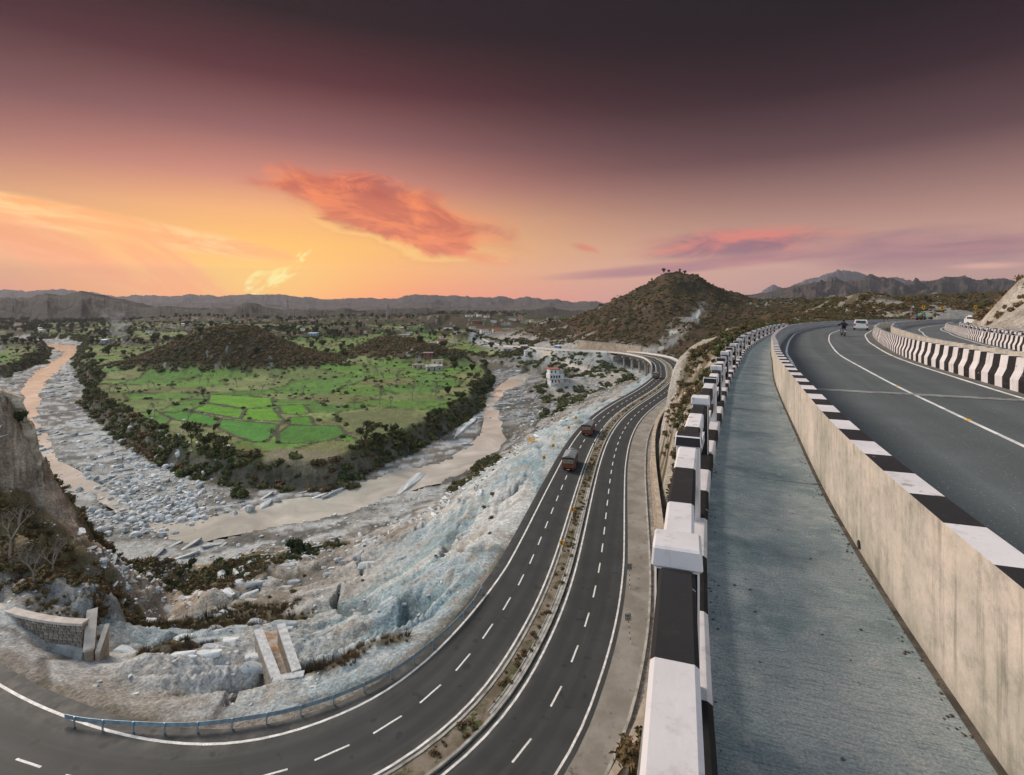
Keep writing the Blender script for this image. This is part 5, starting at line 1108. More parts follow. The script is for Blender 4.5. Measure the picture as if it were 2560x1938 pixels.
p = P(760, 1385, -50); s_d1 = source('dark_shrub', bush_mesh('dark_shrub', mg_dark, 5, 150, .9), p[0], p[1], 2.4, 'dark green shrub in the row on the near river bank', 'bush')
p = P(520, 1550, -43); s_t1 = source('twiggy_bush', twig_mesh('twiggy_bush', mg_hedge, 6, 46), p[0], p[1], 1.6, 'leafless purple-brown bush above the stone chute', 'bush')
tkm, crm = tree_meshes('leafy', 77); tm = MB(); nv = [tuple(v.co) for v in tkm.vertices]; nf = [tuple(f.vertices) for f in tkm.polygons]; tm.add(nv, nf, 1); tm.add(crm.v, crm.f, 0)
p = P(330, 900, -48); s_w = link('woodland_tree', mesh('woodland_tree', tm.v, tm.f, [mg_dark, m_bark]), None, (p[0], p[1], float(height(np.array([p[0]]), np.array([p[1]]))[0]))); s_w.scale = (8, 8, 8); tag(s_w, 'dark leafy tree beyond the left fields near the river bank', 'tree')
def scatter(nm, dens, cap, seed, src_, lo, hi, label, cat, far=0.0, zs=None, sink=.1):
    x_, y_, z_, iy, ix, r_ = pick(dens, cap, seed); n = len(x_)
    s_ = (lo+(hi-lo)*r_.random(n)**1.6)*(1+far*ss(y_, 250, 1200)); stuff_points(nm, np.stack([x_, y_, z_-sink*s_], 1), s_, r_.random(n)*6.28, src_, label, cat, zs); print(nm, n)
scatter('rim_brush', d_rim*.6, 3600, 1, s_g1, .9, 2.9, 'thick green and brown brush along the rim of the field terraces', 'brush')
scatter('rim_scrub', d_rim*.5*(n1 > .45), 2600, 2, s_g2, 1.0, 3.0, 'rounded scrub along the terrace rim', 'scrub')
scatter('rim_dry_brush', d_rim*.5*(n1 < .52), 2400, 12, s_b1, 1.2, 3.2, 'dry brown brush along the terrace rim', 'brush')
scatter('hedges', hedge*(~infield)*.24*(gy < 1500)*(n2 > .36)+nearf*(tt > 8)*.16*(n2 > .44), 9000, 3, s_g1, .5, 1.6, 'hedges and bushes dividing the fields', 'hedge', .8)
scatter('field_scrub', open_*((n2 > .60)*(n1 > .50)*.04+.0008)*(gy < 700), 1600, 4, s_g2, .5, 1.8, 'scattered scrub among the fields', 'scrub', .5)
scatter('terrace_hill_scrub', k_['hillm']*(tt > 0)*(gy < 560)*.4*(n2 > .34), 11000, 5, s_b2, .9, 2.4, 'brown scrub covering the low hills among the fields', 'scrub')
scatter('hill_foot_brush', ((k_['hillm'] > .06)&(k_['hillm'] < .42)&(tt > 3))*.14, 2400, 6, s_g1, 1.2, 3.4, 'green brush around the foot of the low hills', 'brush')
scatter('valley_woodland', wood*.010*(tt > 6)+(gy > 420)*(tt > 6)*.0022, 4200, 7, s_w, 5.5, 10.0, 'woods and scattered trees filling the far valley', 'woodland', .5, sink=.05)
bigm = k_['rightside']*(gy > 235)*(gy < 1100)*ss(k_['dm'], 16, 30)*(~((gx < 140)&(gy > 600)))
qpl = np.array([P(1605,886,None,350)[:2], P(1695,864,None,360)[:2], P(1750,820,None,400)[:2], P(1775,790,None,442)[:2], P(1764,762,None,478)[:2], P(1738,785,None,442)[:2], P(1686,822,None,400)[:2], P(1636,850,None,372)[:2]]); noq = (sdf(gx, gy, qpl) < 0)|(n1 > .55)
scatter('hill_scrub', bigm*noq*(gy < 640)*.14*(n2 > .40), 13000, 8, s_b2, .8, 2.4, 'brown scrub over the big hill and the slopes right of it', 'scrub')
scatter('hill_green_scrub', bigm*noq*(gy < 700)*.05*(n3 > .46)*(n2 > .42), 4500, 9, s_g1, .8, 2.4, 'dark green scrub over the big hill', 'scrub')
upm = k_['rightside']*(gy < 235)*ss(k_['dm'], 12.8, 15.5)*np.where(gy > 95, ss(k_['dm'], 15, 19), 1)*(k_['su'] < 0)*(k_['du'] > 2.2+0*gy)
scatter('slope_brush', upm*(n1 > .43)*(n2 > .38)*1.3, 9000, 10, s_b1, .45, 1.3, 'brown brush on the slope below the footpath', 'brush')
scatter('slope_green_brush', upm*(n3 > .46)*(n1 > .5)*.6, 2500, 13, s_g2, .4, 1.2, 'green brush on the slope below the footpath', 'brush')
rr_ = (gx > 92)*(gy < 260)*(k_['su'] > 0)*(k_['du'] > 23)
scatter('roadside_scrub', rr_*.22*(n1 > .43), 4500, 14, s_b2, .8, 2.2, 'brown scrub on the mounds beyond the upper roads', 'scrub')
scatter('roadside_bushes', (k_['su'] < 0)*(k_['du'] > 2.4)*(k_['du'] < 16)*(gy > 60)*(gy < 200)*(gx > 20)*.35*(n2 > .4), 1500, 15, s_g2, .5, 1.4, 'green bushes outside the footpath railing further along', 'brush')
lbm = (gx < -42)*(gy > 53)*(gy < 100)*(gz > -52)
scatter('bluff_brush', lbm*(n1 > .44)*(~((gy > 71.5)&(gy < 81.5)))*.8, 3800, 16, s_b1, .4, 1.3, 'brown grass and brush on the left hillside', 'brush')
ell = np.zeros(gx.shape)
for (ex, ey, rx, ry) in ELL: ell = np.maximum(ell, 1-ss(np.hypot((gx-ex)/rx, (gy-ey)/ry)+.9*(n2-.5), .7, 1.1))
scatter('bank_brush', ell*.55*(gy > 75), 1900, 17, s_g2, .4, 1.3, 'olive brush mounds on the near river bank', 'brush')
scatter('bank_twigs', ell*.9*(gy <= 85), 1500, 18, s_t1, .4, 1.1, 'leafless purple-brown brush above the stone chute', 'brush')
bkm = (k_['bank'] > .3)*(k_['dm'] > eL(k_['sm'])+3)*(tt < -4)*(gy < 330)
scatter('bank_tufts', bkm*.030*(n1 > .52)*(n2 > .5), 900, 19, s_b1, .25, .8, 'small dry tufts on the pale bank', 'tuft')
scatter('upper_bank_brush', (gx > -10)*(gx < 130)*(gy > 225)*(gy < 470)*(k_['off'] < 0)*(k_['dm'] > 13)*(gz > -53)*(tt < -1)*.16*(n1 > .43), 5000, 20, s_g1, .8, 2.6, 'brush on the banks around the white house and below the bridge', 'brush')
# median planting
r_ = np.random.default_rng(5); ms = r_.uniform(sM(36), sM(200), 360); mo = r_.uniform(-.6, .55, 360); mx, my = M.at(ms, mo)
stuff_points('median_plants', np.stack([mx, my, np.full(360, ZL+.08)], 1), r_.uniform(.10, .38, 360), r_.uniform(0, 6, 360), s_b1, 'weeds and small plants in the highway median', 'weeds')
p = P(160, 1420, None, 63); s_gr = source('dry_grass_tuft', twig_mesh('dry_grass_tuft', mg_gold, 8, 60, .8), p[0], p[1], 1.0, 'tuft of dry golden grass on the left hillside', 'grass tuft')
scatter('hillside_grass', lbm*(n3 > .44)*(~((gy > 72)&(gy < 86)))*2.6, 9000, 23, s_gr, .35, .9, 'dry golden grass on the left hillside', 'grass')
scatter('slope_grass', upm*(n1 > .40)*1.6, 7000, 24, s_gr, .4, 1.0, 'dry golden grass on the slope below the footpath', 'grass')
scatter('bank_grass', ell*2.0, 4000, 25, s_gr, .35, .9, 'dry grass on the brush mounds of the near bank', 'grass')
# --- individual trees
TM = {}
for kd, sds, mm in (('leafy', (1, 2, 3, 4), mg_dark), ('bare', (11, 12, 13, 14), mg_hedge), ('tall', (21, 22), mg_green)):
    for s_ in sds:
        a, c_ = tree_meshes(kd, s_); TM[kd, s_] = (a, mesh('crown', c_.v, c_.f, [mm]))
def tree(kd, x_, y_, h_, label, group=None, z_=None, nm=None, sd=None):
    if z_ is None: z_ = float(height(np.array([x_]), np.array([y_]))[0])
    ks = [k for k in TM if k[0] == kd]; a, c_ = TM[ks[(sd if sd is not None else random.randrange(99)) % len(ks)]]
    o = empty(nm or {'leafy': 'leafy_tree', 'bare': 'bare_tree', 'tall': 'slender_tree'}[kd], (x_, y_, z_), random.uniform(0, 6.28), label, 'tree', group); o.scale = (h_*random.uniform(.9, 1.1), h_*random.uniform(.9, 1.1), h_)
    link('trunk', a, o); link('crown', c_, o); return o
random.seed(21)
for kd, px, py, z_, h_, lb in [
 ('leafy',1133,915,-48,11,'round dark tree beside the river at the corner of the right-hand fields'),('leafy',1180,928,-48,8,'bushy tree near the riverside corner of the fields'),
 ('leafy',1120,985,-48,7,'round dark green tree in the middle of the bright right-hand fields'),('leafy',1225,955,-50,11,'dense green tree clump on the terrace tip by the river'),('leafy',1212,968,-50,10,'dark bushy tree just left of the terrace tip'),
 ('bare',950,1010,-48,10,'pale bare tree standing alone in the open fields'),('bare',992,950,-48,8,'bare tree beside the field path'),('bare',1030,1000,-48,10,'tall bare tree in the hedge right of the big open field'),('bare',1050,985,-48,9,'bare tree in the dark hedge below the bright field'),
 ('bare',1000,960,-48,8,'bare twisted tree where the hedges meet'),('bare',945,940,-48,9,'leafless tree in the upper hedge line'),('bare',960,955,-48,8,'leafless tree just right of the upper hedge line'),('bare',1090,990,-48,9,'bare tree at the edge of the bright right-hand field'),('bare',1110,930,-48,9,'thin bare tree near the riverside houses'),
 ('bare',384,930,-48,11,'bare spreading tree in the open grass on the left fields'),('bare',730,988,-48,5,'small bare tree on the long field wall'),('bare',585,985,-48,4,'very small tree above the bright green fields'),('leafy',507,988,-48,5,'small dark tree at the upper corner of the bright green fields'),
 ('leafy',373,1038,-48,4,'small round bush-like tree left of the bright fields'),('bare',675,1098,-48,6,'small leafless tree on the lower wall of the bright fields'),('bare',690,1102,-48,6,'second leafless tree on the lower wall of the bright fields'),('leafy',535,1075,-48,4,'small dark tree at the lower edge of the bright green fields'),
 ('leafy',95,1080,-31,7,'small dark tree leaning from the edge of the left bluff'),('bare',120,1110,-32,8,'bare tree hanging over the river at the left bluff'),('bare',228,1262,-41,8,'leafless tree at the foot of the left hillside by the water'),('leafy',52,1215,-29,3.4,'small dark bush-like tree on the face of the left bluff'),
 ('bare',85,1450,-31.5,6,'bare grey tree on the left hillside above the headwall'),('bare',25,1370,-29,7,'bare tree at the left edge above the headwall'),('bare',130,1430,-32,5,'bare thorny tree near the gully on the left hillside'),
 ('leafy',738,1385,-50,5,'dark green tree on the near river bank above the grey slope'),('leafy',475,1385,-48,3,'small dark tree on the olive brush mound'),
 ('bare',1424,950,-45.3,8,'lone bare tree beside the white house'),('leafy',1183,862,-48,11,'dark tree in front of the spoil heap by the far road'),('leafy',1108,872,-48,13,'dark tree on the far bank beside the village fields'),
 ('leafy',560,860,-48,12,'tree at the left shoulder of the low brown hill'),('leafy',598,838,-27,9,'dark tree crowning the low brown hill'),('leafy',615,838,-26,8,'second tree on top of the low brown hill'),('tall',575,845,-30,9,'yellowish tree left of the top of the low brown hill'),('tall',680,860,-40,11,'pale yellow-green tree right of the low brown hill'),
 ('tall',500,920,-46,9,'pale olive tree at the left foot of the low brown hill'),('leafy',385,858,-48,12,'dark tree between the green fields and the village'),('leafy',445,862,-48,12,'broad dark tree below the pylon'),('tall',290,880,-48,9,'reddish tree near the smoking farmyard'),
 ('leafy',230,860,-48,10,'tree on the cliff above the far river bend'),('leafy',1350,870,-45,5,'dark bushy tree beside the roadside hut')]:
    x_, y_, _ = P(px, py, z_); tree(kd, x_, y_, h_, lb, sd=int(px))
# many more, alike
def cand(mask, n, seed):
    r_ = np.random.default_rng(seed); iy, ix = np.nonzero(mask); w = (TY[iy, ix]**.6); w /= w.sum(); j = r_.choice(len(iy), n, replace=False, p=w); return [(float(gx[iy[i], ix[i]]), float(gy[iy[i], ix[i]]), float(gz[iy[i], ix[i]])) for i in j]
for x_, y_, z_ in cand(open_&(gy > 200)&(gy < 430)&(k_['hillm'] < .2), 60, 3): tree('bare', x_, y_, random.uniform(4, 8), 'small leafless tree standing among the hedges and fields', 'leafless trees among the fields', z_)
for x_, y_, z_ in cand(open_&(gy > 330)&(gy < 800), 80, 4): tree('leafy', x_, y_, random.uniform(5, 11), 'dark leafy tree scattered over the farther fields', 'leafy trees over the farther fields', z_)
for x_, y_, z_ in cand((tt > 1)&(tt < 6)&(gy > 160)&(gy < 420), 30, 6): tree('tall', x_, y_, random.uniform(5, 8.5), 'olive tree rising from the thick brush of the terrace rim', 'olive trees in the terrace rim brush', z_)
for x_, y_, z_ in cand((k_['big'] > .5)&(gz > -10)&(gy < 560), 30, 7): tree('leafy', x_, y_, random.uniform(3, 5.5), 'small dark tree on the upper slopes of the big hill', 'small trees on the big hill', z_)
for px, py, Y_, h_ in [(1263,848,597,7),(1290,836,592,7),(1335,815,580,9),(1350,806,577,10),(1375,802,570,8),(1440,790,558,6),(1463,783,555,5),(1500,770,551,5),(1545,756,545,5),(1575,742,541,5),(1592,732,540,6),(1630,712,538,5),(1660,694,536,7),(1672,690,536,5),(1700,690,535,5),(1712,692,535,6),(1755,708,537,5),(1775,718,540,5),(1790,726,541,5),(1830,745,553,7),(1850,750,560,6),(1880,754,570,7)]:
    x_, y_, z_ = P(px, py, None, Y_); tree('leafy' if px % 3 else 'bare', x_, y_, h_, 'small tree silhouetted along the ridge line of the big hill', 'trees along the ridge of the big hill')
# ------------------------------------------------------------------ boulders
def rock_mesh(seed, m_, flat=.65, sub=2):
    bm = bmesh.new(); bmesh.ops.create_icosphere(bm, subdivisions=sub, radius=1); r_ = random.Random(seed)
    cuts = [(Vector((r_.gauss(0, 1), r_.gauss(0, 1), r_.gauss(0, .8))).normalized(), r_.uniform(.45, .8)) for _ in range(15)]
    for v in bm.verts:
        for n_, d_ in cuts:
            e = v.co.dot(n_)-d_
            if e > 0: v.co -= n_*e
        v.co.z *= flat; v.co.x *= 1.15
    me = bpy.data.meshes.new('boulder'); bm.to_mesh(me); bm.free(); me.materials.append(m_); return me
m_rock = mat('pale_river_rock', (.50,.54,.56), .9, .25, 1.3, .5, 6, rand=.35, f2=((.25,.26,.26), 1.0, .55, .7))
m_rockt = mat('tan_rock', (.42,.36,.30), .9, .25, 1.3, .5, 6, rand=.35)
RM = [rock_mesh(k, m_rock) for k in range(8)]
r_ = np.random.default_rng(31); bl = []
def bfield(pts, rx, ry, n, lo, hi, z_=-55):
    for (px, py), rx_, ry_, n_ in zip(pts, rx, ry, n):
        cx, cy, _ = P(px, py, z_)
        for _ in range(n_): bl.append((cx+r_.normal()*rx_, cy+r_.normal()*ry_, lo+(hi-lo)*r_.random()**3))
bfield([(250,1110),(300,1150),(345,1180),(395,1215),(430,1245),(330,1240),(300,1290),(345,1320),(400,1300),(455,1280),(420,1270),(250,1290),(480,1250),(460,1310)], [8,9,9,8,7,9,4,4,5,6,6,4,5,4], [10,9,9,7,6,6,3,3,3,3,4,3,4,3], [60,110,150,140,110,70,60,70,60,60,60,40,50,30], .35, 1.5)
bfield([(400,1430),(385,1460),(370,1490),(355,1520),(340,1550),(330,1575),(420,1400)], [2.5]*6+[4], [3]*6+[4], [60,60,60,60,60,50,40], .2, .75, -50)
bfield([(660,1345),(600,1385),(860,1255),(900,1295),(700,1430),(760,1440),(1000,1245),(1080,1220),(840,1400)], [8,8,6,8,8,8,6,6,8], [4,3,3,4,4,4,4,4,4], [30,30,12,25,60,60,20,25,60], .2, .8, -53)
bfield([(1380,1010),(1400,1040),(1350,1070),(1310,1030),(1330,985)], [8,8,7,5,6], [10,10,12,8,10], [30,30,40,20,25], .4, 1.3, -53)
bl = np.array(bl); bz = height(bl[:, 0], bl[:, 1]); bw_ = sdf(bl[:, 0], bl[:, 1], W1); ok = (bw_ < 1.5)|(r_.random(len(bl)) < .25); bl, bz, bw_ = bl[ok], bz[ok], bw_[ok]
bz = np.maximum(bz, -55.1); shows = bl[:, 2]/np.maximum(bl[:, 1], 30); od = np.argsort(-shows)
bgrp = [(bl[i], bz[i]) for i in od[:285]]; rest = od[285:]
for (x_, y_, s_), z_ in bgrp:
    o = link('boulder', RM[random.randrange(8)], None, (float(x_), float(y_), float(z_)+s_*.15)); o.scale = (s_,)*3; o.rotation_euler = (random.uniform(-.3, .3), random.uniform(-.3, .3), random.uniform(0, 6.28))
    if y_ < 108: tag(o, 'pale grey boulder lying in the rocky gully beside the left hillside', 'boulder', 'boulders in the gully')
    elif x_ < -35 and y_ < 140: tag(o, 'pale boulder strewn where the stream bends at the mouth of the gully', 'boulder', 'boulders at the stream bend')
    elif x_ < -35: tag(o, 'pale boulder strewn over the wide gravel bed of the river', 'boulder', 'boulders on the river bed')
    else: tag(o, 'grey boulder on the near shore between river and highway', 'boulder', 'boulders along the near shore')
stuff_points('river_rocks', np.stack([bl[rest, 0], bl[rest, 1], bz[rest]+.05], 1), bl[rest, 2], r_.random(len(rest))*6.28, bpy.data.objects['boulder'], 'smaller pale rocks strewn between the boulders', 'rocks')
x_, y_, z_, iy, ix, rr2 = pick((tt < -1)*(gz < -53)*(k_['ww'] < -.4)*(fbm(gx, gy, 12, 3, 211) > .5)*.10*(gy < 420), 7000, 41)
stuff_points('river_stones', np.stack([x_, y_, z_], 1), .12+.45*rr2.random(len(x_))**3, rr2.random(len(x_))*6.28, bpy.data.objects['boulder'], 'loose stones and cobbles on the river bed', 'stones')
x_, y_, z_, iy, ix, rr2 = pick((k_['bank'] > .2)*(k_['dm'] > eL(k_['sm'])+3)*(gy < 190)*(fbm(gx, gy, 7, 3, 215) > .5)*.55*np.where(gx < -5, 1, .25), 9000, 42)
stuff_points('bank_rubble', np.stack([x_, y_, z_], 1), .05+.32*rr2.random(len(x_))**4, rr2.random(len(x_))*6.28, bpy.data.objects['boulder'], 'pale rubble and stones scattered over the near bank', 'rubble')
x_, y_, z_, iy, ix, rr2 = pick(lbm*.35*(n1 < .52), 2200, 43)
stuff_points('hillside_rubble', np.stack([x_, y_, z_], 1), .06+.4*rr2.random(len(x_))**3, rr2.random(len(x_))*6.28, bpy.data.objects['boulder'], 'pale rocks scattered on the left hillside', 'rubble')
x_, y_, z_, iy, ix, rr2 = pick(upm*.5*(n1 < .55), 3000, 44)
p = P(1660, 1190, None, 72); tr_ = link('rock', rock_mesh(77, m_rockt), None, (p[0], p[1], float(height(np.array([p[0]]), np.array([p[1]]))[0]))); tr_.scale = (.8,)*3; tag(tr_, 'tan rock on the cut slope right of the highway', 'rock')
stuff_points('slope_rubble', np.stack([x_, y_, z_], 1), .08+.4*rr2.random(len(x_))**3, rr2.random(len(x_))*6.28, tr_, 'tan and pale rocks on the cut slope below the footpath', 'rubble')
# tilted ledges and slabs breaking out of the eroded bank
def slabs(nm, dens, cap, seed, lo, hi, lab):
    x_, y_, z_, iy, ix, rr2 = pick(dens, cap, seed); n = len(x_); th = np.arctan2(y_-95, x_+40)+math.pi/2
    me = bpy.data.meshes.new(nm); me.vertices.add(n); me.vertices.foreach_set('co', np.stack([x_, y_, z_-.05], 1).astype(np.float32).ravel())
    s_ = lo+(hi-lo)*rr2.random(n)**2.5
    a = me.attributes.new('scl', 'FLOAT_VECTOR', 'POINT'); a.data.foreach_set('vector', np.stack([s_*1.7, s_*.75, s_*.75], 1).astype(np.float32).ravel())
    a = me.attributes.new('rot', 'FLOAT_VECTOR', 'POINT'); a.data.foreach_set('vector', np.stack([rr2.normal(.5, .2, n), rr2.normal(0, .15, n), th+rr2.normal(0, .3, n)], 1).astype(np.float32).ravel())
    me.update(); o = link(nm, me); md = o.modifiers.new('scatter', 'NODES'); md.node_group = slab_ng; return tag(o, lab, 'rock ledges', kind='stuff')
p = P(1000, 1395, -40); slab_src = link('rock_slab', rock_mesh(140, m_rock, .28, 2), None, (p[0], p[1], float(height(np.array([p[0]]), np.array([p[1]]))[0])+.1)); slab_src.scale = (1.6, .8, .8); slab_src.rotation_euler = (.4, 0, .8); tag(slab_src, 'long pale slab of rock lying on the eroded bank below the highway', 'rock')
stuff_points('bank_slabs_seed', np.array([[p[0]+2, p[1]+2, p[2]-.5]]), np.array([.6]), np.array([.3]), slab_src, 'pale rock slab fragments on the bank', 'rock slabs')
slab_ng = bpy.data.objects['bank_slabs_seed'].modifiers[0].node_group
bkk = (k_['bank'] > .2)*(k_['dm'] > eL(k_['sm'])+9)*(gy < 330)
slabs('bank_ledges', bkk*(k_['strat'] > .66)*(fbm(gx, gy, 15, 3, 216) > .47)*.45, 3600, 45, .25, 1.5, 'tilted grey-white rock ledges breaking out of the eroded bank')
slabs('river_ledges', (tt < -1)*(gz < -53)*(k_['ww'] < -1)*(fbm(gx, gy, 18, 3, 217) > .54)*.06*(gy < 420), 1500, 46, .5, 2.6, 'flat rock ledges and slabs stranded on the river bed')
# sandstone bluff at the left
def bluff():
    xs_ = np.linspace(-112, -71.2, 170); hs_ = np.linspace(0, 1, 60); zt_ = np.interp(xs_, [-112,-80,-77.3,-76.8,-75.4,-74.9,-73.6,-73.1,-72.3,-71.2], [-11,-13.9,-15.6,-18.0,-19.6,-22.5,-24.5,-27,-30.5,-35])
    rows = []
    for h_ in hs_:
        z_ = -36+(zt_+36)*h_; st = np.sin(z_*2.6+.4*np.sin(xs_*.7))*.28+.5*(vn(xs_, z_, 1.6, 501)-.5)+1.5*(vn(xs_, z_*.3, 2.6, 502)-.5)+2.6*(vn(xs_, z_*.15, 7, 503)-.5)
        rows.append(np.stack([xs_+.5*(vn(xs_, z_, 1.2, 504)-.5), 78.2+1.7*h_**1.5-st, z_], 1))
    for k_y, (dy, dz) in enumerate([(.8, .25), (2.5, .1), (5, -1.0), (9, -4.5)]): rows.append(np.stack([xs_*(rows[59][:, 1]+dy)/rows[59][:, 1]-dy*.25, rows[59][:, 1]+dy, zt_+dz+.6*(vn(xs_, xs_*0+k_y, 1.5, 505)-.5)], 1))
    V = np.array(rows); r__, c__ = V.shape[:2]; i = np.arange(r__*c__).reshape(r__, c__); f = np.stack([i[:-1, :-1], i[:-1, 1:], i[1:, 1:], i[1:, :-1]], -1).reshape(-1, 4)
    m_ = bpy.data.materials.new('sandstone'); m_.use_nodes = True; q = NT(m_.node_tree); b = q.n['Principled BSDF']; pos = q.node('ShaderNodeNewGeometry').outputs['Position']
    a1 = q.noise(q.vm('MULTIPLY', pos, (.25, .25, 1.9)), 1.0, 8.0, .65); a2 = q.noise(q.vm('MULTIPLY', pos, (1.6, 1.6, .16)), 1.0, 8.0, .7); a3 = q.noise(pos, .35, 5.0, .6)
    c_ = q.ramp(a1, [(.3, (.33,.27,.20)), (.5, (.56,.48,.38)), (.68, (.68,.61,.52))]); c_ = q.mix(q.m('MULTIPLY', q.mr(a2, .50, .64), .65), c_, (.24,.18,.12)); c_ = q.mix(q.m('MULTIPLY', q.mr(a3, .52, .62), .7), c_, (.13,.11,.06))
    q.put(b.inputs['Base Color'], c_); b.inputs['Roughness'].default_value = .95; bn = q.node('ShaderNodeBump'); bn.inputs['Strength'].default_value = .8; bn.inputs['Distance'].default_value = .25; q.put(bn.inputs['Height'], q.m('ADD', a1, a2)); q.l.new(bn.outputs[0], b.inputs['Normal'])
    o = link('rock_bluff', mesh('rock_bluff', V.reshape(-1, 3), f, [m_], smooth_=False)); tag(o, kind='structure')
bluff()
p = P(560, 1104, -48); wsr = link('wall_stone', rock_mesh(88, mat('dark_wall_stone', (.15,.13,.11), .9, .3, 2, rand=.3)), None, (p[0], p[1], -47.9)); wsr.scale = (.5,)*3; tag(wsr, 'dark loose stone at the lower corner of the bright field wall', 'stone')
# field walls of piled stone along the bright fields
wl = []
for pl, cc in FIELDS:
    q_ = np.vstack([pl, pl[:1]]); L = np.r_[0, np.cumsum(np.hypot(*np.diff(q_, axis=0).T))]; s_ = np.arange(0, L[-1], .45); wl.append(np.stack([np.interp(s_, L, q_[:, 0]), np.interp(s_, L, q_[:, 1])], 1))
wl = np.vstack(wl)+r_.normal(size=(sum(map(len, wl)), 2))*.35; sdm = np.max([sdf(wl[:, 0], wl[:, 1], pl) for pl, cc in FIELDS], axis=0); wl = wl[sdm < .5]
stuff_points('field_walls', np.c_[wl, height(wl[:, 0], wl[:, 1])+.05], .25+.25*r_.random(len(wl)), r_.random(len(wl))*6, wsr, 'low dry-stone walls of piled rubble around the bright green fields', 'stone walls')
# long fallen ledges of rock in the stream
for k, (a, b_, w_, lb) in enumerate([((1065,1170),(985,1245),2.0,'long pale rock ledge slanting into the river at the bend'),((875,1215),(800,1248),1.4,'low flat rock ledge at the water edge'),((640,1275),(690,1248),1.6,'pale split boulder lying in the shallow water'),((1200,1035),(1130,1095),3.2,'smooth grey rock ledge under the terrace corner')]):
    p1, p2 = P(a[0], a[1], -54.8), P(b_[0], b_[1], -54.8); me = rock_mesh(90+k, m_rock, .35, 3); o = link('rock_ledge', me, None, ((p1[0]+p2[0])/2, (p1[1]+p2[1])/2, -54.8)); L = math.hypot(p1[0]-p2[0], p1[1]-p2[1]); o.rotation_euler[2] = math.atan2(p2[1]-p1[1], p2[0]-p1[0]); o.scale = (L/2.2, w_, 2.0); tag(o, lb, 'rock')
p = P(625, 1278, -55); o = link('boulder', RM[2], None, (p[0], p[1], -54.5)); o.scale = (1.6, 1.3, 1.9); tag(o, 'big white boulder standing in the shallow water', 'boulder')
# ------------------------------------------------------------------ paints
def paint(name, col, rough=.4, spec=.4, metal=0.0, v=.1): return mat(name, col, rough, v, 1.5, 0, 10, spec=spec, metal=metal)
m_white = paint('white_paint', (.72,.72,.71)); m_red = paint('red_paint', (.35,.035,.02)); m_rust = mat('rusty_red_boards', (.20,.05,.022), .75, .35, 1.5, .2, 8)
m_glass = paint('dark_glass', (.02,.025,.03), .1, .6); m_tyre = paint('tyre_rubber', (.02,.02,.02), .8, .2); m_steel = paint('dull_steel', (.3,.3,.3), .5, .4, .5)
m_tarp = mat('grey_tarpaulin', (.24,.26,.275), .85, .25, 1.0, .5, 5); m_yel = paint('sign_yellow', (.80,.38,.01), .5); m_blk3 = paint('sign_black', (.015,.015,.015), .5)
m_blue = paint('blue_paint', (.05,.25,.6)); m_green = paint('green_tarpaulin', (.04,.30,.18), .8); m_lampr = paint('red_lamp', (.5,.02,.01), .3); m_brn = mat('weathered_boards', (.18,.12,.08), .8, .3, 2)
m_skin = paint('skin', (.30,.17,.11), .7); m_cloth_d = paint('dark_cloth', (.025,.025,.03), .9, .1); m_cloth_b = paint('blue_denim', (.10,.17,.28), .9, .1); m_cloth_w = paint('white_cloth', (.6,.6,.6), .9, .1); m_cloth_t = paint('tan_cloth', (.40,.25,.12), .9, .1)
def wheel(mb_, x_, y_, r, w, m_=0):
    mb_.tube((x_-w/2, y_, r), (x_+w/2, y_, r), r, r, 16, m_)
def wheel_obj(par, x_, y_, r, w):
    mb_ = MB(); wheel(mb_, 0, 0, r, w); o = mb_.obj('wheel', [m_tyre], par, (x_, y_, 0)); m2 = MB(); m2.tube((-w/2-.01, 0, r), (w/2+.01, 0, r), r*.55, r*.55, 12); m2.obj('rim', [m_steel], o, (0, 0, 0)); return o
def loft(secs, m_=0):
    """rings of equal length joined into a closed skin"""
    mb_ = MB(); n = len(secs[0]); v = [q for s_ in secs for q in s_]; f = []
    for a in range(len(secs)-1):
        for k in range(n): f.append((a*n+k, a*n+(k+1) % n, (a+1)*n+(k+1) % n, (a+1)*n+k))
    f += [tuple(range(n-1, -1, -1)), tuple(range((len(secs)-1)*n, len(secs)*n))]; return mb_.add(v, f, m_)
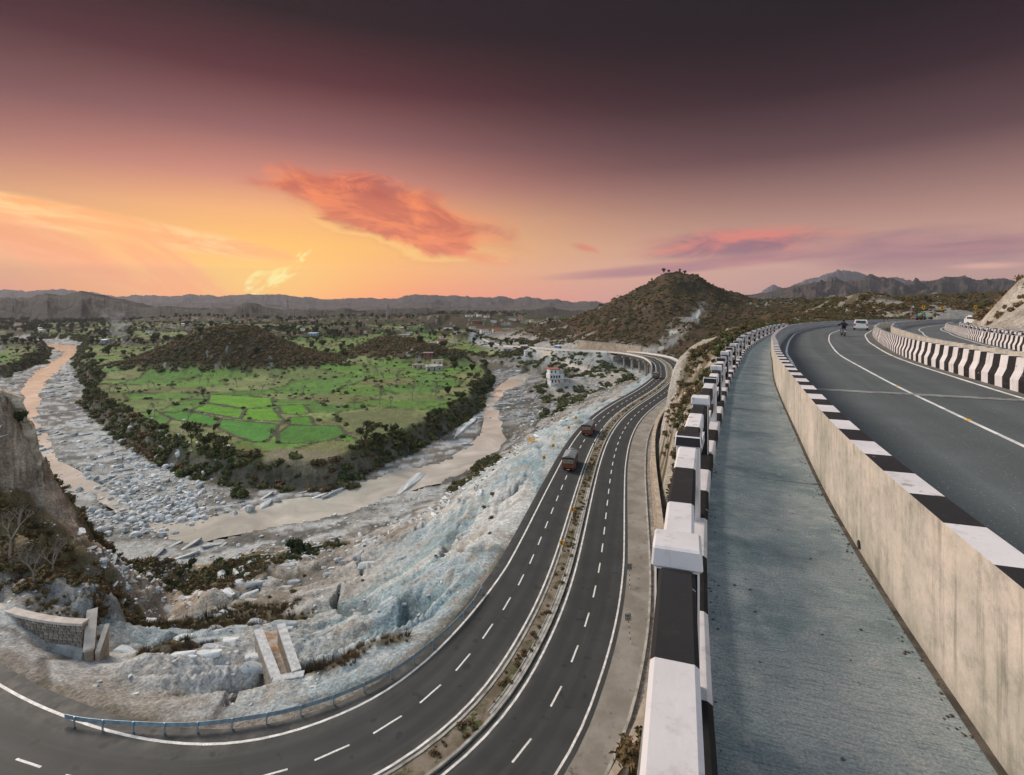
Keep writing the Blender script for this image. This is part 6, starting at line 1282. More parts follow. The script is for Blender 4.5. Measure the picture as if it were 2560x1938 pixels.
# ------------------------------------------------------------------ trucks (front towards +y)
def truck(px, py, off, label, L=7.6, z=None):
    i_ = np.argmin([abs(P(px, py, ZL)[1]-M.at(a, off)[1])+(0 if _s0 < a < S_BR1 else 1e3) for a in M.s]); s_ = M.s[i_]; x0, y0 = (float(v_) for v_ in M.at(s_, off))
    t_ = empty('goods_truck', (x0, y0, float(RZ(y0))+.01), M.dirn(s_)-R(90), label, 'truck'); w = 1.22
    MB().box(-.45, .45, 0, L, .55, .80).obj('chassis', [m_blk3], t_)
    bd = MB(); bd.box(-w, w, 0, .09, .95, 2.75); bd.box(-w, -w+.08, .093, L-1.9, .95, 2.75); bd.box(w-.08, w, .093, L-1.9, .95, 2.75); bd.box(-w, w, L-1.9, L-1.82, .95, 2.75); bd.box(-w, w, 0, L-1.82, .82, .945); bo = bd.obj('cargo_body', [m_rust], t_)
    for z_ in (1.0, 1.35, 2.05, 2.68): MB().box(-w-.03, w+.03, -.05, -.004, z_, z_+.07).obj('cross_rail', [m_brn], bo)
    for x_ in (-w-.02, -.42, .36, w-.05): MB().box(x_, x_+.07, -.075, -.052, .95, 2.75).obj('upright', [m_brn], bo)
    MB().box(-w+.16, w-.16, -.03, -.003, 1.75, 2.5).obj('tail_panel', [mat('faded_grey_green_panel', (.24,.25,.20), .8, .3, 3)], t_)
    for sx in (-1, 1):
        for k in range(7): MB().box(sx*(w+.004) if sx > 0 else -w-.05, sx*(w+.05) if sx > 0 else -w-.004, .3+k*.8, .37+k*.8, .95, 2.75).obj('side_upright', [m_brn], bo)
        MB().box(sx*(w+.052) if sx > 0 else -w-.075, sx*(w+.075) if sx > 0 else -w-.052, 0.1, L-2.0, 1.25, 1.42).obj('side_stripe', [m_blue], bo)
    # sagging tarpaulin with a ridge
    secs = []
    for k in range(9):
        y_ = -.04+(L-1.85)*k/8; d_ = .05*math.sin(k*2.1); secs.append([(-w-.04, y_, 2.3), (-w-.03, y_, 2.85+d_), (-w*.5, y_, 3.15+d_), (0, y_, 3.38+d_*.6), (w*.5, y_, 3.13-d_), (w+.03, y_, 2.83-d_), (w+.04, y_, 2.3), (w*.98, y_, 2.76), (-w*.98, y_, 2.76)])
    loft(secs).obj('tarpaulin', [m_tarp], t_)
    MB().box(-w, w, -.10, -.06, 2.72, 2.92).obj('tarpaulin_hem', [m_blk3], t_)
    cb = loft([[(-1.1, L-1.7, .8), (1.1, L-1.7, .8), (1.1, L-1.7, 2.5), (1.0, L-1.7, 2.7), (-1.0, L-1.7, 2.7), (-1.1, L-1.7, 2.5)], [(-1.12, L-.25, .8), (1.12, L-.25, .8), (1.1, L-.4, 2.4), (1.0, L-.5, 2.6), (-1.0, L-.5, 2.6), (-1.1, L-.4, 2.4)]]).obj('cab', [m_rust], t_)
    for sx in (-1, 1): MB().box(sx*1.105 if sx > 0 else -1.13, sx*1.13 if sx > 0 else -1.105, L-1.4, L-.6, 1.7, 2.3).obj('side_window', [m_glass], cb)
    MB().box(-w, w, -.12, .0, .5, .62).obj('bumper', [m_blk3], t_)
    for sx in (-1, 1): MB().box(sx*.95-.12, sx*.95+.12, -.14, -.121, .63, .78).obj('tail_lamp', [m_lampr], t_); wheel_obj(t_, sx*.98, 1.5, .5, .42); wheel_obj(t_, sx*.98, L-1.1, .5, .3); wheel_obj(t_, sx*.98, 2.6, .5, .42)
    MB().box(-.3, .3, -.15, -.121, .52, .60).obj('number_plate', [m_white], t_); return t_
truck(1412, 1182, -3.9, 'nearer brown-red goods truck with a ridged grey tarpaulin on the highway').scale = (.93,)*3
truck(1465, 1090, -3.9, 'farther brown-red goods truck with grey tarpaulin, ahead of the nearer one').scale = (.93,)*3
tk3 = truck(1640, 948, -5.2, 'small dark red truck coming off the curved bridge', 6.0); tk3.scale = (.8,)*3
# ------------------------------------------------------------------ cars
def car(px, py_base, Yd, label, sc=1.0, off=None, hd=None):
    s_ = U.s_at_y(Yd); x0, y0 = (float(v) for v in U.at(s_, off)); t_ = empty('white_car', (x0, y0, deckz(y0)-.012), (U.dirn(s_)-R(90)) if hd is None else hd, label, 'car'); t_.scale = (sc,)*3
    P_ = [(0, .35), (0, .95), (.28, 1.0), (.42, 1.38), (.8, 1.48), (2.2, 1.46), (3.0, 1.02), (4.0, .85), (4.2, .6), (4.2, .3)]
    def ring(w_, prof_, tum): return [((-1 if w_ < 0 else 1)*(abs(w_)-(tum if z_ > 1.0 else 0)), y_, z_) for y_, z_ in prof_]
    secs = [ring(-.80, P_, .14), ring(-.86, P_, .12) if False else ring(-.84, [(y_+.0, z_-.02) for y_, z_ in P_], .16), ring(.84, [(y_, z_-.02) for y_, z_ in P_], .16), ring(.80, P_, .14)]
    body = loft([secs[1], secs[2]]).obj('body', [m_white], t_)
    MB().add([(-.62,.03,.98),(.62,.03,.98),(.55,.36,1.36),(-.55,.36,1.36)], [(0,1,2,3)]).obj('rear_window', [m_glass], t_, (0, -.02, .01))
    for sx in (-1, 1):
        MB().add([(sx*.845,.5,1.0),(sx*.845,2.6,1.0),(sx*.69,2.15,1.36),(sx*.69,.62,1.36)], [(0,1,2,3)]).obj('side_window', [m_glass], t_, (sx*.012, 0, .01))
        MB().box(sx*.72-.09, sx*.72+.09, -.03, -.003, .62, .95).obj('tail_lamp', [m_lampr], t_)
        for y_ in (.75, 3.35): wheel_obj(t_, sx*.76, y_, .31, .2)
    MB().box(-.82, .82, -.09, .0, .34, .56).obj('rear_bumper', [m_white], t_); MB().box(-.28, .28, -.02, -.003, .68, .80).obj('number_plate', [m_white], t_)
    MB().box(-.6, .6, .5, .53, 1.475, 1.50).obj('roof_rail', [m_steel], t_); return t_
car(0, 0, 76, 'white hatchback driving away round the bend of the upper road', 1.12, 5.5, R(-34)).location = (55.2, 81.0, deckz(81.0)-.012)
# ------------------------------------------------------------------ van
s_ = U.s_at_y(132); x0, y0 = (float(v) for v in U.at(s_, 17.6)); x0, y0, _z = PD(2415, 807); x0 = x0*.84; y0 = y0*.84
van = empty('minibus_van', (x0, y0, deckz(y0)+.0), R(-160), 'white minibus van with blue windscreen band coming towards the bend', 'van')
for nm, b_, m_ in [('body', (-.92,.92,0,4.9,.35,1.5), m_white), ('cabin', (-.9,.9,.35,4.9,1.503,2.15), m_white), ('raised_roof', (-.8,.8,.8,4.8,2.153,2.45), m_white)]:
    MB().box(*b_, 0, .06 if nm != 'body' else .03, .12 if nm != 'body' else .02).obj(nm, [m_], van)
MB().box(-.8, .8, 4.80, 4.93, 1.55, 1.95).obj('windscreen', [m_glass], van); MB().box(-.8, .8, 4.75, 4.92, 1.96, 2.14).obj('blue_band', [m_blue], van); MB().box(-.7, .7, 4.905, 4.96, .8, 1.05).obj('grille', [m_blk3], van); MB().box(-.92, .92, 4.9, 5.0, .35, .6).obj('bumper', [m_white], van)
for sx in (-1, 1):
    MB().box(sx*.91 if sx > 0 else -.94, sx*.94 if sx > 0 else -.91, .7, 4.3, 1.55, 2.0).obj('side_window', [m_glass], van)
    for y_ in (.9, 3.9): wheel_obj(van, sx*.82, y_, .34, .22)
    MB().box(sx*.72-.13, sx*.72+.13, 4.905, 4.95, .82, 1.05).obj('headlight', [paint('clear_lamp', (.7,.7,.65), .2)], van)
van.scale = (.95,)*3
# ------------------------------------------------------------------ people
def person(name, loc, rz, label, joints, edges, radii, mats_, sc=1.0, group=None, head=None, legm=None, cat='person'):
    o = empty(name, loc, rz, label, cat, group); o.scale = (sc,)*3
    me = bpy.data.meshes.new('body'); me.from_pydata(joints, edges, []); ob = link('body', me, o); me.materials.append(mats_[0])
    if len(mats_) > 1: me.materials.append(mats_[1])
    md = ob.modifiers.new('skin', 'SKIN'); 
    for i_, r__ in enumerate(radii): me.skin_vertices[0].data[i_].radius = (r__, r__)
    me.skin_vertices[0].data[0].use_root = True
    sbd = ob.modifiers.new('sub', 'SUBSURF'); sbd.levels = 1; sbd.render_levels = 1
    dg = bpy.context.evaluated_depsgraph_get(); ev = ob.evaluated_get(dg); m2 = bpy.data.meshes.new_from_object(ev); ob.modifiers.clear(); ob.data = m2
    if not m2.materials: m2.materials.append(mats_[0])
    if len(mats_) > 1:
        if len(m2.materials) < 2: m2.materials.append(mats_[1])
        for p_ in m2.polygons: p_.material_index = 1 if p_.center.z < (legm or .9) else 0
    if head:
        bm = bmesh.new(); bmesh.ops.create_uvsphere(bm, u_segments=12, v_segments=8, radius=.11)
        for v in bm.verts: v.co.z *= 1.2
        hm_ = bpy.data.meshes.new('head'); bm.to_mesh(hm_); bm.free(); hm_.materials.append(m_skin); h_ = link('head', hm_, o, head)
        bm = bmesh.new(); bmesh.ops.create_uvsphere(bm, u_segments=12, v_segments=8, radius=.125)
        for v in bm.verts: v.co.z = v.co.z*1.15+.02; v.co.y -= .02
        hm2 = bpy.data.meshes.new('hair'); bm.to_mesh(hm2); bm.free(); hm2.materials.append(m_blk3); bmf = link('hair', hm2, h_, (0, -.015, .02))
    return o
SJ = [(0,0,.95),(0,0,1.2),(0,0,1.42),(0,0,1.55),(.18,0,1.40),(.24,.02,1.12),(.22,.08,.88),(-.18,0,1.40),(-.24,.02,1.12),(-.22,.08,.88),(.10,0,.86),(.11,.02,.48),(.11,-.02,.08),(.11,.12,.03),(-.10,0,.86),(-.11,.02,.48),(-.11,-.02,.08),(-.11,.12,.03)]
SEe = [(0,1),(1,2),(2,3),(2,4),(4,5),(5,6),(2,7),(7,8),(8,9),(0,10),(10,11),(11,12),(12,13),(0,14),(14,15),(15,16),(16,17)]
SR = [.15,.14,.13,.06,.065,.05,.035,.065,.05,.035,.09,.065,.045,.04,.09,.065,.045,.04]
for px, py, Yp, top, leg, lb, sc_ in [(2275,779,196,m_cloth_d,m_cloth_b,'person in a dark top standing on the grey mound, leftmost of the three standing',1.35),(2278.5,778.5,195,m_cloth_t,m_cloth_t,'person in tan clothes standing in the middle on the grey mound',1.4),(2283,778,196,m_cloth_w,m_cloth_d,'person in a white shirt standing on the grey mound, rightmost of the three standing',1.35)]:
    x_, y_, z_ = P(px, py, None, Yp); z_ = max(z_, float(height(np.array([x_]), np.array([y_]))[0])); person('person', (x_, y_, z_), R(180), lb, SJ, SEe, SR, [top, leg], sc_, None, (0, .0, 1.68))
x_, y_, _ = P(2262, 782, None, 196); z_ = float(height(np.array([x_]), np.array([y_]))[0]); SIT = [(a, b_ if z_ > .9 else b_, c_) for a, b_, c_ in SJ]
SIT = [(0,0,.35),(0,.0,.6),(0,.02,.82),(0,.03,.95),(.18,.02,.8),(.24,.15,.55),(.16,.32,.42),(-.18,.02,.8),(-.24,.15,.55),(-.16,.32,.42),(.10,.08,.32),(.12,.45,.45),(.12,.5,.08),(.12,.62,.03),(-.10,.08,.32),(-.12,.45,.45),(-.12,.5,.08),(-.12,.62,.03)]
person('person', (x_, y_, z_), R(180), 'person in dark clothes sitting at the left end of the grey mound', SIT, SEe, SR, [m_cloth_d], 1.35, None, (0, .03, 1.08))
# ------------------------------------------------------------------ motorcycle with rider
s_ = U.s_at_y(57.5); bx, by = PD(2113, 842)[:2]; mo_ = empty('motorcycle', (bx, by, deckz(by)-.012), R(-22), 'dark motorcycle ridden away along the upper road', 'motorcycle')
def mwheel(y_):
    mb_ = MB(); bm = bmesh.new(); v = []; f = []; n, m2 = 20, 8
    for i in range(n):
        for j in range(m2):
            a, b_ = 2*math.pi*i/n, 2*math.pi*j/m2; rr = .25+.055*math.cos(b_); v.append((.055*math.sin(b_), rr*math.cos(a), .305+rr*math.sin(a)))
    for i in range(n):
        for j in range(m2): f.append((i*m2+j, ((i+1) % n)*m2+j, ((i+1) % n)*m2+(j+1) % m2, i*m2+(j+1) % m2))
    mb_.add(v, f); o = mb_.obj('wheel', [m_tyre], mo_, (0, y_, 0)); m3 = MB()
    for k in range(5): a = math.pi*k/5; m3.tube((0, math.cos(a)*.24, .305+math.sin(a)*.24), (0, -math.cos(a)*.24, .305-math.sin(a)*.24), .012, n=4)
    m3.obj('spokes', [m_steel], o)
mwheel(.35); mwheel(1.65)
MB().tube((0, .35, .32), (0, .95, .40), .035).tube((0, 1.65, .31), (0, 1.42, .95), .03).tube((0, .95, .4), (0, 1.42, .85), .035).tube((0, .5, .75), (0, 1.4, .8), .03).obj('frame', [m_steel], mo_)
loft([[(-.11, .95, .78), (.11, .95, .78), (.08, .95, .92), (-.08, .95, .92)], [(-.15, 1.2, .75), (.15, 1.2, .75), (.11, 1.2, 1.0), (-.11, 1.2, 1.0)], [(-.07, 1.42, .82), (.07, 1.42, .82), (.05, 1.42, .95), (-.05, 1.42, .95)]]).obj('fuel_tank', [m_red], mo_)
MB().box(-.13, .13, .2, .95, .76, .85, 0, .03, .03).obj('saddle', [m_blk3], mo_); MB().box(-.14, .14, .85, 1.3, .35, .68, 0, .03, .03).obj('engine', [m_steel], mo_)
MB().box(-.07, .07, .02, .12, .72, .82).obj('tail_lamp', [m_lampr], mo_); MB().box(-.09, .09, -.01, .04, .5, .62).obj('number_plate', [m_white], mo_); MB().tube((-.36, 1.30, 1.06), (.36, 1.30, 1.06), .018).obj('handlebar', [m_steel], mo_); MB().tube((.16, .2, .32), (.13, 1.1, .30), .04).obj('exhaust_pipe', [m_steel], mo_)
for sx in (-1, 1): MB().tube((sx*.3, 1.3, 1.06), (sx*.38, 1.3, 1.22), .008).box(sx*.38-.06, sx*.38+.06, 1.29, 1.31, 1.2, 1.28).obj('mirror', [m_blk3], mo_)
RJ = [(0,.6,.95),(0,.62,1.18),(0,.68,1.38),(0,.72,1.50),(.20,.70,1.36),(.36,.90,1.18),(.33,1.22,1.08),(-.20,.70,1.36),(-.36,.90,1.18),(-.33,1.22,1.08),(.13,.68,.90),(.24,1.02,.80),(.22,.86,.42),(.22,.98,.36),(-.13,.68,.90),(-.24,1.02,.80),(-.22,.86,.42),(-.22,.98,.36)]
rd = person('person', (bx, by, deckz(by)-.012), R(-22), 'person in a black jacket and blue jeans riding the motorcycle', RJ, SEe, [.16,.16,.16,.07,.08,.06,.04,.08,.06,.04,.10,.075,.05,.045,.10,.075,.05,.045], [m_cloth_d, m_cloth_b], 1.0, None, (0, .76, 1.64), .93)
mo_.scale = (1.08,)*3; rd.scale = (1.08,)*3
# ------------------------------------------------------------------ loaded tractor-trailer by the mound
x_, y_, _ = P(2298, 800, None, 188); tz = -45*188/1280; tr = empty('loaded_trailer', (x_, y_, tz), R(10), 'small loaded truck parked by the grey mound with a green cover and red load', 'vehicle'); tr.scale = (1.05,)*3
MB().box(-2.2, .3, -.8, .8, .6, 1.5).obj('cargo_body', [m_brn], tr); MB().box(.5, 2.0, -.75, .75, .5, 1.2, 0, .08, .05).obj('bonnet', [m_blk3], tr)
loft([[(.2, -.8, 1.3), (.2, .8, 1.3), (.2, .7, 2.1), (.2, -.7, 2.1)], [(1.1, -.85, 1.25), (1.1, .85, 1.25), (1.1, .6, 2.5), (1.1, -.6, 2.5)], [(1.9, -.75, 1.25), (1.9, .75, 1.25), (1.9, .6, 2.2), (1.9, -.6, 2.2)]]).obj('green_cover', [m_green], tr)
MB().box(.0, .7, -.86, .0, 1.2, 2.0, 0, .1, .1).obj('red_load', [m_red], tr); MB().tube((-1.6, -.3, 1.4), (-1.6, -.3, 2.0), .3, n=12).obj('blue_drum', [m_blue], tr)
for xx in (-1.6, 1.4):
    for yy in (-.75, .75): mb_ = MB(); mb_.tube((xx, yy-.12, .45), (xx, yy+.12, .45), .45, n=16); mb_.obj('wheel', [m_tyre], tr)
x_, y_, _ = P(2278, 800, None, 186); cn = empty('traffic_cone', (x_, y_, tz), 0, 'orange traffic cone standing beside the loaded truck', 'cone'); MB().tube((0, 0, .05), (0, 0, 1.1), .22, .05, 10).obj('cone', [paint('orange', (.8,.15,.02))], cn); MB().box(-.3, .3, -.3, .3, 0, .05).obj('base', [m_blk3], cn)
# ------------------------------------------------------------------ road signs
def chevron_sign(x_, y_, z_, yaw, label, hgt=1.9, sz=.32, flip=1, striped=True, group=None):
    s_ = empty('chevron_sign', (x_, y_, z_), yaw, label, 'road sign', group)
    n_ = 7
    for k in range(n_): MB().tube((0, 0, hgt*k/n_), (0, 0, hgt*(k+1)/n_), .04, n=6).obj('post', [m_blk3 if k % 2 and striped else m_white], s_)
    bd = MB().box(-sz, sz, -.03, .0, hgt-.05, hgt+sz*2.1).obj('board', [m_yel], s_)
    c_ = hgt+sz; w_ = sz*.34; f_ = flip; v = [(-f_*.55*sz, -.036, c_+.8*sz), (-f_*.05*sz, -.036, c_+.8*sz), (f_*.6*sz, -.036, c_), (-f_*.05*sz, -.036, c_-.8*sz), (-f_*.55*sz, -.036, c_-.8*sz), (f_*.05*sz, -.036, c_)]
    MB().add(v, [(0, 1, 2, 5), (5, 2, 3, 4)]).obj('chevron_mark', [m_blk3], bd); return s_
for k, (px, py, top, lb) in enumerate([(1383,1152,1132,'yellow chevron sign in the row left of the highway, nearest the nearer truck'),(1422,1102,1082,'yellow chevron sign in the row left of the highway, between the trucks'),(1440,1075,1058,'yellow chevron sign in the row left of the highway, beside the farther truck'),(1360,1185,1170,'yellow chevron sign on the pale silt, lowest of the row left of the highway')]):
    x_, y_, _ = P(px, py, ZL-1.0); z_ = float(height(np.array([x_]), np.array([y_]))[0]); chevron_sign(x_, y_, z_, R(0), lb, 2.0, .30)
for px, py, lb in [(1431,1300,'yellow chevron sign standing in the planted median, farther of the two'),(1404,1388,'yellow chevron sign standing in the planted median, nearer of the two')]:
    x_, y_, _ = P(px, py, ZL+.1); chevron_sign(x_, y_, ZL+.1, R(5), lb, 1.3, .26, -1, False)
for px, lb in [(2355,'yellow chevron sign on a striped post before the grey mound'),(2309,'yellow chevron sign above the loaded truck'),(2439,'yellow chevron sign beyond the minibus at the end of the bend')]:
    x_, y_, _ = P(px, 797, None, 186); chevron_sign(x_, y_, -(797-755)*186/1280, 0, lb, 3.6 if px != 2355 else 3.3, .6)
for px, py, lb in [(1574,1471,'small black and white number board on a striped post, farther one on the shoulder'),(1577,1607,'small black and white number board on a striped post, nearer one on the shoulder')]:
    px2 = px+(14 if py > 1500 else 0); x_, y_, _ = P(px if py < 1500 else 1577, py if py < 1500 else 1607, ZL)
    nb = empty('number_board', (x_, y_, ZL), R(0), lb, 'sign')
    if py > 1500: nb.rotation_euler = (0, R(-6), 0)
    for k in range(8): MB().tube((0, 0, .27*k), (0, 0, .27*(k+1)), .03, n=6).obj('post', [m_blk3 if k % 2 else m_white], nb)
    bd = MB().box(-.27, .27, -.03, 0, 2.1, 2.75).obj('board', [m_blk3], nb)
    fr = MB(); [fr.box(*b_) for b_ in [(-.2,.2,-.036,-.031,2.66,2.70),(-.2,.2,-.036,-.031,2.15,2.19),(-.2,-.16,-.036,-.031,2.19,2.66),(.16,.2,-.036,-.031,2.19,2.66),(-.02,.02,-.036,-.031,2.26,2.58),(-.12,.12,-.036,-.031,2.40,2.44)]]; fr.obj('white_marking', [m_white], bd)
# dark little shrub at the foot of the farther board
x_, y_, _ = P(1593, 1438, ZL); 
# yellow striped works barrier at the edge of the silt
x_, y_, _ = P(1328, 1112, -34.3); z_ = float(height(np.array([x_]), np.array([y_]))[0]); wb = empty('works_barrier', (x_, y_, z_), R(20), 'yellow slatted works barrier at the edge of the pale silt', 'barrier')
for k in range(6): MB().box(-.95+k*.34, -.75+k*.34, -.03, .03, .15, 1.35).obj('slat', [m_yel], wb)
for z2 in (.2, 1.3): MB().box(-1.0, 1.0, -.06, -.035, z2, z2+.08).obj('rail', [m_yel], wb)
# dark guide posts along the median far part
gp_ = MB(); gp_.tube((0, 0, 0), (0, 0, .75), .07, n=8); gp_.box(-.14, .14, -.10, .10, .75, 1.0); gpm = gp_.me('guide_post', [m_blk3])
for px, py in [(1516,1078),(1502,1092),(1488,1117),(1540,1050),(1552,1035),(1565,1020),(1577,1008)]:
    i_ = np.argmin(np.abs(M.at(M.s, -.9)[1][:int(np.argmax(M.p[:, 0]))]-P(px, py, ZL)[1])+(M.s[:int(np.argmax(M.p[:, 0]))] < _s0)*999); a, b_ = (float(v) for v in M.at(M.s[i_], -.9)); tag(link('guide_post', gpm, None, (a, b_, ZL+.16)), 'short dark guide post on the left kerb of the highway median', 'post', 'guide posts on the median')
# bus on the far road
i_ = int(np.argmin(np.hypot(M.p[:, 0]-P(1400,871,-38.5)[0], M.p[:, 1]-P(1400,871,-38.5)[1]))); a, b_ = (float(v) for v in M.at(M.s[i_], 4)); bs = empty('bus', (a, b_, float(RZ(b_))+.01), M.dirn(M.s[i_])-R(90), 'small blue and white bus on the far road below the big hill', 'bus')
MB().box(-1.2, 1.2, -4, 4, .5, 1.5).obj('lower_body', [m_blue], bs); MB().box(-1.18, 1.18, -3.95, 3.95, 1.503, 2.3).obj('windows', [m_glass], bs); MB().box(-1.2, 1.2, -4, 4, 2.303, 2.8).obj('roof', [m_white], bs)
for sx in (-1, 1):
    for yy in (-2.6, 2.6): wheel_obj(bs, sx*1.05, yy, .48, .3)
# ------------------------------------------------------------------ houses
HC = {'white': (.70,.70,.69), 'cream': (.62,.52,.34), 'brick': (.20,.085,.06), 'grey': (.35,.34,.33), 'tan': (.45,.36,.26), 'blue': (.25,.42,.62), 'pink': (.58,.38,.32), 'red': (.26,.08,.065)}
HMt = {k: mat('wall_'+k, v, .85, .15, .8, .1, 6) for k, v in HC.items()}; m_slab = mat('roof_slab', (.32,.31,.30), .9, .2, .8); m_tin = mat('tin_roof', (.45,.47,.48), .5, .2, .8)
def house(px, py, z_, w, d_, h_, col, label, rz=0.0, roof='slab', storeys=1, group=None, world=None):
    x_, y_ = world if world else P(px, py, z_)[:2]; zz = float(height(np.array([x_]), np.array([y_]))[0]); o = empty('house', (x_, y_, zz-.1), rz, label, 'house', group)
    wl_ = MB().box(-w/2, w/2, -d_/2, d_/2, -1.5, h_*storeys).obj('wall', [HMt[col]], o)
    if roof == 'slab': MB().box(-w/2-.35, w/2+.35, -d_/2-.35, d_/2+.35, h_*storeys+.003, h_*storeys+.25).obj('roof', [m_slab], o)
    elif roof == 'pitch': MB().prism([(-d_/2-.4, h_*storeys), (0, h_*storeys+d_*.28), (d_/2+.4, h_*storeys)], -w/2-.4, w/2+.4).obj('roof', [HMt['red'] if col != 'red' else m_tin], o)
    else: MB().prism([(-d_/2-.4, h_*storeys+.2), (d_/2+.4, h_*storeys+1.1), (d_/2+.4, h_*storeys+1.0), (-d_/2-.4, h_*storeys+.1)], -w/2-.4, w/2+.4).obj('roof', [m_tin], o)
    if w > 5:
        for st in range(storeys):
            n = max(1, int(w/3.2))
            for k in range(n):
                xx = -w/2+w*(k+.5)/n
                if st == 0 and k == n//2: MB().box(xx-.5, xx+.5, -d_/2-.05, -d_/2-.004, 0, 2.1).obj('door', [m_blk3], o)
                else: MB().box(xx-.5, xx+.5, -d_/2-.05, -d_/2-.004, st*h_+.95, st*h_+2.05).obj('window', [m_glass], o)
    return o
ZF = -48
for args in [(1071,910,7,5,'brick','dark red brick house beside the yellow one at the river bank','slab',1),(1093,914,8,5,'cream','pale yellow house with dark windows on the river bank','slab',1),(1085,925,11,4,'grey','low ruined grey shed in front of the yellow house','shed',1),(1045,921,8,4,'tan','low tan shed left of the brick house','slab',1),
 (277,852,7,6,'tan','orange-tan house in the smoky farmyard','slab',1),(262,856,6,5,'blue','small pale blue hut in the smoky farmyard','shed',1),(375,837,9,6,'white','white house left of the village green','slab',1),(415,831,9,6,'tan','tan house in the row behind the village green','slab',1),(434,831,8,6,'cream','cream house at the right end of the row behind the green','slab',1),
 (562,845,10,7,'white','white house beside the low brown hill','slab',1),(505,855,8,5,'white','white hut among trees below the pylon','shed',1),(520,853,6,5,'grey','grey hut next to the white hut below the pylon','shed',1),(0,872,7,5,'white','small white house at the left edge of the picture','slab',1),
 (108,827,9,6,'white','small white house on the far left plain','slab',1),(45,812,12,6,'white','long white building under the dark ridge at far left','pitch',1),(70,812,10,6,'white','white building just right of the long one at far left','slab',1),(198,796,16,8,'blue','pale blue-white long building on the dark ridge foot','slab',1),
 (757,838,6,5,'white','small white temple tower on the terraces','slab',2),(783,849,12,6,'blue','low blue-roofed house on the terraces','shed',1),(985,800,10,7,'blue','bright blue-roofed house on the wooded rise','shed',1),(923,797,12,7,'white','white house on the wooded rise, left of the blue one','slab',1),(1015,800,9,6,'tan','tan house right of the blue-roofed one','slab',1),(1030,825,14,7,'white','long white house by the river trees','slab',1),(905,830,7,5,'white','small white house above the pale rocks','slab',1),
 (1107,857,12,7,'white','white house with a red top in the village on the right bank','pitch',1),(1122,860,9,6,'tan','tan house in the village on the right bank','slab',1),(1080,862,9,6,'white','white house at the left end of the right bank village','slab',1),(1135,862,8,6,'cream','cream house at the right end of the right bank village','slab',1),
 (1148,838,14,8,'white','large bright white house among the trees','slab',2),(1160,842,10,7,'white','white house joined to the right of the large one','slab',1),(1108,845,9,6,'white','small white house with a pitched roof in the green field','pitch',1),(1120,826,14,7,'red','red-roofed long building in the far town','pitch',1),(1190,818,16,9,'red','red block in the far town','slab',1),(1183,812,16,8,'tan','long tan roofed hall in the far town','slab',1)]:
    px, py, w, d_, c_, lb, rf_, st = args
    if py < 825: w *= 1.0
    house(px, py, ZF, w, d_, 3.0, c_, lb, random.uniform(-.3, .3), rf_, st)
random.seed(8)
for k in range(46):
    px = random.uniform(1140, 1400); py = random.uniform(806, 832); 
    if px < 1200 and py > 826: continue
    x_, y_ = P(px, py, ZF)[:2]
    house(0, 0, 0, random.uniform(8, 14), random.uniform(6, 8), 3.2, random.choice(['white','white','cream','grey','pink','tan']), 'small pale house in the far town beyond the river', random.uniform(-.5, .5), random.choice(['slab','slab','pitch']), random.choice([1, 1, 2]), 'houses of the far town', (x_, y_))
for k in range(30):
    px = random.choice([random.uniform(0, 150), random.uniform(850, 1120), random.uniform(150, 700)]); py = random.uniform(803, 832); x_, y_ = P(px, py, ZF)[:2]
    house(0, 0, 0, random.uniform(7, 11), random.uniform(5, 7), 3.0, random.choice(['white','cream','grey','tan']), 'small farmhouse among the trees of the wide valley', random.uniform(-.5, .5), random.choice(['slab','pitch','shed']), 1, 'farmhouses in the valley', (x_, y_))
# the white three-storey house above the river
x_, y_, _ = P(1388, 950, -46); z_ = float(height(np.array([x_]), np.array([y_]))[0])-.3; wh = empty('white_house', (x_, y_, z_), R(12), 'white three-storey house with a red roof edge standing above the river', 'house')
m_hw = mat('house_white', (.60,.62,.64), .8, .1, .6, .1, 6)
MB().box(-3.6, 4.2, -3, 4, -2.5, 2.4).obj('ground_floor', [m_hw], wh); MB().box(-4.4, 4.3, -3.8, 4, 2.403, 5.2).obj('first_floor', [m_hw], wh); MB().box(-4.0, 1.8, -2.4, 3.6, 5.203, 7.9).obj('top_floor', [m_hw], wh); MB().box(1.82, 4.25, -2.8, 3.4, 5.203, 7.5).obj('stair_tower', [HMt['grey']], wh)
MB().box(-4.3, 2.1, -2.9, 3.8, 7.903, 8.25).obj('roof_edge', [mat('brick_red_edge', (.38,.12,.09), .8)], wh); MB().tube((2.4, 0, 7.51), (2.4, 0, 8.7), .6, n=12).obj('water_tank', [m_blk3], wh)
for k in range(3): MB().box(-3.0+k*2.0, -2.2+k*2.0, -3.05, -3.004, .3, 1.7).obj('window', [m_glass], wh)
for k in range(4): MB().box(-3.9+k*1.6, -2.9+k*1.6, -3.85, -3.804, 3.1, 4.5).obj('window', [m_glass], wh)
for k in range(2): MB().box(-3.2+k*2.2, -2.4+k*2.2, -2.45, -2.404, 5.9, 7.2).obj('window', [m_glass], wh)
MB().box(3.0, 3.5, -3.05, -3.004, 3.4, 4.1).obj('window', [m_glass], wh); MB().box(2.6, 4.8, -4.4, -3.1, .1, .35).obj('porch_slab', [m_slab], wh); MB().box(-4.5, -.5, -3.95, -3.86, 5.2, 5.5).obj('balcony_rail', [m_hw], wh); MB().box(1.3, 2.1, -3.06, -3.005, -.2, 1.7).obj('door', [paint('orange_door', (.5,.2,.06))], wh)
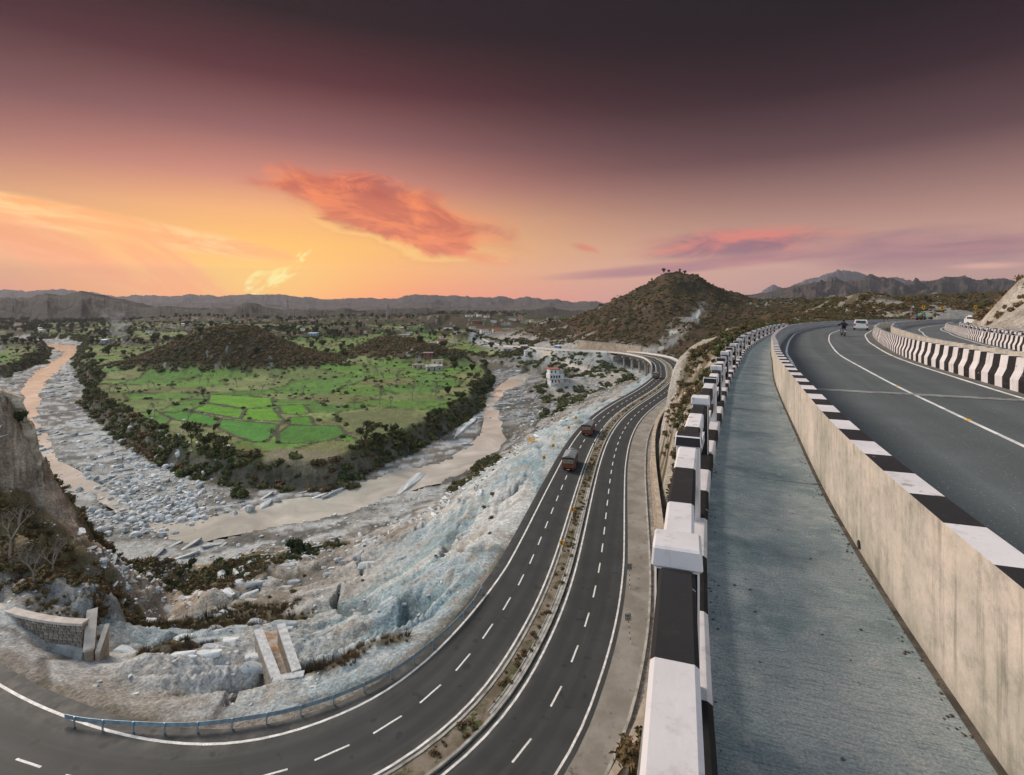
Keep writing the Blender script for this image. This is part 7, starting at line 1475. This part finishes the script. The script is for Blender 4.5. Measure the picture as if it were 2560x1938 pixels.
x_, y_, _ = P(1449, 931, -45); z_ = float(height(np.array([x_]), np.array([y_]))[0]); sh_ = empty('yellow_shelter', (x_, y_, z_), R(5), 'small bright yellow-orange box shelter in the yard beside the dirt track', 'shelter'); MB().box(-.9, .9, -.7, .7, 0, 1.3, 0, .08, .08).obj('walls', [m_yel], sh_); MB().box(-.7, .7, -.7, .7, 1.303, 1.45).obj('roof', [m_yel], sh_)
x_, y_, _ = P(1440, 942, -45); z_ = float(height(np.array([x_]), np.array([y_]))[0]); cr_ = empty('dark_car', (x_, y_, z_), R(70), 'small dark car parked in the yard right of the white house', 'car'); MB().box(-.8, .8, -1.9, 1.9, .3, .85, 0, .04, .1).obj('body', [m_blk3], cr_); MB().box(-.7, .7, -1.3, .8, .853, 1.4, 0, .12, .3).obj('cabin', [m_glass], cr_)
for xx in (-.72, .72):
    for yy in (-1.2, 1.2): wheel_obj(cr_, xx, yy, .3, .18)
house(1310, 886, -46, 6, 4, 2.6, 'brick', 'small red-brown hut by the dirt track with a bushy tree beside it', .1, 'shed'); house(1318, 892, -46.5, 5, 3, 2.4, 'white', 'tiny white hut just below the dirt track', .2, 'shed'); house(1268, 885, -46.5, 7, 4, 2.6, 'grey', 'grey roadside hut near the spoil heap', .0, 'slab')
for k, (px, py) in enumerate([(1496,927),(1532,930)]):
    x_, y_, _ = P(px, py, -44); z_ = float(height(np.array([x_]), np.array([y_]))[0]); mm = rock_mesh(55+k, mat('gravel_heap', (.16,.13,.115), .95, .3, 2, .6, 5), .5, 3); o = link('gravel_heap', mm, None, (x_, y_, z_)); o.scale = (3.4-k*.2, 2.4, 3.0); tag(o, ['dark gravel heap beside the dirt track, left of two', 'dark gravel heap beside the dirt track, right of two nearer the bridge'][k], 'heap')
# ------------------------------------------------------------------ pylons
def pylon(px, py, z_, h_, label, world=None):
    x_, y_ = P(px, py, z_)[:2]; zz = float(height(np.array([x_]), np.array([y_]))[0]); o = empty('pylon', (x_, y_, zz), random.uniform(-.3, .3), label, 'pylon'); lg = MB(); br_ = MB(); ar = MB(); rb_ = max(.10, y_*.00028); w0, w1 = h_*.11, h_*.022
    def c_(k, f_): w_ = w0+(w1-w0)*min(1, f_/.72); sx, sy = ((-1,-1),(1,-1),(1,1),(-1,1))[k % 4]; return (sx*w_, sy*w_, h_*f_)
    lv = [0, .2, .38, .53, .66, .77, .88, 1.0]
    for k in range(4):
        for a, b_ in zip(lv[:-1], lv[1:]):
            lg.tube(c_(k, a), c_(k, b_), rb_, n=4); br_.tube(c_(k, a), c_(k+1, b_), rb_*.55, n=3); br_.tube(c_(k+1, a), c_(k, b_), rb_*.55, n=3)
    for f_ in (.68, .80, .92):
        w_ = h_*(.17 if f_ != .80 else .21)
        for sx in (-1, 1): ar.tube((0, 0, h_*f_+.4), (sx*w_, 0, h_*f_), rb_*.7, n=4); ar.tube((0, 0, h_*(f_+.045)), (sx*w_, 0, h_*f_), rb_*.6, n=4)
    lg.obj('legs', [m_steel], o); br_.obj('bracing', [m_steel], o); ar.obj('cross_arms', [m_steel], o); return o
pylon(474, 868, -48, 26, 'steel lattice pylon on the green fields left of the low brown hill'); pylon(601, 838, -30, 24, 'steel lattice pylon behind the top of the low brown hill'); pylon(718, 806, -48, 50, 'faint lattice pylon far off before the wooded ridge'); pylon(969, 800, -48, 42, 'faint thin pylon on the wooded rise in the far valley')
# roadside poles near the huts
for px, py in [(1359,912),(1265,885),(1201,885),(1290,890)]:
    x_, y_, _ = P(px, py, -46.5); z_ = float(height(np.array([x_]), np.array([y_]))[0]); o = empty('utility_pole', (x_, y_, z_), 0, 'thin utility pole standing beside the dirt track and huts', 'pole', 'utility poles by the dirt track'); MB().tube((0, 0, -.5), (0, 0, 8), .14, .09, 6).obj('post', [m_bark2], o); MB().box(-.8, .8, -.06, .06, 7.2, 7.35).obj('crossarm', [m_bark2], o)
# ------------------------------------------------------------------ smoke from the farmyard
x_, y_, _ = P(302, 864, -48); sm_ = bpy.data.materials.new('smoke'); sm_.use_nodes = True; q = NT(sm_.node_tree); q.n.remove(q.n['Principled BSDF']); pv = q.node('ShaderNodeVolumePrincipled'); pv.inputs['Color'].default_value = (.85,.88,.95,1); tcs = q.node('ShaderNodeTexCoord').outputs['Object']; hz3 = q.xyz(tcs)[2]; q.put(pv.inputs['Density'], q.m('MULTIPLY', q.m('MULTIPLY', q.mr(q.noise(tcs, .16, 5.0, .65, .6), .42, .66), q.mr(hz3, 46.0, 2.0, 0.0, 1.0)), .13)); q.l.new(pv.outputs[0], q.n['Material Output'].inputs['Volume'])
mb_ = MB(); sc2 = []
for k in range(12):
    f_ = k/11; r0 = 4.0+11*f_; cx_ = 4-12*f_+3*math.sin(k*1.3); cz_ = 2+40*f_; sc2.append([(cx_+r0*math.cos(a)*(1+.2*math.sin(3*a+k)), r0*.8*math.sin(a)*(1+.2*math.cos(2*a+k)), cz_+2*math.sin(a)) for a in np.linspace(0, 2*math.pi, 14, endpoint=False)])
sm = loft(sc2).obj('smoke', [sm_], None, (x_, y_, float(height(np.array([x_]), np.array([y_]))[0]))); tag(sm, 'thin white smoke drifting up from the farmyard fire', 'smoke', kind='stuff')
# litter on the footpath: small stones and dried leaves
r_ = np.random.default_rng(77); mb_ = MB()
for k in range(1100):
    s_ = r_.uniform(U.s_at_y(1.5), U.s_at_y(30)); o_ = -(WK-.02)*r_.random() if k % 7 == 0 else (-.02-.16*r_.random()**2 if k % 5 else -WK+.02+.08*r_.random()); a, b_ = U.at(s_, o_); a, b_ = float(a), float(b_); z_ = deckz(b_)+.003; e_ = r_.uniform(.003, .014)
    mb_.add([(a-e_, b_-e_, z_), (a+e_, b_-e_*.6, z_), (a+e_*.7, b_+e_, z_), (a-e_*.8, b_+e_*.8, z_), (a, b_, z_+e_*.7)], [(0,1,4),(1,2,4),(2,3,4),(3,0,4)])
tag(mb_.obj('grit', [m_dirt]), 'dark grit and crumbs scattered on the footpath', 'grit', kind='stuff')
hz2 = U.s_at_y(5.3)
a, b_ = U.at(hz2, .012); dh = MB(); dh.tube((0, -.0, 0), (0.0, .02, 0), .045, n=12); o = dh.obj('drain_hole', [m_blk3], None, (float(a)-.004, float(b_), deckz(float(b_))+.07), U.dirn(hz2)); tag(o, 'small round drain hole at the foot of the concrete barrier', 'drain hole')
